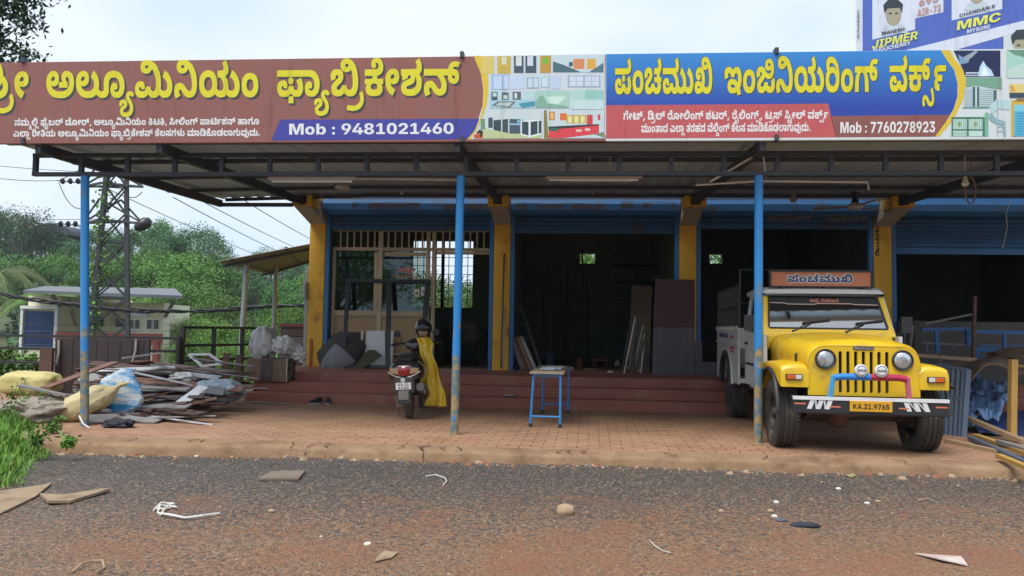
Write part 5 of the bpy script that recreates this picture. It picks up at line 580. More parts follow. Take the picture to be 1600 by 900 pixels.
secs = [[(xl + wid * i / n, y, rz(y, xl + wid * i / n) + 0.045 + corr(wid * i / n / 0.235)) for i in range(n + 1)] for y in (YF, 10, 11.6, YR)]
mb.loft(secs, cap=False, closed=False); part('roof_sheet', mb, sheet, CN, solid=0.004)
for y in (8.5, 9.7, 10.9, 12.1, 13.08):
    mb = MB(); mb.box(-3.5, y - 0.03, rz(y) - 0.012, 8.6, y + 0.03, rz(y) + 0.038); mb.bar((-3.5, y, rz(y) + 0.013), (-6.74 if y < 13 else -6.2, y, rz(y, -6.7) + 0.013), 0.06, 0.05); part('purlin', mb, steel, CN)
mb = MB(); mb.box(-6.2, 12.92, 3.285, -4.94, 13.0, 3.345); part('purlin', mb, steel, CN)
mb = MB(); mb.box(-4.9, 13.14, 3.5, 8.6, 13.18, 3.98); part('sky_gap_stop', mb, sheet, CN)  # added upright strip, keeps sky light out behind the roof sheet
RX = [-6.25, -4.78, -1.33, 2.0, 5.36]
for x in RX:
    mb = MB(); mb.bar((x, 8.36, rz(8.36) - 0.075), (x, 13.35 if x > -6 else 13.0, rz(13.2, x) - 0.075), 0.07, 0.12); part('rafter', mb, steel, CN)
TY = 8.72
mb = MB(); xa, xb = -6.56, 8.4
mb.box(xa, TY - 0.03, 2.965, xb, TY + 0.03, 3.01); mb.box(xa, TY - 0.03, 3.195, xb, TY + 0.03, 3.24)
x = xa
k = 0
while x < xb: mb.box(x, TY - 0.025, 3.01, x + 0.05, TY + 0.025, 3.195); x += 0.585; k += 1
part('truss', mb, steel, CN)
# extra short struts seen near the right hand post
mb = MB(); mb.bar((2.0, TY + 0.05, 3.2), (1.55, 9.0, 2.95), 0.02); mb.bar((2.1, TY + 0.05, 3.2), (2.13, TY + 0.06, 2.95), 0.015)
mb.tube([(1.4, 9.1, 2.93), (2.1, 9.0, 2.96), (2.9, 9.0, 2.95), (3.32, 9.0, 2.945), (3.33, 9.0, 2.86)], 0.012, 6); part('stray_conduit', mb, pvc, CN)
def post_mat():
    m = mat('post_blue', (0.022, 0.24, 0.60), (0.018, 0.19, 0.50), 3, 0.45, 0.15, 15, dirt=(0.16, 0.18, 0.17), dscale=3.5, damt=0.1, stretch=(1, 1, 0.6))
    nt = m.node_tree; N, L = nt.nodes, nt.links; b = N['Principled BSDF']; src = b.inputs['Base Color'].links[0].from_socket
    t = N.new('ShaderNodeTexCoord'); x = N.new('ShaderNodeSeparateXYZ'); L.new(t.outputs['Object'], x.inputs[0])
    n = N.new('ShaderNodeTexNoise'); n.inputs['Scale'].default_value = 7; n.inputs['Detail'].default_value = 6; L.new(t.outputs['Object'], n.inputs['Vector'])
    mr = N.new('ShaderNodeMapRange'); mr.inputs[1].default_value = 0.55; mr.inputs[2].default_value = 1.75; mr.inputs[3].default_value = 0.28; mr.inputs[4].default_value = -0.28; L.new(x.outputs[2], mr.inputs[0])
    ad = N.new('ShaderNodeMath'); L.new(n.outputs['Fac'], ad.inputs[0]); L.new(mr.outputs[0], ad.inputs[1])
    r = N.new('ShaderNodeValToRGB'); r.color_ramp.elements[0].position = 0.56; r.color_ramp.elements[1].position = 0.66; L.new(ad.outputs[0], r.inputs[0])
    n2 = N.new('ShaderNodeTexNoise'); n2.inputs['Scale'].default_value = 16; L.new(t.outputs['Object'], n2.inputs['Vector'])
    r2 = N.new('ShaderNodeValToRGB'); r2.color_ramp.elements[0].color = (0.10, 0.17, 0.20, 1); r2.color_ramp.elements[1].color = (0.34, 0.24, 0.10, 1); r2.color_ramp.elements[0].position = 0.42; r2.color_ramp.elements[1].position = 0.6
    L.new(n2.outputs['Fac'], r2.inputs[0])
    mx_ = N.new('ShaderNodeMixRGB'); L.new(r.outputs[0], mx_.inputs[0]); L.new(src, mx_.inputs[1]); L.new(r2.outputs[0], mx_.inputs[2]); L.new(mx_.outputs[0], b.inputs['Base Color'])
    return m
pm = post_mat()
pb = [atz(114, 669), atz(711, 678), atz(1185, 692)]; ptop = [aty(133, 272, TY), aty(720, 272, TY), aty(1185.5, 270, TY)]
for k, (a, b) in enumerate(zip(pb, ptop)):
    b = Vector((b.x, TY, 2.965)); a = Vector((a.x, 8.72 if k else 8.6, -0.01)); r = 0.047
    pts = [a + (b - a) * t for t in (0, 0.2, 0.35, 0.385, 0.5, 0.8, 1)]
    rs = [r, r, r, r * (0.93 if k == 1 else 1), r, r, r]
    mb = MB(); mb.tube(pts, rs, 20); part('post', mb, pm, CN, smooth=40)
# end of the canopy; far right post just outside the picture
mb = MB(); mb.tube([(5.45, TY, -0.01), (5.45, TY, 2.965)], 0.047, 20); part('post', mb, pm, CN, smooth=40)

# ================================================================== the two printed sign boards
SY = 8.30
def prt(px, py): p = aty(px, py, SY); return (p.x, p.z)
def ink(name, c, rough=0.35, c2=None): return mat('print_' + name, c, c2 or sub(c, 0.93), 1.2, rough, 0.10, 2.2, spec=0.35, dirt=sub(c, 0.76), dscale=1.6, damt=0.3, stretch=(5, 1, 0.5))
lay_n = [0]
def flat(parent, name, polys, layer, m, px=True):
    mb = MB()
    for p in polys:
        q = [prt(*a) for a in p] if px else p
        mb.add([(x, SY - 0.0005 * layer, z) for x, z in q], [tuple(range(len(q)))])
    return part(name, mb, m, parent)
def smooth_line(p, n=5):
    o = []
    for i in range(len(p) - 1):
        a, b, c, d = (Vector(p[max(0, min(len(p) - 1, i + j))]) for j in (-1, 0, 1, 2))
        for k in range(n):
            t = k / n; q = 0.5 * (2 * b + (c - a) * t + (2 * a - 5 * b + 4 * c - d) * t * t + (3 * b - a - 3 * c + d) * t ** 3); o.append((q.x, q.y))
    return o + [tuple(p[-1])]
def rect(x0, y0, x1, y1): return [(x0, y0), (x1, y0), (x1, y1), (x0, y1)]
def lettering(parent, s, x0, x1, base0, base1, body, layer, m, name='lettering', shift=(0, 0), cap=600.0, slant=0.0):
    def f(u, v, k):
        px = x0 + (x1 - x0) * u + slant * v / cap * body + shift[0]; py = base0 + (base1 - base0) * u - v / cap * body + shift[1]
        x, z = prt(px, py); return (x, SY - 0.0005 * layer - 0.00008 * (k % 4), z)
    return part(name, text_mb(s, f), m, parent)
def board(name, label, x0, x1, z0, z1, m):
    t = thing(name, label, 'sign', ((x0 + x1) / 2, SY, z0), group='shop sign boards')
    mb = MB(); mb.box(x0, SY, z0, x1, SY + 0.05, z1); part('panel', mb, m, t, bevel=0.004)
    return t
ZS0, ZS1 = 3.262, 4.222
xj = prt(946.5, 150)[0]
S1 = board('sign_board', 'brown shop sign with large yellow Kannada lettering and a blue phone number strip', -7.6, xj - 0.003, ZS0, ZS1, ink('brown', (0.285, 0.105, 0.085), 0.35, (0.255, 0.115, 0.10)))
S2 = board('sign_board', 'blue and red shop sign with yellow Kannada lettering and pictures of gates', xj + 0.003, 6.4, ZS0, ZS1, ink('pale', (0.66, 0.72, 0.74)))
yl = ink('yellow', (0.72, 0.66, 0.03)); ydk = ink('shadow', (0.05, 0.06, 0.07)); wht = ink('white', (0.78, 0.78, 0.78)); gold = ink('gold', (0.72, 0.53, 0.05))
dbl = ink('deep_blue', (0.06, 0.065, 0.34))
pale = ink('photo_white', (0.60, 0.68, 0.72))
# left sign
redlow = ink('brown_red', (0.33, 0.085, 0.065))
cl = [(741, 83), (745, 100), (752, 118), (755, 140), (754, 165), (750, 185), (742, 203), (731, 223)]
cr_ = [(750, 83), (757, 100), (762, 115), (763, 140), (760, 165), (753, 185), (745, 203), (735, 223)]
zt = 86.5
flat(S1, 'photo_sheet', [[(743, 87.6), (752, 118), (755, 140), (754, 165), (742, 203), (733, 217.5), (945, 216.6), (945, 84.8)]], 1, pale)
flat(S1, 'phone_strip', [[(424, 219.6), (438, 187), (749, 185.5), (742, 203), (733, 217.6)]], 2, dbl)
flat(S1, 'yellow_band', [smooth_line([(740.5, 87.2), (745, 100), (752, 118), (755, 140), (754, 165), (750, 185), (742, 203), (730, 217.8)]) + smooth_line([(736, 217.8), (745, 203), (753, 185), (760, 165), (763, 140), (762, 115), (757, 100), (751, 87)])], 3, gold)
for s, a, b, y0, y1 in (("ಶ್ರೀ", -20, 45, 154, 153.5), ("ಅಲ್ಯೂಮಿನಿಯಂ", 72.5, 404, 153, 151.5), ("ಫ್ಯಾಬ್ರಿಕೇಶನ್", 433, 719, 151, 148.5)):
    for sx, sy_ in ((3.0, 3.2), (2.2, 2.3), (1.2, 1.2)): lettering(S1, s, a, b, y0, y1, 44, 2 + sx / 10, ydk, 'lettering_shadow', (sx, sy_))
    lettering(S1, s, a, b, y0, y1, 44, 4, yl)
lettering(S1, "ನಮ್ಮಲ್ಲಿ ಫೈಬರ್ ಡೋರ್, ಅಲ್ಯೂಮಿನಿಯಂ ಕಿಟಕಿ, ಸೀಲಿಂಗ್ ಪಾರ್ಟಿಶನ್ ಹಾಗೂ", 23, 405, 196.5, 194.5, 9.2, 4, wht)
lettering(S1, "ಎಲ್ಲಾ ರೀತಿಯ ಅಲ್ಯೂಮಿನಿಯಂ ಫ್ಯಾಬ್ರಿಕೇಶನ್ ಕೆಲಸಗಳು ಮಾಡಿಕೊಡಲಾಗುವುದು.", 21, 406, 213.8, 212.3, 9.2, 4, wht)
lettering(S1, "Mob : 9481021460", 452, 709, 210.5, 209, 17, 4, wht, cap=727.0)
C = lambda r, g, b: ink('p%d_%d_%d' % (r, g, b), ((r / 255) ** 2.2, (g / 255) ** 2.2, (b / 255) ** 2.2))
# the collage of doors, windows, ceilings and a kitchen, as printed shapes
def collage(t, items, base):
    for k, (col, poly) in enumerate(items):
        p = rect(*poly) if len(poly) == 4 and not isinstance(poly[0], tuple) else poly
        flat(t, 'printed_picture', [p], base + k * 0.06, C(*col))
ye, dk, gn, bl_ = (200, 175, 80), (75, 90, 100), (165, 205, 190), (150, 185, 220)
IT = [((214, 196, 110), (752, 88, 772, 115)), (ye, (777, 88, 798, 115)), ((220, 225, 200), (784, 89, 791, 101)), (dk, (803, 87.5, 818, 114)), ((215, 225, 225), (806, 88, 815, 103)),
      (dk, (821, 87.5, 838, 114)), ((210, 220, 232), (824, 88, 833, 103)), ((190, 150, 70), (844, 87, 861, 114)), ((120, 180, 70), (848, 90, 857, 100)),
      ((195, 215, 220), (864, 86.5, 943, 113)), ((80, 110, 120), [(864, 96), (882, 102), (908, 113), (864, 113)]), ((214, 140, 90), (896, 92, 913, 108)), ((225, 170, 80), (917, 92, 931, 108)), ((90, 120, 135), [(920, 113), (943, 98), (943, 113)]), ((70, 95, 110), (889, 97, 895, 104)),
      ((150, 185, 225), (768, 117, 795, 140)), ((195, 212, 235), (771, 119, 784, 139)), ((198, 214, 236), (787, 119, 794, 139)), ((196, 212, 235), (797, 118, 819, 139)), ((140, 180, 190), (823, 121, 842, 138)), ((200, 215, 232), (825, 122.5, 832, 136.5)), ((200, 215, 232), (834, 122.5, 841, 136.5)),
      ((160, 205, 200), (845, 120, 858, 137)), ((205, 218, 235), (847, 121.5, 856, 135.5)), ((190, 205, 228), (860, 118, 876, 139)), ((150, 180, 195), (887, 118, 938, 136)), ((205, 217, 232), (890, 119.5, 911, 134.5)), ((203, 216, 232), (914, 119.5, 936, 134.5)), ((160, 180, 200), (900, 119.5, 900.8, 134.5)), ((160, 180, 200), (890, 127, 911, 127.7)), ((160, 180, 200), (924, 119.5, 924.8, 134.5)), ((160, 180, 200), (914, 127, 936, 127.7)),
      ((165, 205, 215), (765, 143, 836, 169)), ((185, 215, 220), (768, 143.5, 835, 156)), ((80, 95, 105), (768, 143.5, 777.5, 157)), ((190, 215, 215), (770, 145, 776, 151)), ((105, 115, 110), (784, 144.5, 795, 156)), ((215, 225, 225), (786.5, 149, 793, 154.5)), ((100, 105, 110), (801, 143.5, 814, 156)), ((210, 220, 225), (804, 145.5, 808, 154)),
      ((110, 120, 115), [(768, 165), (778, 158.5), (806, 158.5), (797, 169)]), ((190, 205, 205), [(774, 164.5), (781, 160), (801, 160), (795, 166.5)]), ((80, 150, 170), [(810, 162), (836, 158), (836, 166), (816, 169)]),
      (gn, (837, 141.5, 889.5, 169)), ((130, 175, 155), [(843, 150), (849, 150), (855, 162), (884, 165), (889, 169), (837, 169), (837, 160)]), ((205, 230, 215), [(853, 151), (885, 151), (872, 163), (858, 161)]), ((175, 212, 205), (891, 141, 943, 166)), ((150, 200, 190), (914, 141, 943, 155)), ((195, 222, 225), (891, 157, 943, 171)),
      ((200, 214, 216), (757, 172, 846, 216)), ((190, 200, 150), [(757, 200), (770, 204), (820, 207), (846, 203), (846, 216), (748, 216)]), ((110, 150, 120), (751, 186, 758, 202)), ((70, 85, 90), (763, 184, 770, 200)), ((62, 80, 88), [(771, 188), (783, 187), (783, 206), (771, 203)]), ((66, 84, 92), [(785, 187), (794, 186), (794, 208), (785, 206)]), ((75, 95, 105), (796, 186, 813, 209)), ((150, 190, 215), (797, 193, 814, 195.5)), ((130, 175, 205), (808, 187, 818, 192)),
      ((232, 238, 240), [(814, 189), (846, 187), (846, 210), (828, 214.5), (814, 211)]), ((60, 80, 86), [(815.5, 190), (826, 190.5), (826, 212), (815.5, 209)]), ((60, 80, 86), [(829, 190.5), (840, 189), (840, 209), (829, 212)]), ((62, 82, 88), [(841.5, 189), (846, 188.5), (846, 208), (841.5, 209)]),
      ((196, 214, 218), (850, 172, 944, 216)), ((130, 125, 70), [(850, 172), (854, 172), (857, 216), (850, 216)]), ((205, 120, 60), (858, 174.5, 867, 188)), ((228, 190, 130), (860, 176, 865, 186)), ((225, 115, 55), (875, 177, 885, 188)), ((190, 160, 60), (885, 180, 916, 193)), ((222, 222, 160), (887, 181.5, 894, 192)), ((222, 222, 160), (897, 181.5, 904, 192)), ((222, 222, 160), (907, 181.5, 914, 192)), ((205, 75, 80), (917, 179.5, 926, 195)), ((210, 80, 90), (934, 179, 938, 188)),
      ((215, 75, 80), [(857, 203), (936, 196), (936, 209), (880, 216), (857, 216)]), ((60, 60, 60), [(857, 198), (936, 194), (936, 196), (857, 203)]), ((60, 110, 90), (860, 200, 872, 205)), ((225, 200, 200), (900, 202.5, 909, 206)), ((225, 200, 200), (914, 200.5, 922, 204.5)), ((120, 140, 110), [(928, 210), (944, 206), (944, 215)]),
      ((200, 90, 60), [(741, 211), (748, 208), (755, 211), (754, 216), (741, 216)]), ((60, 60, 50), [(744, 208), (750, 202), (755, 206), (753, 214), (750, 214), (750, 208)])]
collage(S1, IT, 4)
# right sign
bluegrad = ink('sign_blue', (0.018, 0.16, 0.62))
def grad_mat():
    m = bpy.data.materials.new('print_blue_fade'); m.use_nodes = True; nt = m.node_tree; N, L = nt.nodes, nt.links; b = N['Principled BSDF']; b.inputs['Roughness'].default_value = 0.35
    t = N.new('ShaderNodeTexCoord'); x = N.new('ShaderNodeSeparateXYZ'); L.new(t.outputs['Object'], x.inputs[0]); r = N.new('ShaderNodeMapRange'); r.inputs[1].default_value = 0.35; r.inputs[2].default_value = 0.96; L.new(x.outputs[2], r.inputs[0])
    c = N.new('ShaderNodeValToRGB'); c.color_ramp.elements[0].color = (0.018, 0.055, 0.36, 1); c.color_ramp.elements[1].color = (0.03, 0.24, 0.62, 1); L.new(r.outputs[0], c.inputs[0]); L.new(c.outputs[0], b.inputs['Base Color']); return m
ctop = [(1476, 77.5), (1480, 95), (1491, 110), (1496, 130), (1496, 150), (1490, 170), (1478, 190), (1461, 213.5)]
flat(S2, 'blue_field', [[(947, 84.6)] + [(1472, 78.3)] + ctop[1:] + [(947, 216.6)]], 1, grad_mat())
flat(S2, 'red_field', [[(947, 164.5), (1294, 162), (1307, 214.6), (947, 216.6)]], 2, ink('red', (0.52, 0.105, 0.11)))
flat(S2, 'brown_field', [[(1298, 181.3), (1483, 179.5), (1478, 190), (1461, 213.6), (1306.5, 214.6)]], 2, ink('maroon', (0.27, 0.10, 0.085)))
flat(S2, 'yellow_band', [smooth_line([(1470, 78.4)] + ctop[1:]) + smooth_line([(1467, 213.5), (1487, 190), (1500, 166), (1508, 146), (1509, 130), (1505, 110), (1492, 93), (1484, 78.2)])], 3, gold)
for s, a, b, y0, y1 in (("ಪಂಚಮುಖಿ", 961, 1113, 147, 146), ("ಇಂಜಿನಿಯರಿಂಗ್", 1132, 1372, 145.5, 143.5), ("ವರ್ಕ್ಸ್", 1390, 1478, 143, 142)):
    for sx, sy_ in ((1.3, 1.4), (-0.7, -0.7)): lettering(S2, s, a, b, y0, y1, 43, 2 + abs(sx) / 10, ydk, 'lettering_shadow', (sx, sy_))
    lettering(S2, s, a, b, y0, y1, 43, 4, yl)
lettering(S2, "ಗೇಟ್, ಡ್ರಿಲ್ ರೋಲಿಂಗ್ ಶಟರ್, ರೈಲಿಂಗ್ಸ್, ಟ್ರಸ್ ಸ್ಟೀಲ್ ವರ್ಕ್ಸ್", 974, 1294, 187.3, 185.5, 11, 4, wht)
lettering(S2, "ಮುಂತಾದ ಎಲ್ಲಾ ತರಹದ ವೆಲ್ಡಿಂಗ್ ಕೆಲಸ ಮಾಡಿಕೊಡಲಾಗುವುದು.", 1002, 1266, 207, 205, 11, 4, wht)
lettering(S2, "Mob : 7760278923", 1313, 1461, 208, 206.8, 17, 4, wht, cap=727.0)
IT = [((40, 50, 85), [(1490, 79), (1563, 79), (1563, 120), (1508, 120), (1505, 110)]), ((120, 160, 190), [(1497, 85), (1508, 92), (1515, 88), (1513, 98), (1500, 101)]), ((150, 165, 175), [(1504, 90), (1524, 79), (1528, 81), (1512, 95)]),
      ((190, 220, 240), [(1528, 118), (1531, 104), (1536, 95), (1541, 103), (1549, 110), (1553, 119), (1530, 119.5)]), ((235, 245, 250), [(1533, 118), (1537, 102), (1543, 112), (1546, 118)]), ((200, 215, 230), (1509, 113, 1530, 115)), ((200, 215, 230), (1508, 117, 1530, 118.5)),
      ((120, 165, 140), [(1509, 121), (1565, 121), (1565, 140), (1549, 138), (1530, 134), (1509, 136)]), ((190, 208, 212), [(1508, 138), (1520, 135), (1527, 134.5), (1540, 137), (1557, 141), (1557, 168), (1504, 168)]), ((95, 150, 135), (1504, 167.5, 1545, 169.5)), ((60, 100, 100), (1519.5, 136, 1523.5, 167)), ((60, 100, 100), (1526.5, 136, 1530, 167)), ((70, 110, 108), (1552, 141, 1557, 160))]
for k in range(9): IT.append(((120, 150, 160), (1507, 140 + k * 3.2, 1519, 141 + k * 3.2))); IT.append(((120, 150, 160), (1531, 140.5 + k * 3.2, 1551, 141.5 + k * 3.2)))
IT += [((190, 220, 208), [(1488, 184), (1540, 180), (1540, 213), (1484, 213)]), ((70, 115, 100), (1487, 183, 1538, 186)), ((75, 120, 105), (1486.5, 183, 1489, 213)), ((75, 120, 105), (1510.5, 183, 1513.5, 213)), ((75, 120, 105), (1535, 183, 1538.5, 213)), ((75, 120, 105), (1487, 202, 1538, 204.5)), ((120, 180, 150), (1538.5, 176, 1544, 213)), ((150, 165, 90), (1497, 191, 1501, 198)), ((150, 165, 90), (1522, 191, 1526, 198))]
for k in range(7): IT.append(((110, 150, 140), (1490 + 3 * k, 186, 1490.8 + 3 * k, 202))); IT.append(((110, 150, 140), (1515 + 3 * k, 186, 1515.8 + 3 * k, 202))); IT.append(((140, 180, 160), (1490 + 3 * k, 206, 1491.5 + 3 * k, 212)))
IT += [((180, 212, 216), [(1546, 165), (1556, 156), (1577, 156), (1577, 172), (1560, 170), (1549, 178)]), ((140, 175, 180), [(1545, 178), (1549, 177), (1556, 185), (1570, 190), (1572, 213), (1568, 213), (1566, 196), (1552, 192), (1545, 186)]), ((150, 180, 185), (1557.5, 156, 1559, 213)), ((160, 190, 195), (1559, 190, 1572, 192)), ((160, 190, 195), (1559, 197, 1572, 199)), ((160, 190, 195), (1559, 204, 1572, 206)),
       ((165, 210, 195), (1573, 78, 1610, 122)), ((110, 150, 130), [(1573, 78), (1610, 78), (1610, 92), (1585, 86)]), ((190, 215, 205), [(1575, 108), (1610, 96), (1610, 122), (1575, 122)]), ((220, 205, 130), (1577, 131, 1612, 145)), ((215, 160, 80), [(1577, 134), (1583, 134), (1587, 144), (1580, 144)]), ((60, 80, 90), (1577, 145, 1612, 153)), ((205, 175, 70), (1580, 157, 1612, 213)), ((150, 115, 75), [(1583, 159), (1590, 154), (1612, 155), (1612, 159)]), ((90, 175, 210), (1584, 164, 1612, 213)), ((130, 205, 225), (1584, 164, 1612, 174))]
for k in range(9): IT.append(((60, 140, 185), (1588, 177 + k * 4, 1612, 178.4 + k * 4)))
collage(S2, IT, 4)
# tie brackets on the top and bottom edge of the signs
for px in (37, 722, 1213):
    for py in (0, 1):
        p = aty(px, (95 - px * 0.012, 221 - px * 0.004)[py], SY)
        mb = MB(); mb.box(p.x - 0.02, SY - 0.03, p.z - 0.03, p.x + 0.02, SY + 0.075, p.z + 0.035)
        part('tie_bracket', mb, steel, S1 if px < 940 else S2)
mb = MB()
for x in (-6.25, -3, 0.1): mb.box(x - 0.02, SY + 0.052, 3.28, x + 0.02, SY + 0.1, 4.2)
part('back_frame', mb, steel, S1)
mb = MB()
for x in (0.6, 3, 5.6): mb.box(x - 0.02, SY + 0.052, 3.28, x + 0.02, SY + 0.1, 4.2)
part('back_frame', mb, steel, S2)
# ================================================================== what lies behind: trees, houses, pylon, wires
def leafmat(name, c1, c2, sc=0.6, spread=0.42): return mat(name, c1, c2, sc, 0.6, 0, spec=0.25, detail=3, sharp=0.3, spread=spread)
LF = [leafmat('leaf_mid', (0.080, 0.185, 0.034), (0.135, 0.265, 0.050)), leafmat('leaf_deep', (0.058, 0.150, 0.036), (0.098, 0.205, 0.050)),
      leafmat('leaf_bright', (0.085, 0.185, 0.032), (0.150, 0.255, 0.050)), leafmat('leaf_blue', (0.066, 0.165, 0.060), (0.105, 0.215, 0.075))]
bark = mat('bark', (0.14, 0.11, 0.08), (0.08, 0.06, 0.045), 6, 0.9, 0.5, 30)
def leaf(mb, p, s, rnd, asp=0.5):
    a, b = rnd.uniform(0, 6.283), rnd.gauss(0, 0.7); d = Vector((math.cos(a) * math.cos(b), math.sin(a) * math.cos(b), math.sin(b))); n = Vector((rnd.gauss(0, 0.6), rnd.gauss(0, 0.6), 1)).normalized()
    w = d.cross(n).normalized() * s * asp; d = d * s; p = Vector(p)
    mb.add([p - d, p - d * 0.1 + w, p + d, p - d * 0.1 - w], [(0, 1, 2, 3)])
def tree_parts(seed, n, ls, lobes, spready=0.42, asp=0.5):
    """a tree one unit tall: trunk with limbs, crown of leaf sized faces gathered in uneven clumps"""
    rnd = random.Random(seed); tr = MB(); cr = MB()
    tr.tube([(0, 0, -0.05), (0.01, 0, 0.15), (-0.01, 0.01, 0.4), (0, 0, 0.75)], [0.028, 0.022, 0.017, 0.006], 7)
    cl = []
    for k in range(lobes):
        a = rnd.uniform(0, 6.283); e = rnd.uniform(-0.5, 1.5); q = rnd.uniform(0.65, 1.0); w = spready * math.cos(e) * q; h = 0.56 + 0.34 * math.sin(e) * q
        c = Vector((math.cos(a) * w, math.sin(a) * w, h)); r = rnd.uniform(0.08, 0.15); cl.append((c, r))
        if k % 2 == 0: tr.tube([(0, 0, h * 0.55), tuple(c * 0.5 + Vector((0, 0, h * 0.28))), tuple(c)], [0.012, 0.007, 0.003], 5)
    for i in range(n):
        c, r = rnd.choice(cl); q = Vector((rnd.gauss(0, 1), rnd.gauss(0, 1), rnd.gauss(0, 0.75))).normalized() * r * rnd.uniform(0.45, 1.15)
        leaf(cr, c + q, ls * rnd.uniform(0.6, 1.3), rnd, asp)
    return tr, cr
PROTO = []
for k, (n, ls, lb, sp) in enumerate(((13000, 0.012, 34, 0.40), (12000, 0.012, 28, 0.33), (13000, 0.0115, 38, 0.48), (10000, 0.013, 22, 0.26))):
    PROTO.append(tree_parts(20 + k, n, ls, lb, sp))
made = {}
KIND = ['broad mid green tree', 'dark narrow crowned tree', 'spreading light green tree', 'tall slim tree']
def plant_tree(px, py, y, wpx, k, m, where, base=None):
    top = aty(px, py, y); g = terr(top.x, y) if base is None else base; h = max(1.5, top.z - g) * 1.03
    w = wpx / 1200 * y / 0.72; lab = '%s %s' % (KIND[k], where)
    if (k, m) not in made:
        t = thing('tree', lab, 'tree', (0, 0, 0)); part('trunk', PROTO[k][0], bark, t, world=False); part('crown', PROTO[k][1], LF[m], t, world=False); made[(k, m)] = t
    else: t = dup(made[(k, m)], label=lab)
    t.location = (top.x, y, g); t.rotation_euler = (0, 0, (px * 1.7) % 6.28); t.scale = (w, w, h); t['group'] = 'trees behind the workshops'
    return t
W1, W2, W3 = 'on the skyline of the hill', 'halfway down the hillside', 'low behind the railing'
for a in ((-30, 318, 98, 130, 0, 3), (30, 322, 96, 110, 2, 3), (72, 352, 100, 70, 1, 3), (118, 374, 96, 80, 0, 3), (160, 352, 104, 90, 2, 3), (205, 356, 100, 80, 0, 1), (248, 342, 105, 90, 3, 3), (262, 362, 98, 90, 1, 3),
          (310, 350, 100, 95, 2, 3), (345, 396, 108, 70, 1, 3), (385, 405, 112, 60, 0, 3), (402, 393, 112, 44, 3, 3), (424, 385, 110, 56, 2, 3), (455, 402, 112, 60, 1, 3), (482, 396, 112, 54, 0, 3)):
    plant_tree(*a, W1)
for a in ((-10, 395, 70, 130, 1, 1), (52, 402, 72, 110, 0, 1), (100, 392, 76, 90, 2, 0), (146, 410, 70, 100, 0, 0), (196, 396, 72, 110, 1, 0), (236, 384, 74, 100, 2, 0), (276, 396, 68, 125, 0, 0), (318, 388, 72, 100, 2, 0), (352, 428, 74, 90, 1, 1),
          (388, 425, 78, 90, 0, 3), (418, 432, 72, 90, 2, 3), (452, 438, 70, 90, 1, 1), (484, 425, 72, 80, 0, 0), (300, 440, 56, 120, 2, 0), (356, 462, 52, 100, 0, 2)):
    plant_tree(*a, W2)
for a in ((318, 492, 40, 90, 2, 2), (352, 505, 34, 90, 0, 2), (392, 498, 38, 95, 2, 2), (432, 486, 36, 90, 0, 0), (470, 470, 32, 80, 2, 2), (300, 528, 28, 80, 0, 2), (372, 532, 26, 90, 2, 2), (440, 530, 25, 90, 0, 2), (246, 500, 50, 70, 2, 0)):
    plant_tree(*a, W3)
for a in ((684, 425, 30, 130, 0, 0), (728, 455, 28, 110, 2, 2), (905, 380, 34, 140, 0, 2), (935, 384, 36, 120, 2, 2), (1118, 380, 34, 140, 0, 2)):
    plant_tree(*a, 'seen through a window opening of the shops', -1.0)
# the wooded slope itself, one mass behind the single trees
mb = MB(); rnd = random.Random(5)
for i in range(9000):
    y = rnd.uniform(46, 135); x = rnd.uniform(-1.0, -0.16) * y * 0.78; z = terr(x, y) + rnd.random() ** 0.6 * (1.6 + 1.0 * nz3(x * 0.2, y * 0.2))
    mb.cur = 0 if nz3(x * 0.12, y * 0.12, 3) > 0 else 1
    leaf(mb, (x, y, z), rnd.uniform(0.0035, 0.0065) * y, rnd, 0.6)
struct('hillside_forest', mb, [leafmat('leaf_under', (0.025, 0.065, 0.025), (0.045, 0.09, 0.035), spread=0), LF[3]]); bpy.data.objects['hillside_forest']['kind'] = 'stuff'
# shrubs and weeds close behind the railing
def bush(name, px, py, y, wpx, m, n, ls, label, base):
    top = aty(px, py, y); h = top.z - base; w = wpx / 1200 * y / 2; rnd = random.Random(int(px * 7 + y)); mb = MB(); st = MB()
    t = thing(name, label, 'bush', (top.x, y, base), group='shrubs behind the railing')
    for k in range(9):
        a = rnd.uniform(0, 6.28); q = (math.cos(a) * w * 0.7, math.sin(a) * w * 0.5, h * rnd.uniform(0.5, 0.9)); st.tube([(0, 0, 0), (q[0] * 0.4, q[1] * 0.4, q[2] * 0.6), q], [0.02, 0.012, 0.005], 5)
    for i in range(n):
        a = rnd.uniform(0, 6.28); r = rnd.random() ** 0.5; z = rnd.random() ** 0.7
        q = (math.cos(a) * r * w * (1.1 - 0.5 * z), math.sin(a) * r * w * 0.7, h * z * (1 + 0.12 * nz3(a * 3, r * 3, px)))
        leaf(mb, q, ls * rnd.uniform(0.6, 1.4), rnd, 0.6)
    part('stem', st, bark, t, world=False); part('foliage', mb, m, t, world=False)
for px, py, y, w, m, base, k in ((8, 548, 14.5, 70, 2, -0.9, 0), (48, 556, 14, 60, 2, -0.9, 1), (-30, 560, 13.2, 80, 2, -0.9, 2), (300, 552, 18, 60, 2, -1.2, 3), (360, 560, 17, 70, 2, -1.2, 4), (418, 556, 17.5, 60, 0, -1.2, 5), (455, 548, 18.5, 50, 2, -1.2, 6)):
    bush('bush', px, py, y, w, LF[m], 900, 0.055, ('leafy light green bush at the far left end of the railing', 'leafy light green bush left of the dark upright boards', 'bright bush at the very edge of the picture behind the yellow sack', 'pale green bush behind the corner of the railing',
         'bright green bush behind the middle of the taller railing', 'mid green bush beside the thin grey shed post', 'bright green bush behind the clear plastic bags')[k], base)
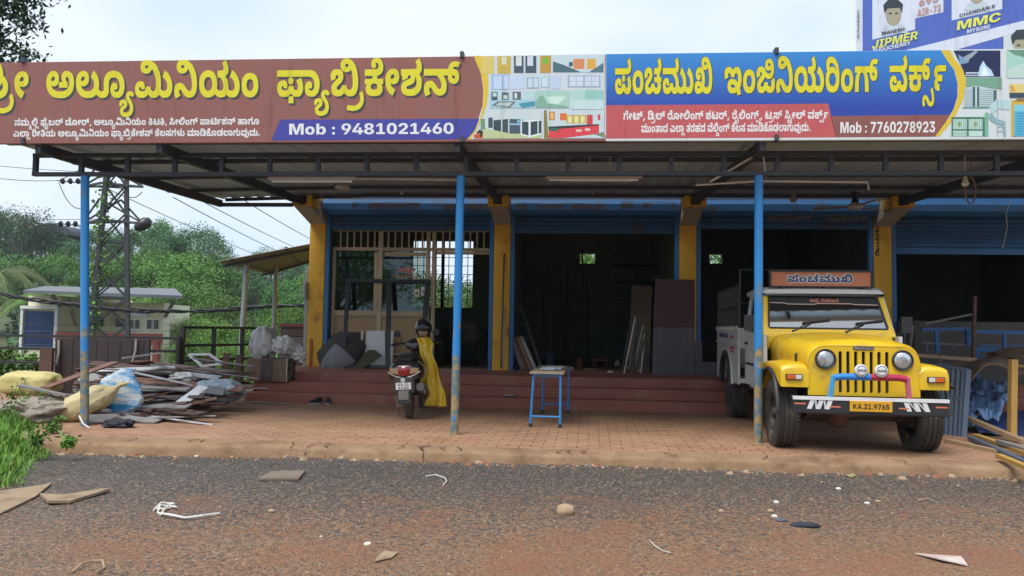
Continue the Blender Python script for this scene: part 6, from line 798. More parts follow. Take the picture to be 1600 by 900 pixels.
# palms
def palm(px, py, y, r, label, n, droop):
    c = aty(px, py, y); g = terr(c.x, y); t = thing('palm_tree', label, 'palm tree', (c.x, y, g), group='palms on the slope'); h = c.z - g; rnd = random.Random(int(px))
    mb = MB(); mb.tube([(0, 0, -0.2), (0.2, 0, h * 0.5), (0, 0, h)], [0.17, 0.13, 0.1], 8); part('trunk', mb, bark, t, world=False)
    for k in range(n):
        a = 6.283 * k / n + rnd.uniform(-0.2, 0.2); e = rnd.uniform(0.1, 0.9); mb = MB(); pts = []
        for i in range(9):
            s = i / 8; rr = r * s; pts.append(Vector((math.cos(a) * rr, math.sin(a) * rr, h + rr * e - droop * r * s * s)))
        mb.tube(pts, [0.03 - 0.003 * i for i in range(9)], 4); sd_ = Vector((-math.sin(a), math.cos(a), 0))
        for i in range(26):
            s = 0.15 + 0.85 * i / 26; f = s * 8; j = min(7, int(f)); p = pts[j].lerp(pts[j + 1], f - j); d = (pts[j + 1] - pts[j]).normalized(); l = r * 0.30 * (1 - 0.55 * abs(s - 0.45) * 2)
            for q in (-1, 1):
                tip = p + sd_ * q * l * 0.75 + d * l * 0.5 - Vector((0, 0, l * 0.45)); mb.add([p, p + d * 0.06, tip], [(0, 1, 2)])
        part('frond', mb, LF[2] if droop < 0.9 else leafmat('leaf_palm', (0.10, 0.15, 0.05), (0.17, 0.2, 0.08)), t, world=False)
palm(-6, 428, 42, 3.3, 'pale coconut palm with drooping fronds at the left edge', 17, 1.0)
palm(72, 462, 52, 3.6, 'green coconut palm rising behind the cream building', 17, 0.8)
palm(238, 470, 60, 3.0, 'small palm between the pylon and the cream building roof', 14, 0.8)
# overhanging tree top left
rnd = random.Random(77); cr = MB(); tr = MB(); T0 = aty(-48, 42, 15)
tl = thing('tree', 'dark leaved tree overhanging the left end of the brown sign', 'tree', (T0.x - 0.3, 15, -1)); b0 = Vector((T0.x - 0.3, 15, -1))
tr.tube([(0, 0, -0.2), (0.1, 0, 3), (0, 0.1, 6.5), (0.2, 0, 8.4)], [0.22, 0.18, 0.12, 0.05], 9)
for k in range(64):
    a = rnd.uniform(0, 6.28); w = rnd.uniform(0.3, 1.75); z = rnd.uniform(6.6, 9.6); c = Vector((math.cos(a) * w, math.sin(a) * w * 0.9, z))
    if k % 2 == 0: tr.tube([(0, 0, z - 1.6), tuple(c * 0.5 + Vector((0, 0, z * 0.5 - 0.6))), tuple(c)], [0.05, 0.025, 0.008], 5)
    for i in range(190):
        q = Vector((rnd.gauss(0, 0.21), rnd.gauss(0, 0.21), rnd.gauss(0, 0.16))); leaf(cr, c + q, rnd.uniform(0.055, 0.095), rnd, 0.42)
part('trunk', tr, bark, tl, world=False); part('crown', cr, leafmat('leaf_dark', (0.020, 0.045, 0.022), (0.035, 0.07, 0.03), 2), tl, world=False)
# trees across the road, behind the camera: they show in the shop glass
for x, y, h, w, k in ((-13, -13, 8, 8, 0), (-6, -16, 7.5, 9, 2), (1, -14, 6.5, 8, 0), (8, -17, 8, 9, 2), (15, -13, 7, 8, 0)):
    t = dup(made[(k, 0)], label='roadside tree across the road facing the shops'); t.location = (x, y, -0.6); t.scale = (w, w, h); t['group'] = 'trees across the road'

# ---- cream building
cream = mat('cream_wall', (0.78, 0.72, 0.52), (0.70, 0.64, 0.46), 0.6, 0.85, 0.1, dirt=(0.4, 0.36, 0.27), dscale=0.5, damt=0.3)
YBD = 35.0
def bx(px, py, d=0): return aty(px, py, YBD + d)
g0 = bx(38, 600).x; g1 = bx(281, 600).x; base = terr((g0 + g1) / 2, YBD) - 0.5
annexe = thing('office_block', 'cream house with a sheet roof and a tall blue shutter below the hill', 'building', ((g0 + g1) / 2, YBD, base))
zt = bx(150, 470).z; xs = bx(95, 480).x; xm = bx(198, 480).x; xe = bx(256, 480).x
mb = MB(); mb.box(g0, YBD, base, xs, YBD + 6, bx(60, 462).z); mb.box(xs, YBD + 2.2, base, xm + 0.01, YBD + 6, bx(60, 470).z); mb.box(xm, YBD, base, xe, YBD + 0.6, bx(220, 473).z); part('wall', mb, cream, annexe)
z0, z1 = bx(60, 542).z, bx(60, 486).z
mb = MB(); mb.box(bx(41, 500).x, YBD - 0.08, z0, bx(88, 500).x, YBD - 0.01, z1)
for k in range(18): z = z0 + (z1 - z0) * k / 18; mb.box(bx(41, 500).x, YBD - 0.12, z, bx(88, 500).x, YBD - 0.07, z + (z1 - z0) / 40)
part('blue_shutter', mb, mat('far_shutter', (0.02, 0.05, 0.16), (0.018, 0.04, 0.13), 1, 0.5), annexe)
mb = MB()
for a, b in ((36, 40), (89, 94)): mb.box(bx(a, 500).x, YBD - 0.2, base, bx(b, 500).x, YBD - 0.001, z1 + 0.1)
mb.box(bx(36, 500).x, YBD - 0.25, z1 + 0.1, bx(94, 500).x, YBD - 0.001, z1 + 0.25); part('shutter_frame', mb, mat('white_wall', (0.7, 0.7, 0.68), None, 2, 0.7), annexe)
mb = MB(); mb.box(xs, YBD - 0.3, bx(150, 534).z, xe + 0.02, YBD - 0.002, bx(150, 520).z); mb.box(xe - 0.3, YBD - 0.31, base, xe - 0.05, YBD - 0.1, bx(150, 534).z)
part('red_band', mb, mat('red_band', (0.42, 0.10, 0.07), None, 2, 0.7), annexe)
for a, b in ((203, 209), (212.5, 218.5), (231, 237.5), (241.5, 248.5)):
    f = MB(); f.box(bx(a - 1, 500).x, YBD - 0.04, bx(0, 514).z, bx(b + 1, 500).x, YBD - 0.003, bx(0, 495.5).z); w = part('window', f, mat('white_wall', (0.7, 0.7, 0.68)), annexe)
    f = MB(); f.box(bx(a, 500).x, YBD - 0.06, bx(0, 510).z, bx(b, 500).x, YBD - 0.041, bx(0, 496.5).z); part('pane', f, mat('far_pane', (0.05, 0.06, 0.065), None, 2, 0.2), w)
f = MB(); f.box(bx(96, 500).x, YBD + 2.1, bx(0, 508).z, bx(118, 500).x, YBD + 2.19, bx(0, 492).z); f.box(bx(140, 500).x, YBD + 2.1, bx(0, 508).z, bx(170, 500).x, YBD + 2.19, bx(0, 494).z); part('opening', f, mat('far_pane', (0.05, 0.06, 0.065)), annexe)
f = MB(); f.box(bx(200, 500).x, YBD - 0.10, bx(0, 492).z, bx(231, 500).x, YBD - 0.045, bx(0, 484.5).z); nb = part('name_board', f, mat('pale_board', (0.62, 0.68, 0.76), None, 2, 0.5), annexe)
rp = [bx(36, 458, -2.0), bx(286, 467, -2.0), bx(274, 455, 5.0), bx(70, 451, 5.0)]
mb = MB(); mb.add([tuple(p) for p in rp] + [tuple(p + Vector((0, 0, 0.14))) for p in rp], [(3, 2, 1, 0), (4, 5, 6, 7), (0, 1, 5, 4), (1, 2, 6, 5), (2, 3, 7, 6), (3, 0, 4, 7)]); part('roof', mb, mat('far_roof', (0.15, 0.16, 0.175), (0.11, 0.12, 0.13), 0.5, 0.6, stretch=(4, 0.2, 1)), annexe)
for a, b, c in ((94, 478, 462), (118, 508, 466), (258, 495, 470)): mb = MB(); mb.bar(bx(a, b), bx(a + (14 if a > 200 else -12), c, -1.5), 0.12); part('roof_strut', mb, cem, annexe)
# ---- hangar roof and hut on the hill
p = aty(92, 352, 100)
mb = MB(); secs = []
for y in (98, 108): secs.append([(p.x + 3.2 * math.cos(a), y, p.z - 1.6 + 1.6 * math.sin(a)) for a in [math.pi * i / 12 for i in range(13)]])
mb.loft(secs); solo('hangar', mb, mat('hangar_grey', (0.05, 0.055, 0.075), None, 1, 0.6), 'dark round roofed hall standing among the trees on the hilltop', 'building', smooth=40)
p = aty(52, 357, 102); mb = MB(); mb.box(p.x - 1.3, 101, p.z - 3, p.x + 1.3, 104, p.z - 0.35); mb.cur = 1; mb.prism([(p.x - 1.6, p.z - 0.35), (p.x + 1.6, p.z - 0.35), (p.x, p.z + 0.55)], -104.3, -100.7, Matrix(((1, 0, 0, 0), (0, 0, -1, 0), (0, 1, 0, 0), (0, 0, 0, 1))))
solo('hilltop_house', mb, [cream, mat('clay_tile', (0.45, 0.17, 0.09), None, 2, 0.8)], 'small house with an orange tiled roof beside the hall on the hilltop', 'house')
# ---- pylon
YP = 30.0
iron = mat('pylon_iron', (0.055, 0.06, 0.062), (0.035, 0.038, 0.04), 2, 0.6, dirt=(0.11, 0.075, 0.05), dscale=1.5, damt=0.3)
pb_ = aty(171, 530, YP); zg = terr(pb_.x, YP) - 0.2; ztop = aty(171, 215, YP).z
PY = thing('pylon', 'lattice steel power pylon overgrown with creeper behind the left post', 'pylon', (pb_.x, YP, zg), (0, 0, R_(28)))
def py_w(z): return 0.80 - 0.045 * (z)
H = ztop - zg
mb = MB()
for sx, sy in ((-1, -1), (1, -1), (1, 1), (-1, 1)): mb.bar((sx * py_w(0), sy * py_w(0), 0), (sx * py_w(H), sy * py_w(H), H), 0.15)
part('leg', mb, iron, PY, world=False)
mb = MB(); z = 0.0
cs4 = ((-1, -1), (1, -1), (1, 1), (-1, 1))
while z < H - 0.8:
    z2 = z + 1.15
    for k in range(4):
        a, b = cs4[k], cs4[(k + 1) % 4]; w, w2 = py_w(z), py_w(z2)
        mb.bar((a[0] * w, a[1] * w, z), (b[0] * w2, b[1] * w2, z2), 0.07); mb.bar((b[0] * w, b[1] * w, z), (a[0] * w2, a[1] * w2, z2), 0.055)
        if int(z / 1.15) % 2 == 0: mb.bar((a[0] * w, a[1] * w, z), (b[0] * w, b[1] * w, z), 0.05)
    z = z2
part('bracing', mb, iron, PY, world=False)
I_ = TM[PY].inverted()
mb = MB()
za = aty(171, 352, YP)
for y_ in (345, 288):
    c = aty(171, y_, YP)
    for e in (aty(223, y_ + 4, YP - 0.3), aty(128, y_ + 4, YP + 0.3)):
        for d in (-0.35, 0.35): mb.bar(I_ @ Vector((c.x + d * 0.3, YP + d, c.z)), I_ @ e, 0.08); mb.bar(I_ @ Vector((c.x + d, YP + d * 0.5, c.z + 0.9)), I_ @ e, 0.06)
part('cross_arm', mb, iron, PY, world=False)
ceram = mat('insulator', (0.03, 0.025, 0.025), None, 5, 0.35)
for (xa, xb, yy, dy) in ((98, 122, 283, 0), (95, 118, 350, 0)):
    mb = MB(); a, b = aty(xa, yy, YP), aty(xb, yy + dy, YP); mb.tube([I_ @ aty(90, yy - 1, YP), I_ @ aty(128, yy + 3, YP)], 0.03, 6)
    for k in range(3):
        c = a.lerp(b, k / 2); M0 = Matrix.Translation(I_ @ c) @ Matrix.Rotation(R_(-28), 4, 'Z') @ ROTY if False else Matrix.Translation(I_ @ c) @ Matrix.Rotation(R_(-28), 4, 'Z') @ Matrix.Rotation(R_(90), 4, 'Y')
        mb.lathe([(0.04, -0.1), (0.12, -0.03), (0.13, 0.02), (0.05, 0.08)], 12, M0)
    part('insulator', mb, ceram, PY, world=False)
c = I_ @ aty(225, 350, YP - 0.3); mb = MB(); mb.lathe([(0.0, -0.42), (0.16, -0.34), (0.24, -0.1), (0.24, 0.12), (0.12, 0.3), (0.0, 0.32)], 14, Matrix.Translation(c) @ Matrix.Rotation(0.9, 4, 'Y'), cap=False); part('insulator', mb, ceram, PY, world=False, smooth=50)
rnd = random.Random(9); mb = MB()
for i in range(900):
    z = rnd.random() ** 1.5 * H * 0.95; w = py_w(z); k = rnd.choice((0, 0, 3)); q = cs4[k]
    leaf(mb, (q[0] * w + rnd.gauss(0, 0.16), q[1] * w + rnd.gauss(0, 0.16), z), rnd.uniform(0.06, 0.12), rnd, 0.6)
cp = solo('creeper', MB().add([tuple(TM[PY] @ Vector(v)) for v in mb.v], mb.f), LF[2], 'light green creeper climbing the legs of the lattice pylon', 'creeper')
# ---- wires
wire = mat('wire_grey', (0.07, 0.075, 0.08), None, 5, 0.6); cable = mat('cable_black', (0.012, 0.013, 0.016), None, 9, 0.55)
def wires(name, label, a, b, ya, yb, r, sag=0.15, m=wire, n=14, group=None, cat='wire'):
    p, q = aty(*a, ya), aty(*b, yb); mb = MB(); mb.tube([p.lerp(q, i / n) - Vector((0, 0, sag * 4 * (i / n) * (1 - i / n))) for i in range(n + 1)], r, 5)
    return solo(name, mb, m, label, cat, group=group)
for k, (a, b, ya, yb, s) in enumerate((((-40, 255), (300, 268), 32, 34, 0.2), ((-40, 273), (92, 282), 28, YP, 0.1), ((-40, 336), (160, 342), 32, 33, 0.1), ((-40, 344), (92, 349), 28, YP, 0.05),
        ((170, 296), (520, 440), 30, 70, 0.3), ((270, 308), (520, 425), 26, 70, 0.3), ((300, 306), (540, 415), 26, 72, 0.3), ((370, 306), (560, 405), 26, 74, 0.3))):
    wires('power_line', ('thin overhead wire crossing the sky at the upper left' if k in (0, 2) else 'overhead wire ending at the pylon insulators' if k < 4 else 'overhead wire sloping down behind the sheet roofed shed'), a, b, ya, yb, 0.014 if k < 4 else 0.018, s, group='overhead wires')
for k, (y0, y1) in enumerate(((538, 541), (543, 547), (516, 521), (505, 512))):
    wires('power_line', 'thin level wire in front of the cream building', (-40, y0), (480, y1 - 10), 34, 36, 0.010, 0.12, group='overhead wires')
for (a, b, s) in (((125, 265), (92, 283), 0.0), ((92, 285), (128, 325), 0.35), ((190, 295), (222, 300), 0.3), ((190, 412), (222, 405), 0.35)):
    wires('jumper_lead', 'slack jumper lead hanging at the pylon arm', a, b, YP, YP, 0.018, s, wire, 10, 'jumper leads', 'lead')
mb = MB()
for j in range(3):
    pts = []
    for i in range(91):
        t = i / 90; px = -60 + 560 * t; py = 445 + 42 * (1 - (1 - min(1, t / 0.62)) ** 2) - 12 * max(0, t - 0.62) / 0.38
        p = aty(px, py, 19 + 1.0 * t); a = t * 46 + j * 2.094; pts.append(p + Vector((0, 0.03 * math.cos(a), 0.032 * math.sin(a) + 0.02 * math.sin(t * 23 + j))))
    mb.tube(pts, 0.026, 6)
solo('cable_bundle', mb, cable, 'thick twisted black cable bundle sagging across behind the left post', 'cable', smooth=60)
# ---- railing, shed
rail = mat('rail_black', (0.018, 0.019, 0.021), (0.028, 0.026, 0.025), 6, 0.5)
def railing(a, b, zt, n, zs, label):
    t = thing('railing', label, 'railing', (a[0], a[1], -0.02), group='railings at the plot edge'); A, Bv = Vector(a), Vector(b)
    for z in zs: mb = MB(); mb.bar(A + Vector((0, 0, z)), Bv + Vector((0, 0, z)), 0.045); part('rail', mb, rail, t)
    for k in range(n):
        p = A.lerp(Bv, k / (n - 1)); mb = MB(); mb.bar(p + Vector((0, 0, -0.9)), p + Vector((0, 0, zt)), 0.06); part('post', mb, rail, t)
a = aty(284, 526, 12.6); railing((-14, 12.6, 0), (a.x - 0.05, 12.6, 0), 0.985, 5, (0.22, 0.5, 0.74, 0.96), 'long black tube railing running behind the heap of boards')
b = aty(400, 510, 14.0); railing((aty(286, 520, 12.7).x, 12.7, 0), (b.x, 14.6, 0), 1.17, 4, (0.32, 0.58, 0.84, 1.15), 'taller black tube railing between the heap and the yellow pillar')
SHD = thing('shed', 'lean-to shed with brown corrugated sheet roof on thin grey posts beside the first pillar', 'shed', (-8.5, 16, -0.9))
q = [aty(340, 409, 15.0), aty(492, 380, 15.0), aty(492, 404, 17.6), aty(416, 427, 17.4)]
q = [Vector(v) for v in q]; mb = MB(); n = 60; nr = []
def shed_pt(u, v): p = q[0].lerp(q[1], u).lerp(q[3].lerp(q[2], u), v); return (p.x, p.y, p.z + 0.018 * math.sin(v * 60))
mb.grid(shed_pt, 1, 120); part('roof_sheet', mb, mat('brown_sheet', (0.30, 0.27, 0.24), (0.21, 0.18, 0.155), 2, 0.6, metal=0.3), SHD, solid=0.006)
mb = MB(); mb.bar(shed_pt(0.12, 0.02), shed_pt(0.12, 0.98), 0.06); mb.bar(shed_pt(0.7, 0.02), shed_pt(0.7, 0.98), 0.06)
for v in (0.1, 0.9): mb.bar(Vector(shed_pt(0.0, v)) - Vector((0, 0, 0.06)), Vector(shed_pt(1, v)) - Vector((0, 0, 0.06)), 0.05)
part('rafter', mb, steel, SHD)
for px, y, r in ((385, 15.3, 0.055), (431, 16.9, 0.05)):
    c = aty(px, 420, y); mb = MB(); mb.tube([(c.x - 0.12 * (px < 400), y, -1.5), (c.x, y, c.z + 0.08)], r, 10); part('post', mb, mat('galvanised', (0.30, 0.32, 0.33), (0.22, 0.235, 0.24), 4, 0.5, metal=0.3), SHD, smooth=50)
# ---- hoarding on the roofs at the back
yb0 = 24.0; hp0 = aty(1337, 40, yb0); dirv = Vector((math.sin(R_(57.6)) , -math.cos(R_(57.6)), 0)).normalized()
HB = thing('billboard', 'large blue and white billboard with student portraits above the right roof', 'billboard', (hp0.x, yb0, 4.0)); nrm = Vector((-dirv.y, dirv.x, 0)); nrm = nrm if nrm.y < 0 else -nrm
def hit(px, py, d=0.0):
    v = ray(px, py); o = Vector((hp0.x, yb0, 0)) + nrm * d; t = (o - EYEP).dot(nrm) / v.dot(nrm); return EYEP + v * t
def hpoly(name, pts, d, m): mb = MB(); mb.add([tuple(hit(x, y, d)) for x, y in pts], [tuple(range(len(pts)))]); return part(name, mb, m, HB)
mb = MB(); L0 = Vector((hp0.x, yb0, 0)); zt_ = hit(1400, -60).z; zb_ = hit(1337, 110).z
pts = [L0 - nrm * 0.02, L0 + dirv * 9 - nrm * 0.02, L0 + dirv * 9 - nrm * 0.12, L0 - nrm * 0.12]
mb.add([(p.x, p.y, zb_) for p in pts] + [(p.x, p.y, zt_) for p in pts], [(3, 2, 1, 0), (4, 5, 6, 7), (0, 1, 5, 4), (1, 2, 6, 5), (2, 3, 7, 6), (3, 0, 4, 7)]); part('panel', mb, ink('hoarding_white', (0.62, 0.66, 0.75)), HB)
mb = MB()
for s_ in (0.4, 3.5, 6.5): p = L0 + dirv * s_ - nrm * 0.3; mb.bar((p.x, p.y, 4.05), (p.x, p.y, zt_), 0.12)
part('stand', mb, steel, HB)
hb = ink('hoarding_blue', (0.075, 0.13, 0.46)); hw = ink('hoarding_white', (0.62, 0.66, 0.75)); hy = ink('hoarding_yellow', (0.70, 0.72, 0.10)); hk = ink('hoarding_black', (0.04, 0.05, 0.09)); ho = ink('hoarding_orange', (0.5, 0.28, 0.26))
hpoly('blue_field', [(1348, -60), (1348, 100), (1640, 100), (1640, -60)], 0.004, hb)
hpoly('white_stripe', [(1415, 78.5), (1640, 22), (1640, 36), (1490, 79)], 0.008, hw)
hpoly('photo_field', [(1363, -20), (1363, 62), (1430, 46), (1430, 29), (1474, 19), (1474, -20)], 0.008, hw)
hpoly('photo_field', [(1487, -20), (1487, 32), (1566, 14), (1566, -20)], 0.008, hw)
hpoly('photo_field', [(1568, 56), (1568, 100), (1640, 100), (1640, 44)], 0.012, ink('hoarding_pale', (0.55, 0.62, 0.60)))
skin = ink('portrait_skin', (0.36, 0.33, 0.22)); hair = ink('portrait_hair', (0.03, 0.04, 0.05)); shirt = ink('portrait_shirt', (0.5, 0.58, 0.62))
for cx, cy, s in ((1396, 22, 1.0), (1526, -12, 1.0), (1597, 72, 1.1)):
    hpoly('portrait_shirt', [(cx - 20 * s, cy + 28 * s), (cx - 14 * s, cy + 18 * s), (cx, cy + 14 * s), (cx + 14 * s, cy + 15 * s), (cx + 22 * s, cy + 24 * s), (cx + 22 * s, cy + 30 * s)], 0.016, shirt)
    hpoly('portrait_face', [(cx + 12 * s * math.cos(a), cy + 18 * s * math.sin(a)) for a in [0.3 * i for i in range(21)]], 0.020, skin)
    hpoly('portrait_hair', [(cx - 14 * s, cy - 2 * s), (cx - 16 * s, cy - 14 * s), (cx - 8 * s, cy - 23 * s), (cx + 6 * s, cy - 24 * s), (cx + 15 * s, cy - 15 * s), (cx + 13 * s, cy - 2 * s), (cx + 10 * s, cy - 10 * s), (cx - 9 * s, cy - 9 * s)], 0.024, hair)
    for e in (-5, 5): hpoly('portrait_eye', [(cx + (e - 2.6) * s, cy - 2 * s), (cx + (e + 2.6) * s, cy - 2.6 * s), (cx + (e + 2.2) * s, cy - 0.6 * s), (cx + (e - 2.2) * s, cy - 0.2 * s)], 0.028, hair)
def htext(s, x0, y0, x1, y1, cap, d, m, slant=0.0, vert=False):
    def f(u, v, k):
        if vert: return tuple(hit(x0 - v / 727 * cap, y0 + (y1 - y0) * u, d + 0.0006 * (k % 4)))
        return tuple(hit(x0 + (x1 - x0) * u + slant * v / 727 * cap, y0 + (y1 - y0) * u - v / 727 * cap, d + 0.0006 * (k % 4)))
    part('lettering', text_mb(s, f), m, HB)
htext('JIPMER', 1362, 77, 1433, 61, 13, 0.03, hy, 0.15); htext('PUDUCHERRY', 1364, 83, 1423, 70, 6, 0.03, hw); htext('MAHESH', 1378, 55, 1413, 47.5, 5, 0.03, hk)
htext('MMC', 1495, 47.5, 1563, 32.5, 14, 0.03, hy, 0.1); htext('MYSORE', 1511, 52.5, 1547, 44, 6, 0.03, hw); htext('CHANDAN R', 1499, 27, 1555, 11.5, 5, 0.03, hk)
htext('AIR-73', 1433, 26, 1470, 17, 11, 0.03, ho); htext('695', 1436, 9.5, 1466, 2, 11, 0.03, ho); htext('Our Proud Students', 1342.5, 60, 1342.5, 16, 3.6, 0.03, hk, vert=True)
# ================================================================== the yellow pick-up (front towards -y in its own space)
def arch(w, zb, zt, r, n=7, dome=0.0):
    """outline of an upright panel with round upper corners, from the lower left over the top to the lower right"""
    p = [(-w, zb)]
    for i in range(n + 1):
        a = math.pi - math.pi / 2 * i / n; p.append((-w + r + r * math.cos(a), zt - r + r * math.sin(a)))
    m = 6
    for i in range(1, m): p.append((-w + r + 2 * (w - r) * i / m, zt + dome * (1 - (2 * i / m - 1) ** 2)))
    for i in range(n + 1):
        a = math.pi / 2 - math.pi / 2 * i / n; p.append((w - r + r * math.cos(a), zt - r + r * math.sin(a)))
    return p + [(w, zb)]
def holed(outer, holes, y=0.0):
    vs, es, segs = [], [], []
    for c in [outer] + holes:
        o = len(vs); n = len(c); vs += [Vector(q) for q in c]; es += [(o + i, o + (i + 1) % n) for i in range(n)]; segs += [(c[i], c[(i + 1) % n]) for i in range(n)]
    ov, oe, of, *_ = delaunay_2d_cdt(vs, es, [], 0, 1e-5); mb = MB(); keep = []
    for f in of:
        cx = sum(ov[i].x for i in f) / len(f); cy = sum(ov[i].y for i in f) / len(f)
        w = sum(1 for (x0, y0), (x1, y1) in segs if (y0 <= cy) != (y1 <= cy) and x0 + (cy - y0) / (y1 - y0) * (x1 - x0) > cx)
        if w % 2: keep.append(tuple(f))
    return mb.add([(v.x, y, v.y) for v in ov], keep)
def rrect(x0, z0, x1, z1, r, n=5):
    p = []
    for cx, cz, a0 in ((x1 - r, z1 - r, 0), (x0 + r, z1 - r, 90), (x0 + r, z0 + r, 180), (x1 - r, z0 + r, 270)):
        p += [(cx + r * math.cos(R_(a0 + 90 * i / n)), cz + r * math.sin(R_(a0 + 90 * i / n))) for i in range(n + 1)]
    return p
def circ(cx, cz, r, n=24): return [(cx + r * math.cos(2 * math.pi * i / n), cz + r * math.sin(2 * math.pi * i / n)) for i in range(n)]
ROTX = Matrix.Rotation(R_(90), 4, 'X')                              # local z -> -y : a lathe that looks forward
ROTY = Matrix.Rotation(R_(90), 4, 'Y')
ypaint = mat('car_yellow', (0.74, 0.48, 0.014), (0.67, 0.42, 0.012), 2, 0.36, 0.02, 30, coat=0.35, dirt=(0.46, 0.29, 0.06), dscale=4, damt=0.3)
wpaint = mat('car_white', (0.56, 0.58, 0.56), (0.50, 0.52, 0.50), 2, 0.35, 0, coat=0.3, dirt=(0.38, 0.34, 0.28), dscale=2.4, damt=0.3)
rub = mat('tyre_rubber', (0.035, 0.033, 0.031), (0.055, 0.048, 0.042), 8, 0.85, 0.3, 60, dirt=(0.16, 0.11, 0.075), dscale=5, damt=0.35)
blk = mat('black_plastic', (0.02, 0.02, 0.022), (0.028, 0.028, 0.03), 6, 0.5, 0.05)
und = mat('underbody', (0.05, 0.04, 0.035), (0.10, 0.06, 0.04), 5, 0.85, 0.3)
rust = mat('rusty_iron', (0.20, 0.10, 0.06), (0.12, 0.07, 0.05), 9, 0.85, 0.3)
chrome = mat('bright_metal', (0.75, 0.76, 0.77), (0.68, 0.69, 0.7), 5, 0.15, metal=1.0)
tglass = mat('dark_glass', (0.012, 0.014, 0.016), (0.010, 0.012, 0.014), 2, 0.03, spec=1.0); tglass.node_tree.nodes['Principled BSDF'].inputs['IOR'].default_value = 2.6
orange = mat('orange_lens', (0.65, 0.12, 0.015), None, 20, 0.15, coat=0.5); clearl = mat('clear_lens', (0.62, 0.62, 0.60), None, 30, 0.15, coat=0.5)
J = thing('pickup_truck', 'yellow fronted pick-up with white load bed, orange roof board and blue and red bull bar', 'pick-up', (2.93, 8.51, 0.0), (0, 0, R_(-2.1)))
def jp(name, mb, m, parent=None, **k): return part(name, mb, m, parent or J, world=False, **k)
# wheels
def tyre_mb():
    pr = [(0.20, -0.085), (0.235, -0.108), (0.29, -0.118), (0.335, -0.108), (0.35, -0.098)]
    for k in range(4):
        z = -0.098 + k * 0.049
        if k: pr += [(0.354, z - 0.006), (0.343, z - 0.004), (0.343, z + 0.004), (0.355, z + 0.006)]
    pr += [(0.35, 0.098), (0.335, 0.108), (0.29, 0.118), (0.235, 0.108), (0.20, 0.085)]
    mb = MB(); n = 48; mb.lathe(pr, n, ROTY, cap=False)
    for i in range(56):                                             # shoulder lugs
        a = 2 * math.pi * i / 56
        for s in (-1, 1): mb.cbox((0, 0, 0), (0.040, 0.020, 0.020), Matrix.Rotation(a, 4, 'X') @ Matrix.Translation((s * 0.088, 0, 0.347)) @ Matrix.Rotation(s * 0.12, 4, 'Y'))
    return mb
def rim_mb(s):
    mb = MB(); mb.lathe([(0.205, s * 0.07), (0.19, s * 0.085), (0.18, s * 0.03), (0.13, s * 0.035), (0.09, s * 0.06), (0.06, s * 0.062), (0.055, s * 0.10), (0.03, s * 0.105), (0.0, s * 0.105)], 28, ROTY, cap=False)
    for i in range(6): mb.cbox((0, 0, 0), (0.012, 0.018, 0.018), Matrix.Rotation(math.pi / 3 * i, 4, 'X') @ Matrix.Translation((s * 0.066, 0, 0.075)))
    mb.lathe([(0.2, -s * 0.07), (0.19, -s * 0.02), (0.1, -s * 0.015), (0.0, -s * 0.015)], 24, ROTY, cap=False)
    return mb
rimm = mat('dark_rim', (0.03, 0.03, 0.03), (0.06, 0.05, 0.045), 6, 0.6)
for x, y in ((-0.70, 0), (0.70, 0), (-0.70, 2.78), (0.70, 2.78)):
    w = thing('wheel', None, None, (0, 0, 0)); w.parent = J; w.location = (x, y, 0.352); TM[w] = TM[J] @ Matrix.Translation((x, y, 0.352))
    jp('tyre', tyre_mb(), rub, w, smooth=40); jp('rim', rim_mb(-1 if x < 0 else 1), rimm, w, smooth=40)
# chassis, axles, springs
mb = MB(); mb.cur = 0
for s in (-1, 1): mb.box(s * 0.38 - 0.04, -0.5, 0.42, s * 0.38 + 0.04, 3.7, 0.54); mb.bar((s * 0.47, -0.5, 0.46), (s * 0.47, 0, 0.30), 0.06, 0.025); mb.bar((s * 0.47, 0, 0.30), (s * 0.47, 0.6, 0.44), 0.06, 0.025)
mb.tube([(-0.62, 0, 0.34), (0.62, 0, 0.34)], 0.045, 10); mb.tube([(-0.62, 2.78, 0.34), (0.62, 2.78, 0.34)], 0.055, 10); mb.box(-0.55, 0.5, 0.45, 0.55, 3.6, 0.5)
mb.box(-0.5, -0.36, 0.38, 0.5, 0.5, 0.62)
for s in (-1, 1): mb.box(s * 0.62 - 0.06, -0.13, 0.25, s * 0.62 + 0.06, 0.13, 0.48)
jp('chassis', mb, und)
mb = MB(); mb.lathe([(0.0, -0.14), (0.09, -0.11), (0.13, 0), (0.09, 0.1), (0.04, 0.16), (0.0, 0.16)], 16, Matrix.Translation((-0.14, -0.02, 0.34)) @ ROTX, cap=False)
mb.tube([(-0.62, -0.2, 0.40), (0.62, -0.2, 0.41)], 0.018, 8); mb.tube([(-0.3, -0.25, 0.44), (-0.1, -0.25, 0.38), (0.2, -0.25, 0.42)], 0.03, 8); jp('front_axle', mb, rust, smooth=50)
# grille panel with real slots and lamp holes
slots = [rrect(x - 0.0165, 0.615, x + 0.0165, 1.035, 0.016) for x in [-0.225 + 0.075 * k for k in range(7)]]
lamp_x, lamp_z = 0.372, 0.952
mb = holed([(a, b) for a, b in arch(0.54, 0.585, 1.095, 0.17)], slots + [circ(-lamp_x, lamp_z, 0.098), circ(lamp_x, lamp_z, 0.098)], -0.445); jp('grille_panel', mb, ypaint, solid=0.03)
mb = MB()
for x in [-0.225 + 0.075 * k for k in range(7)]: mb.box(x - 0.02, -0.425, 0.6, x + 0.02, -0.42, 0.72)
mb.box(-0.3, -0.40, 0.6, 0.3, -0.38, 1.05); jp('radiator', mb, [mat('radiator_black', (0.012, 0.012, 0.013), None, 9, 0.8)])
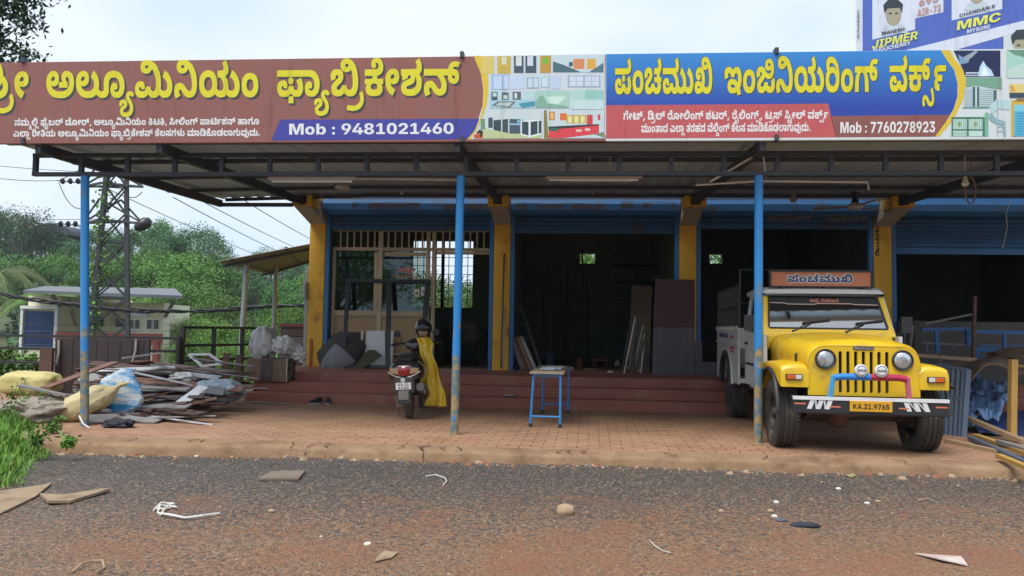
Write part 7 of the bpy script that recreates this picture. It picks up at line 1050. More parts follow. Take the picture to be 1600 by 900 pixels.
# bonnet
secs = []
for t in [0, 0.02, 0.06, 0.2, 0.45, 0.7, 1]:
    y = -0.462 + 1.24 * t; e = min(1, t / 0.06); w = 0.552 + 0.135 * t; zt = 1.098 + 0.085 * t + 0.010 * e
    secs.append([(a, y, b) for a, b in arch(w - 0.012 * (1 - e), 0.82 - 0.02 * t, zt - 0.012 * (1 - e), 0.17 - 0.03 * t, dome=0.035 * e)])
mb = MB(); mb.loft(secs, cap=False, closed=False); jp('bonnet', mb, ypaint, smooth=45, solid=0.006)
mb = MB()
for s in (-1, 1):
    mb.tube([(s * 0.575, -0.2, 0.93), (s * 0.60, -0.2, 0.90), (s * 0.60, -0.2, 0.99), (s * 0.585, -0.2, 1.0)], 0.011, 6)
jp('bonnet_catch', mb, blk)
mb = text_mb('Mahindra', lambda u, v, k: (-0.09 + 0.18 * u, -0.4725 - 0.0001 * k, 1.057 + v / 727 * 0.022)); bd = MB(); bd.box(-0.10, -0.471, 1.052, 0.10, -0.455, 1.084)
badge = jp('badge', bd, blk, bevel=0.004); jp('badge_lettering', mb, chrome, badge)
# wings (front mudguards)
for s in (-1, 1):
    secs = []
    for y, zt, zb, wo in ((-0.47, 0.80, 0.66, 0.80), (-0.465, 0.85, 0.665, 0.81), (-0.43, 0.885, 0.67, 0.815), (-0.2, 0.905, 0.80, 0.82), (0.15, 0.905, 0.83, 0.82), (0.42, 0.89, 0.72, 0.82), (0.52, 0.86, 0.55, 0.82)):
        wi = 0.53; r = 0.05
        sec = [(wi, zb), (wi, zt - 0.02), (wi + 0.05, zt + 0.012), (wi + 0.15, zt + 0.012), (wo - r, zt), (wo - 0.012, zt - 0.018), (wo, zt - r), (wo, zb), (wo - 0.02, zb)]
        secs.append([(s * a, y, b) for a, b in sec])
    mb = MB(); mb.loft(secs); f = jp('front_wing', mb, ypaint, smooth=50, bevel=0.01)
    mb = MB(); pts = []
    for i in range(13):
        a = math.pi * (0.02 + 0.96 * i / 12); pts.append((s * 0.83, 0.02 - 0.45 * math.cos(a), 0.36 + 0.47 * math.sin(a) ** 0.8))
    mb.tube(pts, 0.022, 6); jp('arch_lip', mb, blk, f, smooth=60)
    mb = MB(); mb.box(min(s * 0.60, s * 0.765), -0.492, 0.735, max(s * 0.60, s * 0.765), -0.46, 0.795); bz = jp('indicator', mb, blk, f, bevel=0.006)
    mb = MB(); xm = s * 0.672
    mb.box(min(xm, s * 0.755), -0.50, 0.743, max(xm, s * 0.755), -0.485, 0.787); mb.cur = 1; mb.box(min(xm - s * 0.003, s * 0.61), -0.50, 0.743, max(xm - s * 0.003, s * 0.61), -0.485, 0.787)
    mb.cur = 0
    jp('indicator_lens', mb, [orange, clearl], f, bevel=0.004)
    if s < 0:
        mb = MB(); mb.box(-0.835, 0.02, 0.835, -0.815, 0.07, 0.865); jp('side_repeater', mb, orange, f, bevel=0.004)
    # inner wheel housing
    mb = MB(); mb.box(min(s * 0.46, s * 0.5), -0.45, 0.5, max(s * 0.46, s * 0.5), 0.55, 0.88); mb.box(min(s * 0.5, s * 0.8), 0.5, 0.45, max(s * 0.5, s * 0.8), 0.54, 0.86); jp('wheel_housing', mb, und)
# lamps
for s in (-1, 1):
    M0 = Matrix.Translation((s * lamp_x, -0.455, lamp_z)) @ ROTX
    mb = MB(); mb.lathe([(0.101, -0.01), (0.104, 0.022), (0.097, 0.032), (0.089, 0.024), (0.088, 0.0)], 32, M0, cap=False); h = jp('headlight', mb, blk, smooth=50)
    mb = MB(); mb.lathe([(0.088, 0.012), (0.084, 0.022), (0.06, 0.034), (0.03, 0.040), (0.0, 0.041)], 32, M0, cap=False)
    jp('headlight_lens', mb, mat('lamp_glass_glints', (0.80, 0.82, 0.83), (0.22, 0.24, 0.26), 17, 0.12, 0.1, 60, metal=0.6, coat=0.8), h, smooth=60)  # opaque lens; pale and dark mottling paints its reflections in
    mb = MB(); mb.lathe([(0.088, 0.004), (0.07, -0.03), (0.035, -0.055), (0.0, -0.06)], 32, M0, cap=False); mb.lathe([(0.0, 0.01), (0.02, 0.005), (0.02, -0.05)], 14, M0, cap=False); jp('reflector', mb, chrome, h, smooth=60)
# bumper with stripes
bb = MB(); bb.box(-0.735, -0.64, 0.415, 0.735, -0.585, 0.575); bump = jp('bumper', bb, blk, bevel=0.012)
dec = mat('white_decal', (0.78, 0.78, 0.78), None, 5, 0.4); deco = mat('orange_decal', (0.72, 0.2, 0.1), None, 5, 0.4)
mb = MB(); mb.box(-0.735, -0.648, 0.552, 0.735, -0.642, 0.584); mb.box(-0.735, -0.642, 0.5775, 0.735, -0.60, 0.584)
for s in (-1, 1):
    for k in range(3):
        x = (-0.60 if s < 0 else 0.345) + k * 0.085
        d = 1 if s < 0 else -1; z0, z1 = 0.462, 0.548
        a, b = (x, x + 0.045) if d > 0 else (x + 0.045, x)
        mb.add([(x, -0.6425, z0), (x + 0.045, -0.6425, z0), (x + 0.045 + d * 0.032, -0.6425, z1), (x + d * 0.032, -0.6425, z1)], [(0, 1, 2, 3)])
        if k < 2: mb.add([(x + 0.045 + d * 0.032, -0.6427, z1), (x + 0.06 + d * 0.032, -0.6427, z1), (x + 0.095, -0.6427, z0), (x + 0.085, -0.6427, z0)], [(0, 1, 2, 3)])
jp('bumper_stripe', mb, dec, bump)
mb = MB()
for a, b, z in ((-0.72, -0.61, 0.512), (-0.38, -0.28, 0.488), (0.27, 0.36, 0.488), (0.61, 0.72, 0.508)): mb.box(a, -0.6432, z - 0.007, b, -0.641, z + 0.007)
jp('bumper_line', mb, deco, bump)
mb = MB(); mb.box(-0.195, -0.655, 0.448, 0.205, -0.6435, 0.553); npl = jp('number_plate', mb, mat('plate_yellow', (0.75, 0.38, 0.02), None, 6, 0.4), bevel=0.004)
jp('plate_lettering', text_mb('KA.21.9765', lambda u, v, k: (-0.165 + 0.34 * u, -0.6565 - 0.0001 * k, 0.473 + v / 727 * 0.052)), mat('plate_ink', (0.03, 0.02, 0.015), None, 5, 0.5), npl)
# bull bar: blue half and red half
bbl = mat('bar_blue', (0.02, 0.22, 0.62), (0.018, 0.18, 0.52), 5, 0.35, coat=0.3); bre = mat('bar_red', (0.45, 0.02, 0.06), (0.36, 0.018, 0.05), 5, 0.35, coat=0.3)
bar = thing('bull_bar', None, None); bar.parent = J; bar.location = (0, 0, 0); TM[bar] = TM[J].copy()
for s, m_, lm in ((-1, bbl, mat('bar_light_blue', (0.07, 0.42, 0.80), None, 5, 0.35, coat=0.3)), (1, bre, mat('bar_pink', (0.62, 0.14, 0.22), None, 5, 0.35, coat=0.3))):
    mb = MB(); mb.tube([(s * 0.0005, -0.645, 0.787), (s * 0.27, -0.645, 0.787), (s * 0.335, -0.645, 0.775)], 0.034, 12); jp('top_tube', mb, m_, bar, smooth=50)
    mb = MB(); mb.bar((s * 0.345, -0.645, 0.80), (s * 0.375, -0.62, 0.575), 0.045, 0.045); jp('upright', mb, lm, bar, bevel=0.008)
for s in (-1, 1):
    M0 = Matrix.Translation((s * 0.094, -0.675, 0.852)) @ ROTX
    mb = MB(); mb.lathe([(0.0, -0.05), (0.045, -0.045), (0.062, -0.01), (0.0625, 0.012), (0.055, 0.022), (0.03, 0.026), (0.0, 0.027)], 28, M0, cap=False); mb.tube([(s * 0.094, -0.655, 0.80), (s * 0.094, -0.655, 0.83)], 0.01, 6)
    h = jp('spot_lamp', mb, mat('lamp_cover', (0.72, 0.72, 0.72), (0.66, 0.66, 0.66), 9, 0.35), smooth=40)
    mb = MB()
    for r, a0, a1 in ((0.049, 20, 160), (0.049, 200, 340), (0.036, 205, 335), (0.024, 210, 330)):
        n = 10
        pts = [((r) * math.cos(R_(a0 + (a1 - a0) * i / n)), (r) * math.sin(R_(a0 + (a1 - a0) * i / n))) for i in range(n + 1)]
        pi_ = [(q[0] * (r - 0.006) / r, q[1] * (r - 0.006) / r) for q in pts]
        for i in range(n): mb.add([(s * 0.094 + q[0], -0.6985 - 0.0005 * (0.06 - r) / 0.03 * 4, 0.852 + q[1]) for q in (pts[i], pts[i + 1], pi_[i + 1], pi_[i])], [(0, 1, 2, 3)])
    for k in range(6): x = s * 0.094 - 0.04 + k * 0.015; mb.box(x, -0.7035, 0.848, x + 0.007, -0.700, 0.866)
    mb.box(s * 0.094 - 0.042, -0.7036, 0.846, s * 0.094 + 0.048, -0.700, 0.850)
    jp('lamp_emblem', mb, blk, h)
# windscreen frame, glass, roof
YB0, YB1, ZB0, ZB1 = 0.75, 1.05, 1.19, 1.70
def ws(x, z, d=0.0):
    t = (z - ZB0) / (ZB1 - ZB0); return (x, YB0 + (YB1 - YB0) * t - d, z)
outer = [(-0.745, 1.17), (0.745, 1.17), (0.685, 1.70), (-0.685, 1.70)]
inner = [(-0.662, 1.268), (-0.67, 1.285), (-0.625, 1.655), (-0.61, 1.668), (0.61, 1.668), (0.625, 1.655), (0.67, 1.285), (0.662, 1.268)]
mb = holed(outer, [inner]); mb.v = [ws(x, z) for x, _, z in mb.v]; wf = jp('windscreen_frame', mb, ypaint, solid=0.05, bevel=0.01)
mb = MB(); mb.tube([ws(x, z, 0.024) for x, z in inner], 0.014, 8, closed=True); jp('rubber_seal', mb, blk, wf, smooth=60)
mb = MB(); mb.add([ws(x, z, 0.018) for x, z in inner], [tuple(range(8))]); gl = jp('windscreen', mb, tglass, wf)
mb = MB(); mb.add([ws(x, z, 0.0205) for x, z in ((-0.627, 1.572), (-0.45, 1.568), (-0.41, 1.556), (-0.1, 1.556), (-0.07, 1.566), (0.32, 1.566), (0.36, 1.558), (0.634, 1.554), (0.615, 1.66), (-0.615, 1.66))], [tuple(range(10))]); jp('sun_strip', mb, mat('black_film', (0.008, 0.008, 0.009), None, 5, 0.5), gl)
q = [(-0.627, 1.572), (-0.45, 1.568), (-0.41, 1.556), (-0.1, 1.556), (-0.07, 1.566), (0.32, 1.566), (0.36, 1.558), (0.634, 1.554)]
mb = MB()
for (a, b), (c, d) in zip(q, q[1:]): mb.add([ws(a, b, 0.0215), ws(c, d, 0.0215), ws(c, d + 0.008, 0.0215), ws(a, b + 0.008, 0.0215)], [(0, 1, 2, 3)])
jp('strip_edge', mb, mat('pink_film', (0.75, 0.5, 0.47), None, 5, 0.5), gl)
jp('screen_lettering', text_mb('ಅಪ್ಪ ಗುರುಜನ', lambda u, v, k: ws(-0.15 + 0.33 * u, 1.588 + v / 600 * 0.034, 0.0215 + 0.0001 * k)), mat('orange_film', (0.62, 0.2, 0.12), None, 5, 0.5), gl)
for x in (-0.40, 0.20):
    mb = MB(); a, b = Vector(ws(x, 1.235, 0.035)), Vector(ws(x + 0.22, 1.345, 0.045)); mb.tube([a, a.lerp(b, 0.5) + Vector((0, -0.012, 0.006)), b], 0.009, 6)
    mb.bar(Vector(ws(x + 0.12, 1.335, 0.035)), Vector(ws(x + 0.44, 1.375, 0.035)), 0.012, 0.02); mb.tube([Vector(ws(x, 1.235, 0.02)), a], 0.016, 8); jp('wiper', mb, blk)
mb = MB(); mb.box(-0.70, 0.70, 1.02, 0.70, 0.80, 1.195); jp('cowl', mb, ypaint, bevel=0.02)
secs = []
for y, z, w in ((0.975, 1.695, 0.70), (0.985, 1.735, 0.70), (1.04, 1.765, 0.70), (1.4, 1.78, 0.71), (1.95, 1.77, 0.71), (2.02, 1.72, 0.70)):
    secs.append([(-w, y, 1.69), (-w, y, z - 0.035), (-w + 0.05, y, z), (-0.3, y, z + 0.012), (0.3, y, z + 0.012), (w - 0.05, y, z), (w, y, z - 0.035), (w, y, 1.69)])
mb = MB(); mb.loft(secs); jp('cab_roof', mb, wpaint, smooth=45)
for s in (-1, 1):
    o = [(0.60, 0.55), (1.78, 0.55), (1.78, 1.19), (1.76, 1.69), (1.03, 1.69), (0.79, 1.19), (0.60, 1.19)]
    h = [(0.90, 1.215), (1.70, 1.215), (1.70, 1.64), (1.08, 1.64)]
    mb = holed(o, [h]); mb.v = [(s * (0.745 - 0.06 * max(0, (z - 1.19) / 0.5)), x, z) for x, _, z in mb.v]; d = jp('door', mb, wpaint, solid=0.04)
    mb = MB(); mb.add([(s * (0.745 - 0.06 * max(0, (z - 1.19) / 0.5)), y, z) for y, z in h], [(0, 1, 2, 3)]); jp('door_glass', mb, tglass, d)
    mb = MB(); mb.box(min(s * 0.77, s * 0.79), 1.55, 1.06, max(s * 0.77, s * 0.79), 1.70, 1.09); mb.box(min(s * 0.765, s * 0.775), 0.75, 0.80, max(s * 0.765, s * 0.775), 1.7, 0.83); jp('door_handle', mb, blk, d, bevel=0.005)
    mb = MB(); mb.tube([(s * 0.76, 0.86, 1.2), (s * 0.86, 0.80, 1.22), (s * 0.87, 0.80, 1.3)], 0.009, 6); mb.box(min(s * 0.83, s * 0.95), 0.79, 1.23, max(s * 0.83, s * 0.95), 0.825, 1.42); jp('wing_mirror', mb, blk, bevel=0.012)
mb = MB(); mb.box(-0.69, 1.78, 0.5, 0.69, 1.84, 1.70); mb.box(-0.7, 0.55, 0.5, 0.7, 1.8, 0.56); jp('cab_shell', mb, wpaint)
mb = MB(); mb.box(-0.7, 0.8, 0.56, 0.7, 1.78, 0.62); mb.box(-0.6, 1.3, 0.62, 0.6, 1.7, 0.95); mb.box(-0.6, 1.6, 0.95, 0.6, 1.75, 1.45); jp('seat', mb, mat('seat_vinyl', (0.05, 0.045, 0.04), None, 6, 0.6))
# load bed
BW = 0.83
for s in (-1, 1):
    pts = [(1.92, 0.52), (2.30, 0.52)] + [(2.78 - 0.47 * math.cos(R_(180 * i / 10)), 0.52 + 0.42 * math.sin(R_(180 * i / 10))) for i in range(11)] + [(3.82, 0.52), (3.82, 1.27), (1.92, 1.27)]
    mb = MB(); mb.prism(pts, min(s * (BW - 0.03), s * BW), max(s * (BW - 0.03), s * BW), Matrix(((0, 0, 1, 0), (1, 0, 0, 0), (0, 1, 0, 0), (0, 0, 0, 1)))); bd = jp('bed_side', mb, wpaint, bevel=0.008)
    mb = MB(); mb.box(min(s * (BW + 0.002), s * (BW + 0.02)), 1.95, 1.06, max(s * (BW + 0.002), s * (BW + 0.02)), 3.8, 1.085); mb.tube([(s * (BW + 0.01), 2.78 - 0.48 * math.cos(R_(180 * i / 10)), 0.5 + 0.46 * math.sin(R_(180 * i / 10))) for i in range(11)], 0.025, 6); jp('bed_trim', mb, blk if 0 else wpaint, bd)
    mb = MB(); mb.tube([(s * (BW + 0.02), 2.78 - 0.45 * math.cos(R_(180 * i / 10)), 0.48 + 0.45 * math.sin(R_(180 * i / 10))) for i in range(11)], 0.04, 6); jp('arch_lip', mb, blk, bd)
    mb = MB()
    if s < 0:
        for k, (y, w, z) in enumerate(((3.55, 0.2, 1.17), (3.3, 0.28, 1.17), (2.95, 0.18, 1.16))): mb.box(-BW - 0.004, y - w, z - 0.03, -BW - 0.001, y, z + 0.03)
        mb.cur = 1
        for y, w, z in ((2.6, 0.3, 1.15), (2.55, 0.35, 1.0), (2.5, 0.25, 0.95)): mb.box(-BW - 0.004, y - w, z - 0.02, -BW - 0.001, y, z + 0.015)
        jp('side_decal', mb, [mat('decal_navy', (0.03, 0.05, 0.22), None, 30, 0.5), mat('decal_red', (0.5, 0.06, 0.05), None, 30, 0.5)], bd)
    mb = MB()
    for k in range(11): y = 1.96 + k * 0.183; mb.tube([(s * (BW - 0.015), y, 1.27), (s * (BW - 0.015), y, 1.84)], 0.013, 6)
    for z in (1.55, 1.84): mb.tube([(s * (BW - 0.015), 1.94, z), (s * (BW - 0.015), 3.81, z)], 0.015, 6)
    jp('bed_rail', mb, blk)
    for k in range(11):
        y = 1.96 + k * 0.183; mb = MB(); mb.tube([(s * (BW + 0.01), y + 0.03 * math.cos(a), 1.265 + 0.03 * math.sin(a)) for a in [0.6 * i for i in range(11)]], 0.009, 5)
        jp('rope_hook', mb, wpaint, bd)
mb = MB(); mb.box(-0.80, 1.92, 1.0, 0.80, 1.95, 1.27); mb.box(-0.80, 3.79, 0.56, 0.80, 3.82, 1.27); mb.box(-0.80, 1.92, 0.54, 0.80, 3.82, 0.60); jp('bed_floor', mb, wpaint)
mb = MB()
for x in (-0.8, -0.4, 0, 0.4, 0.8): mb.tube([(x, 1.95, 1.27), (x, 1.95, 2.05)], 0.014, 6)
for z in (1.6, 2.05): mb.tube([(-0.8, 1.95, z), (0.8, 1.95, z)], 0.014, 6)
jp('headboard_rack', mb, blk)
# roof board
rs = thing('roof_sign', None, None); rs.parent = J; rs.location = (0, 0, 0); TM[rs] = TM[J].copy()
mb = MB(); mb.box(-0.615, 0.97, 1.775, 0.56, 1.0, 1.96); jp('panel', mb, mat('board_orange', (0.52, 0.19, 0.095), (0.46, 0.165, 0.085), 3, 0.5, dirt=(0.33, 0.14, 0.08), dscale=5, damt=0.2), rs)
mb = MB()
for a, b in (((-0.625, 1.767), (-0.603, 1.97)), ((0.548, 1.767), (0.57, 1.97)), ((-0.6025, 1.949), (0.5475, 1.97)), ((-0.6025, 1.767), (0.5475, 1.778))): mb.box(a[0], 0.955, a[1], b[0], 1.01, b[1])
for x in (-0.5, 0, 0.45): mb.box(x, 1.0, 1.75, x + 0.02, 1.02, 1.9)
jp('frame', mb, blk, rs)
mb = MB()
for k in range(8):
    a = math.pi / 4 * k
    text_mb('ಪಂಚಮುಖಿ', lambda u, v, q, a=a, k=k: (-0.41 + 0.75 * u + 0.009 * math.cos(a), 0.9675 - 0.00008 * (k * 4 + q % 4), 1.825 + v / 600 * 0.078 + 0.009 * math.sin(a)), mb)
jp('lettering_outline', mb, dec, rs)
jp('lettering', text_mb('ಪಂಚಮುಖಿ', lambda u, v, k: (-0.41 + 0.75 * u, 0.962 - 0.0001 * k, 1.825 + v / 600 * 0.078)), mat('navy_ink', (0.04, 0.07, 0.18), None, 5, 0.5), rs)
mb = MB(); mb.tube([(0.60, 0.45, 0.86), (0.62, 0.43, 1.16)], 0.006, 5); mb.tube([(0.80, -0.3, 0.88), (0.80, -0.3, 1.02)], 0.006, 5); jp('aerial', mb, blk)
# ================================================================== aluminium shop front in the first bay
alu = mat('champagne_aluminium', (0.46, 0.38, 0.26), (0.40, 0.33, 0.22), 5, 0.45, metal=0.2); ply = mat('plywood', (0.42, 0.29, 0.16), (0.36, 0.24, 0.13), 1.5, 0.6, stretch=(1, 1, 8), dirt=(0.28, 0.19, 0.11), dscale=2, damt=0.25)
glass = bpy.data.materials.new('shop_glass'); glass.use_nodes = True
_n = glass.node_tree.nodes; _l = glass.node_tree.links; _b = _n['Principled BSDF']; _n.remove(_b)
_t = _n.new('ShaderNodeBsdfTransparent'); _t.inputs[0].default_value = (0.30, 0.36, 0.33, 1); _g = _n.new('ShaderNodeBsdfGlossy'); _g.inputs['Roughness'].default_value = 0.02; _g.inputs['Color'].default_value = (0.8, 0.9, 0.85, 1)
_f = _n.new('ShaderNodeFresnel'); _f.inputs[0].default_value = 1.9; _m = _n.new('ShaderNodeMixShader'); _l.new(_f.outputs[0], _m.inputs[0]); _l.new(_t.outputs[0], _m.inputs[1]); _l.new(_g.outputs[0], _m.inputs[2]); _l.new(_m.outputs[0], _n['Material Output'].inputs[0])
YG = 14.04
def gx(px): return aty(px, 460, YG).x
def gz(py): return aty(620, py, YG).z
SF = thing('glazed_partition', 'cream aluminium and glass partition with plywood base filling the first bay', 'partition', (gx(640), YG, ZF))
zb0, zb1, zm, zr, zt_ = ZF + 0.01, gz(492), gz(487), gz(390), gz(358)
mb = MB(); e = 0.03
for x0, x1 in ((gx(519), gx(523.5)), (gx(590), gx(597)), (gx(665), gx(671)), (gx(674), gx(680))): mb.box(x0, YG - e, zb0, x1, YG + e, zt_ if x1 - x0 > 0.07 else zr)
for z0, z1, xa, xb in ((gz(494), gz(486), gx(523.5), gx(590)), (gz(494), gz(486), gx(597), gx(665)), (gz(392), gz(387), gx(519), gx(766)), (gz(578), gz(571), gx(523.5), gx(665))): mb.box(xa, YG - e + 0.004, z0, xb, YG + e - 0.004, z1)
mb.box(gx(584), YG - 0.02, gz(487), gx(589.5), YG + 0.02, gz(395)); mb.box(gx(600), YG - 0.02, gz(400), gx(664), YG + 0.02, gz(394)); mb.box(gx(681), YG - 0.02, gz(397), gx(766), YG + 0.02, gz(392.5))
mb.box(gx(519), YG - e, gz(362), gx(766), YG + e, gz(357)); part('frame', mb, alu, SF, bevel=0.004)
mb = MB()
for k in range(23):
    px = 530 + k * 10.7
    if min(abs(px - q) for q in (593, 668, 677)) > 5: mb.box(gx(px) - 0.014, YG - 0.012, gz(388), gx(px) + 0.014, YG + 0.012, gz(361))
part('ventilator_bar', mb, alu, SF)
for a, b in ((523.6, 589.9), (597.1, 664.9)):
    mb = MB(); mb.box(gx(a), YG - 0.012, zb0, gx(b), YG + 0.012, gz(493)); part('base_panel', mb, ply, SF)
    mb = MB(); mb.add([(gx(a), YG, gz(488)), (gx(b), YG, gz(488)), (gx(b), YG, gz(391)), (gx(a), YG, gz(391))], [(0, 1, 2, 3)]); p = part('glass_pane', mb, glass, SF)
def gtext(s, x0, x1, yb, h, m, d): part('lettering', text_mb(s, lambda u, v, k: (gx(x0) + (gx(x1) - gx(x0)) * u, YG - d - 0.0002 * k, gz(yb) + v / 600 * h)), m, SF)
rs_ = mat('sticker_red', (0.55, 0.03, 0.04), None, 5, 0.5)
for dx in (-0.8, 0.8): gtext("ವಿಷ್ಣುಶ್ರೀ", 622 + dx, 648 + dx, 424 + dx * 0.5, 0.062, dec, 0.004 + 0.001 * dx)
gtext("ವಿಷ್ಣುಶ್ರೀ", 622, 648, 424, 0.062, rs_, 0.008); gtext("ಅಲ್ಯೂಮಿನಿಯಂ", 616, 654, 434, 0.05, mat('sticker_gold', (0.45, 0.24, 0.03), None, 5, 0.5), 0.006)
for x0, x1, y0, y1, k in ((648, 656.5, 464, 451.5, 0), (658.5, 666, 462, 448, 1)):
    mb = MB(); mb.box(gx(x0), YG - 0.052, gz(y0), gx(x1), YG - 0.045, gz(y1)); mb.cur = 1; mb.box(gx(x0) + 0.03, YG - 0.054, gz(y0) + 0.05, gx(x1) - 0.03, YG - 0.0525, gz(y1) - 0.05)
    solo('notice', mb, [dec, mat('notice_print', (0.25, 0.3, 0.36) if k else (0.2, 0.12, 0.1), None, 20, 0.6)] if k else [mat('cream_paper', (0.7, 0.66, 0.55), None, 6, 0.7), mat('notice_mark', (0.2, 0.12, 0.1), None, 20, 0.6)], ('cream paper notice stuck on the shop glass', 'white and grey notice stuck beside the cream one on the glass')[k], 'notice')
# black aluminium frame leaning on the shop front
bal = mat('black_aluminium', (0.028, 0.03, 0.036), (0.04, 0.042, 0.05), 6, 0.4, metal=0.3)
def lean(px, py, top=13.86, bot=13.6, z0=ZF, z1=1.95):
    v = ray(px, py); n = Vector((0, z1 - z0, -(top - bot))); o = Vector((0, bot, z0)); t = (o - EYEP).dot(n) / v.dot(n); return EYEP + v * t
LFm = thing('door_frame', 'black aluminium frame of three uprights leaning on the shop front', 'frame', tuple(lean(600, 573)))
for nm, a, b, w in (('upright', (535.5, 576), (545, 438), 0.075), ('upright', (605.5, 576), (608.5, 438), 0.085), ('upright', (658.5, 576), (668.5, 438), 0.09), ('top_rail', (541, 439), (672, 439.5), 0.07), ('bottom_rail', (537, 572.5), (662, 574), 0.06)):
    mb = MB(); mb.bar(lean(*a), lean(*b), w, 0.04, up=(0, -1, 0.2)); part(nm, mb, bal, LFm, bevel=0.004)
wbd = mat('white_board', (0.66, 0.68, 0.69), (0.60, 0.62, 0.63), 2, 0.4, dirt=(0.45, 0.45, 0.43), dscale=3, damt=0.2)
def leaning_panel(name, label, pts, m, cat, bot=13.72, th=0.018, top=13.9, z1=0.95, group=None):
    mb = MB(); P = [lean(x, y, top, bot, ZF, z1) for x, y in pts]; n = len(P); d = Vector((0, th, 0))
    mb.add([tuple(p) for p in P] + [tuple(p + d) for p in P], [tuple(range(n)), tuple(range(2 * n - 1, n - 1, -1))] + [(i, (i + 1) % n, n + (i + 1) % n, n + i) for i in range(n)])
    return solo(name, mb, m, label, cat, group)
leaning_panel('board', 'wide white board standing behind the leaning black frame', [(568, 573), (602, 573), (601, 517), (573, 517)], wbd, 'board')
leaning_panel('board', 'narrow white board standing right of the middle upright', [(600.5, 573), (613, 573), (615, 517), (604, 517)], wbd, 'board', 13.74)
leaning_panel('batten', 'thin white strip standing left of the wide white board', [(563.5, 536), (566, 536), (567.5, 517), (564.5, 517)], wbd, 'strip', 13.76)
mb = MB(); P = [lean(x, y, 13.66, 13.5, ZF, 0.9) for x, y in ((548, 577), (566, 577), (596, 556), (585, 546.5), (575, 547))]  # solid olive block standing in for a hill shaped reflection
mb.add([tuple(p) for p in P] + [tuple(p + Vector((0, 0.06, 0))) for p in P], [(0, 1, 2, 3, 4), (9, 8, 7, 6, 5)] + [(i, (i + 1) % 5, 5 + (i + 1) % 5, 5 + i) for i in range(5)]); solo('cloth', mb, mat('olive_reflection', (0.10, 0.095, 0.055), (0.07, 0.07, 0.04), 6, 0.9, 0.4), 'olive block put in for the dark reflection at the white board by the umbrella', 'cloth', bevel=0.01)
# ---- umbrella lying open
U0 = Vector(atz(524, 575, ZF)); um = thing('umbrella', 'open black umbrella lying on the top step with its handle forward', 'umbrella', (U0.x, U0.y + 0.30, ZF), (R_(50), R_(-12), R_(-6)))
ub = mat('umbrella_black', (0.035, 0.033, 0.036), (0.05, 0.047, 0.05), 3, 0.8); ulit = mat('umbrella_black_lit', (0.24, 0.24, 0.25), (0.20, 0.20, 0.21), 3, 0.8)  # the paler copy paints in daylight shining through two panels
def ump(a, t, R0=0.50, Hh=0.22): return (R0 * math.sin(t * 1.35) / math.sin(1.35) * math.cos(a), R0 * math.sin(t * 1.35) / math.sin(1.35) * math.sin(a), Hh * (math.cos(t * 1.35) - math.cos(1.35)) / (1 - math.cos(1.35)))
for k in range(8):
    mb = MB(); a0, a1 = math.pi / 4 * k, math.pi / 4 * (k + 1)
    def up_(u, v):
        A = Vector(ump(a0, v)); Bq = Vector(ump(a1, v)); p = A.lerp(Bq, u); s = 4 * u * (1 - u); return tuple(p * (1 - 0.03 * s * v) - Vector((0, 0, 0.02 * s * v)))
    mb.grid(up_, 4, 8); part('panel', mb, ulit if k in (5, 6) else ub, um, world=False, smooth=60, solid=0.002)
    mb = MB(); mb.tube([Vector(ump(a0, i / 6)) * 0.985 for i in range(7)], 0.004, 5); part('rib', mb, blk, um, world=False)
mb = MB(); mb.tube([(0, 0, 0.25), (0, 0, -0.32)], 0.007, 8); part('shaft', mb, blk, um, world=False); mb = MB(); mb.tube([(0, 0, -0.32), (0, 0, -0.42)], 0.014, 10); part('handle', mb, blk, um, world=False)
um.location.z = ZF + 0.30
# ---- garlands of dry leaves on the shutter boxes, cut pieces of dried string
dry = mat('dry_leaf', (0.075, 0.045, 0.025), (0.04, 0.028, 0.02), 8, 0.9)
def garland(x0, x1, z, n, label, seed, gaps=0.2):
    rnd = random.Random(seed); mb = MB(); y = 13.565
    mb.tube([(x0 + (x1 - x0) * i / 12, y, z + 0.01 * math.sin(i)) for i in range(13)], 0.004, 4)
    for i in range(n):
        x = x0 + (x1 - x0) * (i + rnd.random()) / n
        if nz3(x * 3, seed) < -gaps: continue
        l = rnd.uniform(0.05, 0.14) * (1.7 if rnd.random() < 0.08 else 1); a = rnd.gauss(0, 0.2); w = rnd.uniform(0.008, 0.018)
        mb.add([(x, y - 0.004, z), (x - w + a * l * 0.5, y - 0.012, z - l * 0.5), (x + a * l, y - 0.006, z - l), (x + w + a * l * 0.5, y - 0.002, z - l * 0.5)], [(0, 1, 2, 3)])
    solo('garland', mb, dry, label, 'garland', 'dried leaf garlands')
def kx(px): return aty(px, 320, 13.56).x
def kz(py): return aty(800, py, 13.56).z
garland(kx(552), kx(655), kz(317), 70, 'dried leaf garland on the first shutter box, left of the middle post', 3)
garland(kx(686), kx(771), kz(319), 60, 'dried leaf garland on the first shutter box beside the second pillar', 4)
garland(kx(806), kx(946), kz(318), 95, 'dried leaf garland along the second shutter box', 5)
garland(kx(970), kx(1056), kz(316), 50, 'ragged dried garland at the right end of the second shutter box', 6, 0.0)
garland(kx(1200), kx(1355), kz(336), 80, 'dark dried garland hanging low on the third shutter box', 7)
garland(kx(1106), kx(1135), kz(322), 14, 'short dried garland on the third box beside its pillar', 8)
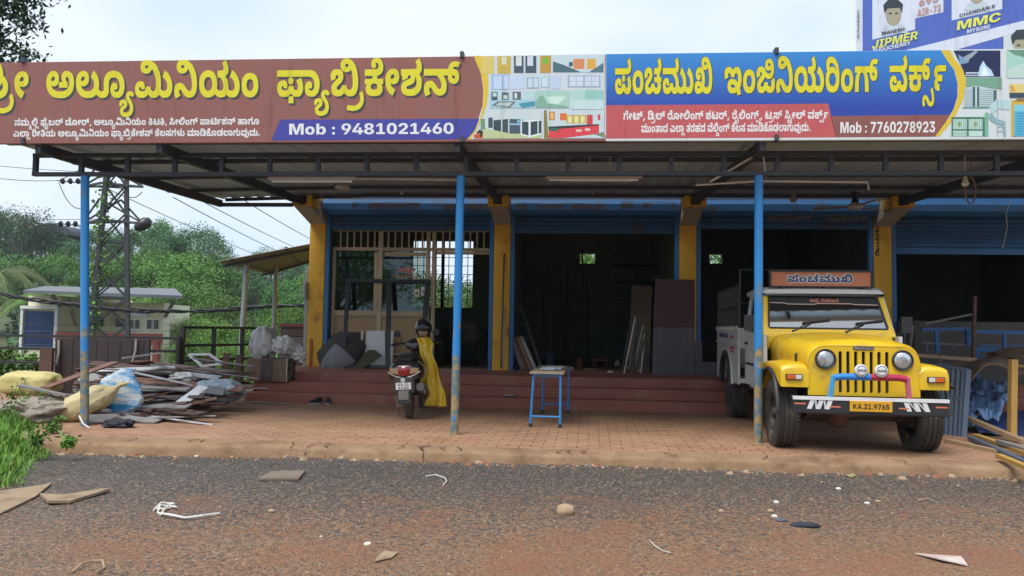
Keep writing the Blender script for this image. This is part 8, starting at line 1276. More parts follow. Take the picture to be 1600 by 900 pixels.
# ---- tube lights, lamps, fan under the canopy
def tube_light(a, b, z, label, second=None):
    t = thing('tube_light', label, 'tube light', ((a + b) / 2, TY + 0.1, z), group='tube lights under the canopy')
    mb = MB(); mb.box(a, TY + 0.06, z, b, TY + 0.12, z + 0.045); part('batten', mb, pvc, t, bevel=0.006)
    mb = MB(); mb.tube([(a + 0.04, TY + 0.09, z - 0.018), (b - 0.04, TY + 0.09, z - 0.018)], 0.013, 8); part('tube', mb, mat('lamp_tube', (0.78, 0.78, 0.76), None, 5, 0.3), t, smooth=60)
    mb = MB()
    for x in (a + 0.25 * (b - a), b - 0.25 * (b - a)): mb.tube([(x, TY + 0.09, z + 0.045), (x, TY + 0.05, 3.0)], 0.005, 5)
    part('hanger', mb, blk, t)
zz = aty(800, 281, TY + 0.09).z
tube_light(aty(415, 278, TY).x, aty(552, 278, TY).x, zz, 'long pale tube light left of the middle post'); tube_light(aty(852, 274, TY).x, aty(1004, 274, TY).x, zz + 0.02, 'long pale tube light between the middle and right posts')
mb = MB(); mb.tube([aty(552, 279, TY + 0.1), aty(715, 281, TY + 0.1)], 0.012, 6); solo('conduit', mb, pvc, 'thin white conduit running from the left tube light to the middle post', 'conduit')
mb = MB(); a, b = aty(876, 281, 9.3), aty(992, 281, 9.3); mb.box(a.x, 9.28, a.z - 0.02, b.x, 9.32, a.z + 0.02); mb.tube([(a.x + 0.35, 9.3, a.z), (a.x + 0.35, 9.3, rz(9.3))], 0.005, 5); mb.tube([(b.x - 0.3, 9.3, a.z), (b.x - 0.3, 9.3, rz(9.3))], 0.005, 5); solo('lamp_batten', mb, pvc, 'shorter pale lamp batten hanging behind the right tube light', 'lamp batten')
def bulb(px, py, y, s, label, m):
    p = aty(px, py, y); mb = MB(); mb.tube([(p.x, y, p.z), (p.x, y, rz(y))], 0.006, 5); mb.lathe([(0.012, 0.06), (0.022, 0.05), (0.03, 0.0), (0.045, -0.03), (0.03, -0.06), (0.0, -0.065)], 12, Matrix.Translation((p.x, y, p.z)) @ Matrix.Scale(s, 4), cap=False); solo('bulb_holder', mb, m, label, 'bulb holder', 'bulb holders', smooth=50)
bulb(628, 300, 12.9, 0.7, 'small white bulb holder hanging in front of the first shutter', pvc); bulb(927, 299, 12.9, 0.6, 'small white bulb holder in front of the second shutter', pvc); bulb(1240, 308, 12.6, 1.3, 'grey bulb holder right of the right hand post', cem); bulb(1508, 283, 9.4, 1.0, 'pale bulb holder beside the looped cable at the far right', pvc)
p = aty(535, 291, 11.6); mb = MB(); mb.lathe([(0.02, 0.05), (0.06, 0.04), (0.12, -0.02), (0.12, -0.03), (0.05, -0.03), (0.0, -0.05)], 18, Matrix.Translation(p), cap=False); mb.tube([p, (p.x, p.y, rz(p.y))], 0.01, 5); solo('pendant_lamp', mb, pvc, 'small dish shaped lamp under the canopy left of the middle post', 'lamp', smooth=50)
fp = aty(1336, 323, 12.4); FN = thing('ceiling_fan', 'pale ceiling fan hanging under the canopy above the pick-up', 'ceiling fan', tuple(fp))
mb = MB(); mb.lathe([(0.0, -0.05), (0.09, -0.04), (0.12, 0.0), (0.1, 0.04), (0.03, 0.07), (0.0, 0.07)], 18, Matrix.Translation(fp), cap=False); part('motor', mb, pvc, FN, smooth=50)
mb = MB(); mb.tube([(fp.x, fp.y, fp.z + 0.06), (fp.x, fp.y, rz(12.4))], 0.012, 8); mb.lathe([(0.02, 0.0), (0.07, 0.1), (0.07, 0.12), (0.0, 0.12)], 12, Matrix.Translation((fp.x, fp.y, rz(12.4) - 0.14)), cap=False); mb.lathe([(0.06, 0.0), (0.03, 0.12), (0.02, 0.12)], 12, Matrix.Translation((fp.x, fp.y, fp.z + 0.06))); part('down_rod', mb, blk, FN)
for k, a in enumerate((38, 158, 278)):
    d = Vector((math.cos(R_(a)), math.sin(R_(a)), 0)); s = Vector((-d.y, d.x, 0.12)); mb = MB(); A = fp + d * 0.11
    mb.loft([[A + d * l + s * w, A + d * l + s * w + Vector((0, 0, 0.008)), A + d * l - s * w + Vector((0, 0, 0.008)), A + d * l - s * w] for l, w in ((0, 0.03), (0.1, 0.05), (0.45, 0.07), (0.5, 0.06))]); part('blade', mb, mat('fan_blade', (0.36, 0.27, 0.18), None, 5, 0.5), FN)
mb = MB(); c = aty(1517, 292, 9.5); mb.tube([c + Vector((0.06 * math.sin(a), 0.01 * a * 0.2, -0.04 + 0.16 * math.cos(a))) for a in [0.5 * i for i in range(26)]], 0.007, 5); mb.tube([(c.x, c.y, c.z + 0.1), (c.x, c.y, rz(9.5))], 0.006, 5); solo('cable_loop', mb, mat('cable_tan', (0.20, 0.15, 0.11), None, 5, 0.6), 'loop of spare cable hanging under the canopy at the far right', 'cable')
mb = MB(); mb.tube([aty(x, y, 13.3) for x, y in ((1585, 292), (1578, 315), (1572, 335), (1574, 355), (1570, 375), (1566, 388))], 0.006, 5); solo('string', mb, pvc, 'thin white string dangling in front of the fourth shutter', 'string')
mb = MB(); mb.tube([aty(161, 222, 8.5) + Vector((0.03 * math.cos(a), 0, 0.045 * math.sin(a) - 0.03)) for a in [0.6 * i for i in range(10)]], 0.006, 5); mb.tube([aty(161, 222, 8.5) + Vector((0, 0, 0.0)), aty(161, 214, 8.5) + Vector((0, 0, 0.1))], 0.005, 5); solo('rope_ring', mb, mat('rope_pink', (0.45, 0.3, 0.25), None, 5, 0.8), 'small ring of rope hanging below the brown sign', 'rope')
# ---- meter box, brown sideboard outside the first pillar
g = mat('box_grey', (0.36, 0.37, 0.37), (0.30, 0.31, 0.31), 4, 0.6); MBX = thing('meter_box', 'grey electricity meter box fixed to the side of the first pillar', 'meter box', (-4.98, 13.9, 1.5))
a, b = aty(473.5, 467, 13.8), aty(488.5, 440, 13.8); mb = MB(); mb.box(a.x, 13.78, a.z, -4.935, 13.98, b.z); part('box', mb, g, MBX, bevel=0.01)
mb = MB(); mb.box(a.x + 0.02, 13.768, a.z + 0.02, -4.955, 13.779, b.z - 0.02); part('door', mb, g, MBX, bevel=0.004)
mb = MB(); mb.box(-5.0, 13.88, ZF - 0.2, -4.94, 13.95, a.z - 0.002); mb.box(-5.0, 13.88, b.z + 0.002, -4.94, 13.95, b.z + 0.25); part('conduit', mb, g, MBX)
sb0, sb1 = aty(437, 562, 14.45), aty(484, 506, 14.45); SBD = thing('sideboard', 'stack of brown drawers with a dark red top behind the plastic bags', 'sideboard', ((sb0.x + sb1.x) / 2, 14.6, sb0.z))
vd = mat('veneer_dark', (0.075, 0.045, 0.035), (0.05, 0.03, 0.025), 3, 0.6, stretch=(0.4, 1, 6)); vg = mat('veneer_grey', (0.12, 0.10, 0.095), (0.09, 0.075, 0.07), 3, 0.6, stretch=(0.4, 1, 6))
mb = MB(); mb.box(sb0.x, 14.45, 0.0, sb1.x, 14.9, sb1.z - 0.06); part('carcass', mb, vd, SBD)
mb = MB(); mb.box(sb0.x - 0.02, 14.42, sb1.z - 0.058, sb1.x + 0.02, 14.92, sb1.z); part('top', mb, mat('dark_red', (0.16, 0.03, 0.035), None, 4, 0.5), SBD)
for k in range(4):
    h = (sb1.z - 0.1 - sb0.z) / 4; mb = MB(); mb.box(sb0.x + 0.01, 14.43, sb0.z + k * h + 0.008, sb1.x - 0.01, 14.449, sb0.z + (k + 1) * h - 0.008); part('drawer', mb, (vg, vd)[k % 2], SBD)
mb = MB(); c = aty(485, 500, 13.85); mb.box(aty(484, 540, 13.85).x, 13.84, ZF - 0.3, aty(488, 540, 13.85).x, 13.859, c.z - 0.35); solo('orange_strip', mb, mat('orange_strip', (0.42, 0.10, 0.03), None, 4, 0.6), 'thin orange plank upright against the foot of the first pillar', 'plank')
# ---- veneered box on the steps with the plastic bags
vb = mat('veneer_walnut', (0.19, 0.115, 0.07), (0.14, 0.08, 0.05), 2.5, 0.55, stretch=(6, 6, 0.6), dirt=(0.33, 0.27, 0.21), dscale=2, damt=0.2)
bx0, bx1 = aty(385.5, 598, 11.98).x, aty(448, 598, 11.98).x; BXt = aty(400, 560, 11.98).z; CR = thing('veneer_box', 'walnut veneer drawer box with a dark flowered panel standing on the steps', 'box', ((bx0 + bx1) / 2, 12.15, 0.31))
mb = MB(); mb.box(bx0, 11.98, 0.313, bx1, 12.0, BXt); mb.box(bx0, 12.33, 0.313, bx1, 12.35, BXt); mb.box(bx0, 12.0, 0.313, bx0 + 0.02, 12.33, BXt); mb.box(bx0 + 0.02, 12.0, 0.313, bx1 - 0.02, 12.33, 0.335); part('case', mb, vb, CR)
mb = MB(); mb.box(bx1 - 0.02, 12.0, 0.313, bx1, 12.33, BXt); part('flowered_side', mb, mat('veneer_flowered', (0.035, 0.03, 0.028), (0.16, 0.14, 0.12), 14, 0.6, sharp=0.8), CR)
mb = MB(); w = bx1 - bx0; mb.box(bx0 + 0.33 * w, 11.972, 0.318, bx0 + 0.63 * w, 11.979, BXt - 0.005); part('dark_panel', mb, mat('veneer_flower', (0.05, 0.035, 0.03), (0.10, 0.06, 0.045), 12, 0.5, sharp=0.6), CR)
mb = MB(); mb.box(bx1 - 0.012, 11.965, 0.313, bx1 + 0.006, 11.985, BXt + 0.01); part('pale_edge', mb, mat('pale_edge', (0.55, 0.46, 0.33), None, 5, 0.6), CR)
def blob(c, s, seed, amp=0.14, fr=2.2, n=34, crease=0.07, flat_=0.0, rot=0.0, tilt=0.0, q=2.4):
    """a filled bag: a rounded block pushed about by noise, with creases"""
    mb = MB(); M0 = Matrix.Translation(c) @ Matrix.Rotation(rot, 4, 'Z') @ Matrix.Rotation(tilt, 4, 'Y')
    def f(u, v):
        a, b = 2 * math.pi * u, math.pi * (v - 0.5); pw = lambda t: math.copysign(abs(t) ** (2 / q), t)
        p = Vector((pw(math.cos(b)) * pw(math.cos(a)), pw(math.cos(b)) * pw(math.sin(a)), pw(math.sin(b))))
        k = 1 + amp * noise.noise(p * fr + Vector((seed, 0, 0))) + crease * (abs(noise.noise(p * fr * 2.7 + Vector((0, seed, 0)))) - 0.2) + crease * 0.5 * noise.noise(Vector((p.x * 9, p.y * 9, p.z * 3 + seed)))
        return tuple(Vector((p.x * s[0], p.y * s[1], p.z * s[2])) * k)
    mb.grid(f, n * 2, n, M0); return mb
plast = mat('clear_plastic', (0.50, 0.49, 0.50), (0.36, 0.32, 0.33), 5, 0.3, 0.5, 9, alpha=None, dirt=(0.26, 0.13, 0.13), dscale=5, damt=0.4, spec=0.7)
plast2 = mat('white_plastic', (0.66, 0.65, 0.64), (0.52, 0.50, 0.49), 7, 0.3, 0.6, 12, spec=0.7)
c = aty(411, 541, 12.12); solo('plastic_bag', blob((c.x, 12.14, c.z + 0.03), (0.215, 0.17, 0.28), 3, 0.22, 2.2), plast, 'tall clear plastic bag of reddish scraps in the veneer box', 'plastic bag', smooth=70)
c = aty(444, 542, 12.14); mb = blob((c.x - 0.02, 12.14, c.z + 0.02), (0.17, 0.15, 0.15), 8, 0.3, 2.6); solo('plastic_bag', mb, plast2, 'crumpled white plastic bag beside the tall clear bag', 'plastic bag', smooth=70)
c = aty(464, 552, 12.3); mb = blob((c.x, 12.3, c.z), (0.16, 0.1, 0.13), 12, 0.35, 3, tilt=0.5); solo('plastic_bag', mb, plast2, 'torn white plastic bag hanging over the right end of the veneer box', 'plastic bag', smooth=70)
mb = MB(); c = aty(412, 556, 11.96); mb.cbox((c.x, 12.03, BXt + 0.03), (0.10, 0.05, 0.08)); solo('black_box', mb, blk, 'small black box on the front rim of the veneer box', 'small box', bevel=0.005)
# ---- shoes
def shoe(px, label, rz_):
    p = atz(px, 631.5, 0); mb = MB(); secs = []
    for y, w, h, z in ((-0.135, 0.02, 0.045, 0.022), (-0.11, 0.036, 0.075, 0.02), (-0.05, 0.038, 0.085, 0.02), (0.0, 0.04, 0.07, 0.02), (0.06, 0.046, 0.05, 0.02), (0.11, 0.04, 0.035, 0.02), (0.14, 0.02, 0.025, 0.022)):
        secs.append([(w * math.cos(a), y, z + h * 0.5 + h * 0.5 * math.sin(a)) for a in [2 * math.pi * i / 12 for i in range(12)]])
    t = thing('shoe', label, 'shoe', (p.x, p.y, 0.004), (0, 0, rz_), 'pair of shoes by the steps'); mb.loft(secs); part('upper', mb, mat('shoe_black', (0.018, 0.018, 0.02), None, 9, 0.6), t, world=False, smooth=60)
    mb = MB(); mb.prism([(0.045 * math.cos(a) * (1 + 0.12 * math.sin(a)), 0.14 * math.sin(a)) for a in [2 * math.pi * i / 16 for i in range(16)]], 0, 0.024); part('sole', mb, mat('shoe_sole', (0.4, 0.39, 0.37), None, 9, 0.7), t, world=False)
    mb = MB(); mb.cbox((0, -0.05, 0.105), (0.04, 0.07, 0.006)); part('opening', mb, mat('shoe_lining', (0.16, 0.15, 0.15), None, 9, 0.8), t, world=False)
shoe(494, 'left black shoe with pale sole at the foot of the steps', R_(150)); shoe(512, 'right black shoe with pale sole at the foot of the steps', R_(200))
# ================================================================== scooter, seen from behind (its front towards +y)
sp = atz(640, 653, 0); SC = thing('scooter', 'dark scooter with red tail lamp parked facing the steps', 'scooter', (sp.x, sp.y, 0), (0, R_(-3), R_(3)))
def sc(name, mb, m, parent=None, **k): return part(name, mb, m, parent or SC, world=False, **k)
sblk = mat('scooter_black', (0.016, 0.015, 0.018), (0.022, 0.02, 0.024), 5, 0.22, coat=0.5); mud = mat('mud_grey', (0.17, 0.14, 0.11), (0.10, 0.08, 0.065), 7, 0.85, 0.3)
silver = mat('silver_trim', (0.30, 0.27, 0.24), None, 5, 0.3, metal=0.6)
for y, nm in ((0.0, 'rear_wheel'), (1.24, 'front_wheel')):
    w = thing('wheel', None, None); w.parent = SC; w.location = (0, y, 0.215); TM[w] = TM[SC] @ Matrix.Translation((0, y, 0.215))
    mb = MB(); mb.lathe([(0.13, -0.035), (0.16, -0.05), (0.195, -0.042), (0.212, -0.02), (0.215, 0), (0.212, 0.02), (0.195, 0.042), (0.16, 0.05), (0.13, 0.035)], 32, ROTY, cap=False); sc('tyre', mb, mat('scooter_tyre', (0.06, 0.05, 0.045), (0.12, 0.09, 0.07), 8, 0.9, 0.3), w, smooth=50)
    mb = MB(); mb.lathe([(0.135, -0.03), (0.12, -0.02), (0.04, -0.03), (0.0, -0.03)], 24, ROTY, cap=False); mb.lathe([(0.135, 0.03), (0.12, 0.02), (0.04, 0.03), (0.0, 0.03)], 24, ROTY, cap=False); sc('rim', mb, silver, w)
def ring(y, w, z0, z1, q=2.6, n=20):
    o = []
    for i in range(n):
        a = 2 * math.pi * i / n; f = lambda t: math.copysign(abs(t) ** (2 / q), t); o.append((w * f(math.cos(a)), y, (z0 + z1) / 2 + (z1 - z0) / 2 * f(math.sin(a))))
    return o
mb = MB(); mb.loft([ring(-0.33, 0.10, 0.57, 0.68), ring(-0.30, 0.19, 0.50, 0.74), ring(-0.2, 0.225, 0.47, 0.78), ring(0.0, 0.225, 0.42, 0.78), ring(0.25, 0.20, 0.38, 0.76), ring(0.45, 0.15, 0.30, 0.70), ring(0.55, 0.12, 0.26, 0.55)]); sc('body', mb, sblk, smooth=50)
mb = MB(); mb.loft([ring(-0.18, 0.08, 0.775, 0.81), ring(-0.14, 0.125, 0.765, 0.835), ring(0.1, 0.14, 0.76, 0.86), ring(0.35, 0.13, 0.75, 0.85), ring(0.5, 0.09, 0.72, 0.80), ring(0.56, 0.05, 0.70, 0.75)]); sc('seat', mb, mat('seat_black', (0.012, 0.012, 0.013), None, 9, 0.6, 0.1), smooth=50)
mb = MB(); mb.tube([(-0.135, 0.1, 0.80), (-0.165, -0.15, 0.84), (-0.11, -0.32, 0.865), (0.11, -0.32, 0.865), (0.165, -0.15, 0.84), (0.135, 0.1, 0.80)], 0.014, 8); sc('grab_rail', mb, sblk, smooth=50)
def onbody(x, z, r=0.0): return (x, -0.335 - r + 0.38 * x * x + 0.6 * (z - 0.63) ** 2, z)
mb = MB(); mb.grid(lambda u, v: onbody(-0.075 + 0.15 * u, 0.585 + 0.115 * v, 0.02 * math.sin(math.pi * u) * math.sin(math.pi * v) + 0.012), 8, 6); tlm = sc('tail_lamp', mb, mat('red_lens', (0.30, 0.008, 0.012), None, 20, 0.12, coat=0.6), smooth=60)
for s in (-1, 1):
    mb = MB(); mb.grid(lambda u, v: onbody(s * (0.078 + 0.11 * u), 0.60 + 0.085 * v * (1 - 0.35 * u) + 0.02 * u, 0.010), 6, 4); sc('indicator', mb, mat('peach_lens', (0.40, 0.24, 0.13), None, 20, 0.15, coat=0.5), smooth=60)
mb = MB(); mb.tube([onbody(-0.215 + 0.43 * i / 14, 0.575 - 0.5 * (abs(i / 7 - 1) ** 2) * -0.16 - 0.02, 0.016) for i in range(15)], 0.008, 6); sc('chrome_lip', mb, silver, smooth=50)
mb = MB(); mb.box(-0.13, -0.36, 0.36, 0.13, -0.30, 0.565); mb.box(-0.10, -0.36, 0.22, 0.08, -0.335, 0.36); sc('rear_mudguard', mb, mat('guard_dark', (0.035, 0.036, 0.038), (0.06, 0.055, 0.05), 6, 0.7), bevel=0.02)
mb = MB(); mb.box(-0.105, -0.385, 0.405, 0.095, -0.374, 0.495); pl_ = sc('number_plate', mb, dec, bevel=0.004)
for s_, z in (('KA 21', 0.455), ('4724', 0.413)): sc('plate_lettering', text_mb(s_, lambda u, v, k, z=z: (-0.075 + 0.14 * u, -0.3862 - 0.0001 * k, z + v / 727 * 0.032)), mat('plate_ink', (0.03, 0.02, 0.015)), pl_)
mb = MB(); mb.lathe([(0.03, 0), (0.03, 0.02), (0.0, 0.022)], 12, Matrix.Translation((-0.01, -0.362, 0.528)) @ ROTX, cap=False); sc('plate_lamp', mb, clearl, smooth=50)
mb = MB(); mb.box(-0.075, -0.375, 0.27, 0.06, -0.362, 0.395); sc('mud_flap', mb, mat('flap_grey', (0.22, 0.21, 0.19), (0.15, 0.14, 0.12), 6, 0.8), bevel=0.012)
mb = MB(); mb.tube([(0.20, -0.30, 0.43), (0.20, -0.22, 0.41), (0.19, 0.18, 0.30), (0.15, 0.3, 0.26)], [0.055, 0.068, 0.062, 0.02], 14); sc('silencer', mb, mat('silencer_dark', (0.06, 0.058, 0.06), (0.1, 0.09, 0.08), 6, 0.5), smooth=50)
mb = MB(); mb.box(0.235, -0.28, 0.34, 0.255, 0.0, 0.46); sc('heat_shield', mb, silver, bevel=0.01)
mb = MB(); mb.box(-0.16, -0.12, 0.16, -0.06, 0.28, 0.34); mb.tube([(-0.17, 0.3, 0.3), (-0.2, 0.25, 0.02)], 0.014, 6); mb.tube([(0.14, 0.3, 0.3), (0.16, 0.25, 0.02)], 0.014, 6); mb.tube([(-0.33, 0.25, 0.35), (-0.18, 0.25, 0.33)], 0.016, 6); sc('engine', mb, mud, bevel=0.01)
mb = MB(); mb.box(-0.17, 0.5, 0.26, 0.17, 0.95, 0.31); mb.loft([[(-0.2, 0.93, 0.28), (0.2, 0.93, 0.28), (0.16, 1.0, 0.28), (-0.16, 1.0, 0.28)], [(-0.21, 0.95, 0.6), (0.21, 0.95, 0.6), (0.15, 1.05, 0.6), (-0.15, 1.05, 0.6)], [(-0.12, 0.93, 0.88), (0.12, 0.93, 0.88), (0.08, 1.02, 0.88), (-0.08, 1.02, 0.88)]]); sc('leg_shield', mb, sblk, bevel=0.015)
mb = MB(); mb.loft([ring(0.80, 0.10, 0.90, 0.98), ring(0.84, 0.17, 0.88, 1.04), ring(0.95, 0.15, 0.88, 1.06), ring(1.03, 0.08, 0.90, 1.02)]); mb.tube([(0, 1.0, 0.9), (0, 1.24, 0.3)], 0.03, 8); mb.loft([ring(1.1, 0.05, 0.34, 0.42), ring(1.24, 0.07, 0.42, 0.50), ring(1.4, 0.06, 0.32, 0.42)]); sc('front_cowl', mb, sblk, smooth=50)
for s in (-1, 1):
    mb = MB(); mb.tube([(s * 0.13, 0.90, 0.98), (s * 0.24, 0.86, 0.99), (s * 0.36, 0.78, 0.97)], 0.018, 8); mb.tube([(s * 0.2, 0.9, 0.985), (s * 0.36, 0.86, 0.955)], 0.007, 6); sc('handlebar', mb, blk, smooth=50)
    mb = MB(); mb.tube([(s * 0.22, 0.88, 0.99), (s * 0.25, 0.86, 1.10)], 0.006, 6); mb.lathe([(0.0, -0.012), (0.045, -0.008), (0.05, 0.008), (0.0, 0.014)], 16, Matrix.Translation((s * 0.28, 0.85, 1.13)) @ ROTX, cap=False); sc('mirror', mb, blk, smooth=50)
hp_ = TM[SC] @ Vector((0.10, 0.80, 1.10)); HM = thing('helmet', 'glossy black helmet with open front hung on the scooter handlebar', 'helmet', tuple(hp_), (R_(10), 0, R_(10)))
def hel(u, v):
    a, b = 2 * math.pi * u, math.pi * (v - 0.5); r = 0.128; z = math.sin(b); k = 1.0 - 0.12 * max(0, -z)
    return (r * math.cos(b) * math.cos(a) * 0.93 * k, r * math.cos(b) * math.sin(a) * 1.08 * k, r * z * 1.12)
mb = MB(); mb.grid(lambda u, v: hel(u, 0.22 + 0.78 * v), 40, 20); part('shell', mb, mat('helmet_black', (0.012, 0.012, 0.013), None, 9, 0.12, coat=0.8), HM, world=False, smooth=60, solid=0.012)
mb = MB(); mb.grid(lambda u, v: tuple(Vector(hel(0.655 + 0.19 * u, 0.27 + 0.2 * v)) * 1.05), 12, 5); part('face_opening', mb, mat('helmet_lining', (0.42, 0.29, 0.19), None, 9, 0.8), HM, world=False, smooth=60)
mb = MB(); mb.grid(lambda u, v: tuple(Vector(hel(0.60 + 0.30 * u, 0.47 + 0.23 * v)) * 1.06), 16, 6); part('visor', mb, mat('visor_black', (0.01, 0.01, 0.011), None, 9, 0.2), HM, world=False, smooth=60)
HM.location.z += 0.09
# yellow raincoat
pts = []; rain = mat('raincoat_yellow', (0.78, 0.52, 0.03), (0.68, 0.43, 0.02), 3, 0.4, 0.3, 8); Ls = [(651, 528, 668, 527), (654, 540, 675, 538), (659, 555, 675, 552), (662, 572, 680, 567), (664, 590, 685, 583), (666, 606, 690, 603), (667, 620, 694, 621), (664, 634, 698, 636)]
def rc(u, v):
    f = v * (len(Ls) - 1); i = min(len(Ls) - 2, int(f)); t = f - i; y = sp.y + 0.62 - 0.25 * v
    A = aty(*Ls[i][:2], y).lerp(aty(*Ls[i + 1][:2], y), t); Bq = aty(*Ls[i][2:], y).lerp(aty(*Ls[i + 1][2:], y), t); p = A.lerp(Bq, u)
    return (p.x + 0.012 * math.sin(v * 17), p.y + 0.05 * u * u + 0.018 * math.sin(u * 9 + v * 4) + 0.05 * nz3(u * 2.2, v * 3.5) + 0.02 * nz3(u * 6, v * 9, 2), p.z)
mb = MB(); mb.grid(rc, 28, 40); solo('raincoat', mb, rain, 'yellow raincoat hung over the right side of the scooter', 'raincoat', smooth=70, solid=0.02)
# ================================================================== bench with blue legs
bl0 = [atz(828.5, 667), atz(875, 668.5), atz(888, 646.5), atz(847.5, 645.5)]; bt = mat('bench_blue', (0.035, 0.26, 0.62), (0.03, 0.2, 0.5), 6, 0.4, dirt=(0.15, 0.17, 0.19), dscale=8, damt=0.2); ht = 0.655
tops = [Vector((b_.x + dx, b_.y, ht)) for b_, dx in zip(bl0, (0.035, -0.0, -0.005, -0.0))]
BN = thing('bench', 'narrow work bench with a grey plank top and blue tube legs', 'bench', tuple(sum((Vector(b_) for b_ in bl0), Vector()) / 4))
for a, b in zip(bl0, tops):
    mb = MB(); mb.tube([a + Vector((0, 0, 0.04)), b], 0.017, 10); lg = part('leg', mb, bt, BN, smooth=50); mb = MB(); mb.tube([a, a + Vector((0, 0, 0.045))], 0.021, 10); part('foot_cap', mb, blk, lg)
for i, j in ((0, 1), (2, 3)):
    mb = MB(); mb.tube([bl0[i].lerp(tops[i], 0.2), bl0[j].lerp(tops[j], 0.2)], 0.014, 8); mb.tube([tops[i] - Vector((0, 0, 0.02)), tops[j] - Vector((0, 0, 0.02))], 0.014, 8); part('crossbar', mb, bt, BN, smooth=50)
x0, x1, y0, y1 = tops[0].x - 0.05, tops[1].x + 0.04, tops[0].y - 0.06, tops[2].y + 0.06; sk = tops[3].x - tops[0].x
mb = MB(); mb.add([(x0, y0, ht), (x1, y0, ht), (x1 + sk, y1, ht), (x0 + sk, y1, ht)] + [(x0, y0, ht + 0.032), (x1, y0, ht + 0.032), (x1 + sk, y1, ht + 0.032), (x0 + sk, y1, ht + 0.032)], [(3, 2, 1, 0), (4, 5, 6, 7), (0, 1, 5, 4), (1, 2, 6, 5), (2, 3, 7, 6), (3, 0, 4, 7)])
part('top', mb, mat('worn_plank', (0.40, 0.33, 0.24), (0.28, 0.22, 0.16), 3, 0.75, 0.2, stretch=(5, 0.6, 1), dirt=(0.17, 0.14, 0.12), dscale=4, damt=0.35), BN, bevel=0.004)
mb = MB(); cx = (x0 + x1) / 2 + 0.03; mb.grid(lambda u, v: (cx - 0.13 + 0.26 * u + 0.08 * v, y0 + 0.3 + 0.75 * v, ht + 0.038 + 0.035 * abs(nz3(u * 3, v * 4, 2)) + 0.02 * math.sin(v * 3)), 14, 16); solo('newspaper', mb, mat('newsprint', (0.52, 0.54, 0.56), (0.36, 0.39, 0.42), 14, 0.7), 'crumpled sheet of plastic wrapping on the bench top', 'wrapping', smooth=60)
mb = MB(); p = atz(800, 617, 0.162); p = Vector((p.x, 11.9, 0.155)); mb.box(p.x - 0.08, p.y - 0.06, 0.157, p.x + 0.08, p.y + 0.06, 0.185); mb.cur = 1; mb.box(p.x - 0.075, p.y - 0.055, 0.186, p.x + 0.06, p.y + 0.05, 0.192); solo('tray', mb, [mat('tray_dark', (0.06, 0.05, 0.05)), dec], 'small dark tray with white paper on the middle step', 'tray', bevel=0.01)
# ================================================================== heap of old boards on the left
rnd = random.Random(21)
BR = [mat('board_brown', (0.085, 0.042, 0.030), (0.055, 0.028, 0.022), 3, 0.6, 0.1, stretch=(1, 4, 1), dirt=(0.2, 0.15, 0.12), dscale=3, damt=0.2, spread=0.2),
      mat('board_red', (0.20, 0.085, 0.055), (0.14, 0.06, 0.04), 3, 0.6, 0.1, stretch=(1, 4, 1), dirt=(0.3, 0.22, 0.17), dscale=3, damt=0.3, spread=0.3),
      mat('board_grey', (0.30, 0.29, 0.28), (0.22, 0.21, 0.21), 3, 0.6, dirt=(0.15, 0.12, 0.1), dscale=3, damt=0.4, spread=0.25),
      mat('board_white', (0.55, 0.56, 0.58), (0.46, 0.47, 0.49), 3, 0.5, dirt=(0.3, 0.26, 0.22), dscale=3, damt=0.35, spread=0.15)]
NM = ['dark brown laminate board lying in the heap', 'reddish brown wooden board lying in the heap', 'grey laminate strip lying in the heap', 'white plastic strip lying in the heap']
def heap_h(x, y): return 0.50 * sm(8.6, 11.6, y) * (0.75 + 0.25 * nz3(x * 0.8, y)) * sm(-4.55, -5.3, x) if False else 0.52 * sm(8.7, 11.3, y) * (1 - sm(-5.5, -4.6, x) * 0.75)
def board_at(c, rz_, pitch, l, w, th, k, label=None, roll=0.0):
    mb = MB(); mb.cbox((0, 0, 0), (l, w, th), Matrix.Translation(c) @ Matrix.Rotation(rz_, 4, 'Z') @ Matrix.Rotation(pitch, 4, 'Y') @ Matrix.Rotation(roll, 4, 'X'))
    return solo('board' if k < 2 else 'strip', mb, BR[k], label or NM[k], 'board' if k < 2 else 'strip', 'boards of the scrap heap')
for i in range(185):
    y = 8.95 + 2.9 * rnd.random() ** 0.8; x = rnd.uniform(-7.6, -5.0) * (1 + 0.04 * (y - 9)); l = rnd.uniform(0.5, 1.9); k = rnd.choices((0, 1, 2, 3), (7, 4.5, 1.6, 1.2))[0]
    x = max(min(x, -4.75 - l * 0.36), -0.7 * y + 0.35 + l * 0.5); layer = rnd.random()
    z = 0.03 + heap_h(x, y) * (0.25 + 0.75 * layer) + 0.02 * rnd.random()
    board_at((x, y, z), rnd.gauss(0.05, 0.38), rnd.gauss(0, 0.07), l, rnd.uniform(0.04, 0.16), rnd.uniform(0.008, 0.022), k, None, rnd.gauss(0.12, 0.25))
def plank(a, b, ya, yb, w, th, k, label, up=(0, 0, 1), za=None):
    A, Bq = aty(*a, ya), aty(*b, yb); mb = MB(); mb.bar(A, Bq, w, th, up); return solo('plank', mb, BR[k], label, 'plank')
plank((164, 664), (338, 622), 9.0, 9.7, 0.10, 0.025, 1, 'long reddish plank lying foremost on the paving in front of the heap')
plank((230, 650), (400, 628), 9.3, 10.2, 0.06, 0.03, 0, 'dark plank lying behind the foremost reddish plank')
plank((258, 648), (318, 604), 9.3, 9.9, 0.17, 0.012, 3, 'broad white panel with blue print lying on the front of the heap', (0, -0.5, 1))
plank((70, 606), (180, 566), 9.2, 10.4, 0.14, 0.02, 1, 'broad orange brown plank resting on the heap behind the left post')
plank((30, 602), (104, 618), 8.9, 9.0, 0.12, 0.02, 2, 'weathered grey plank lying over the far yellow sack')
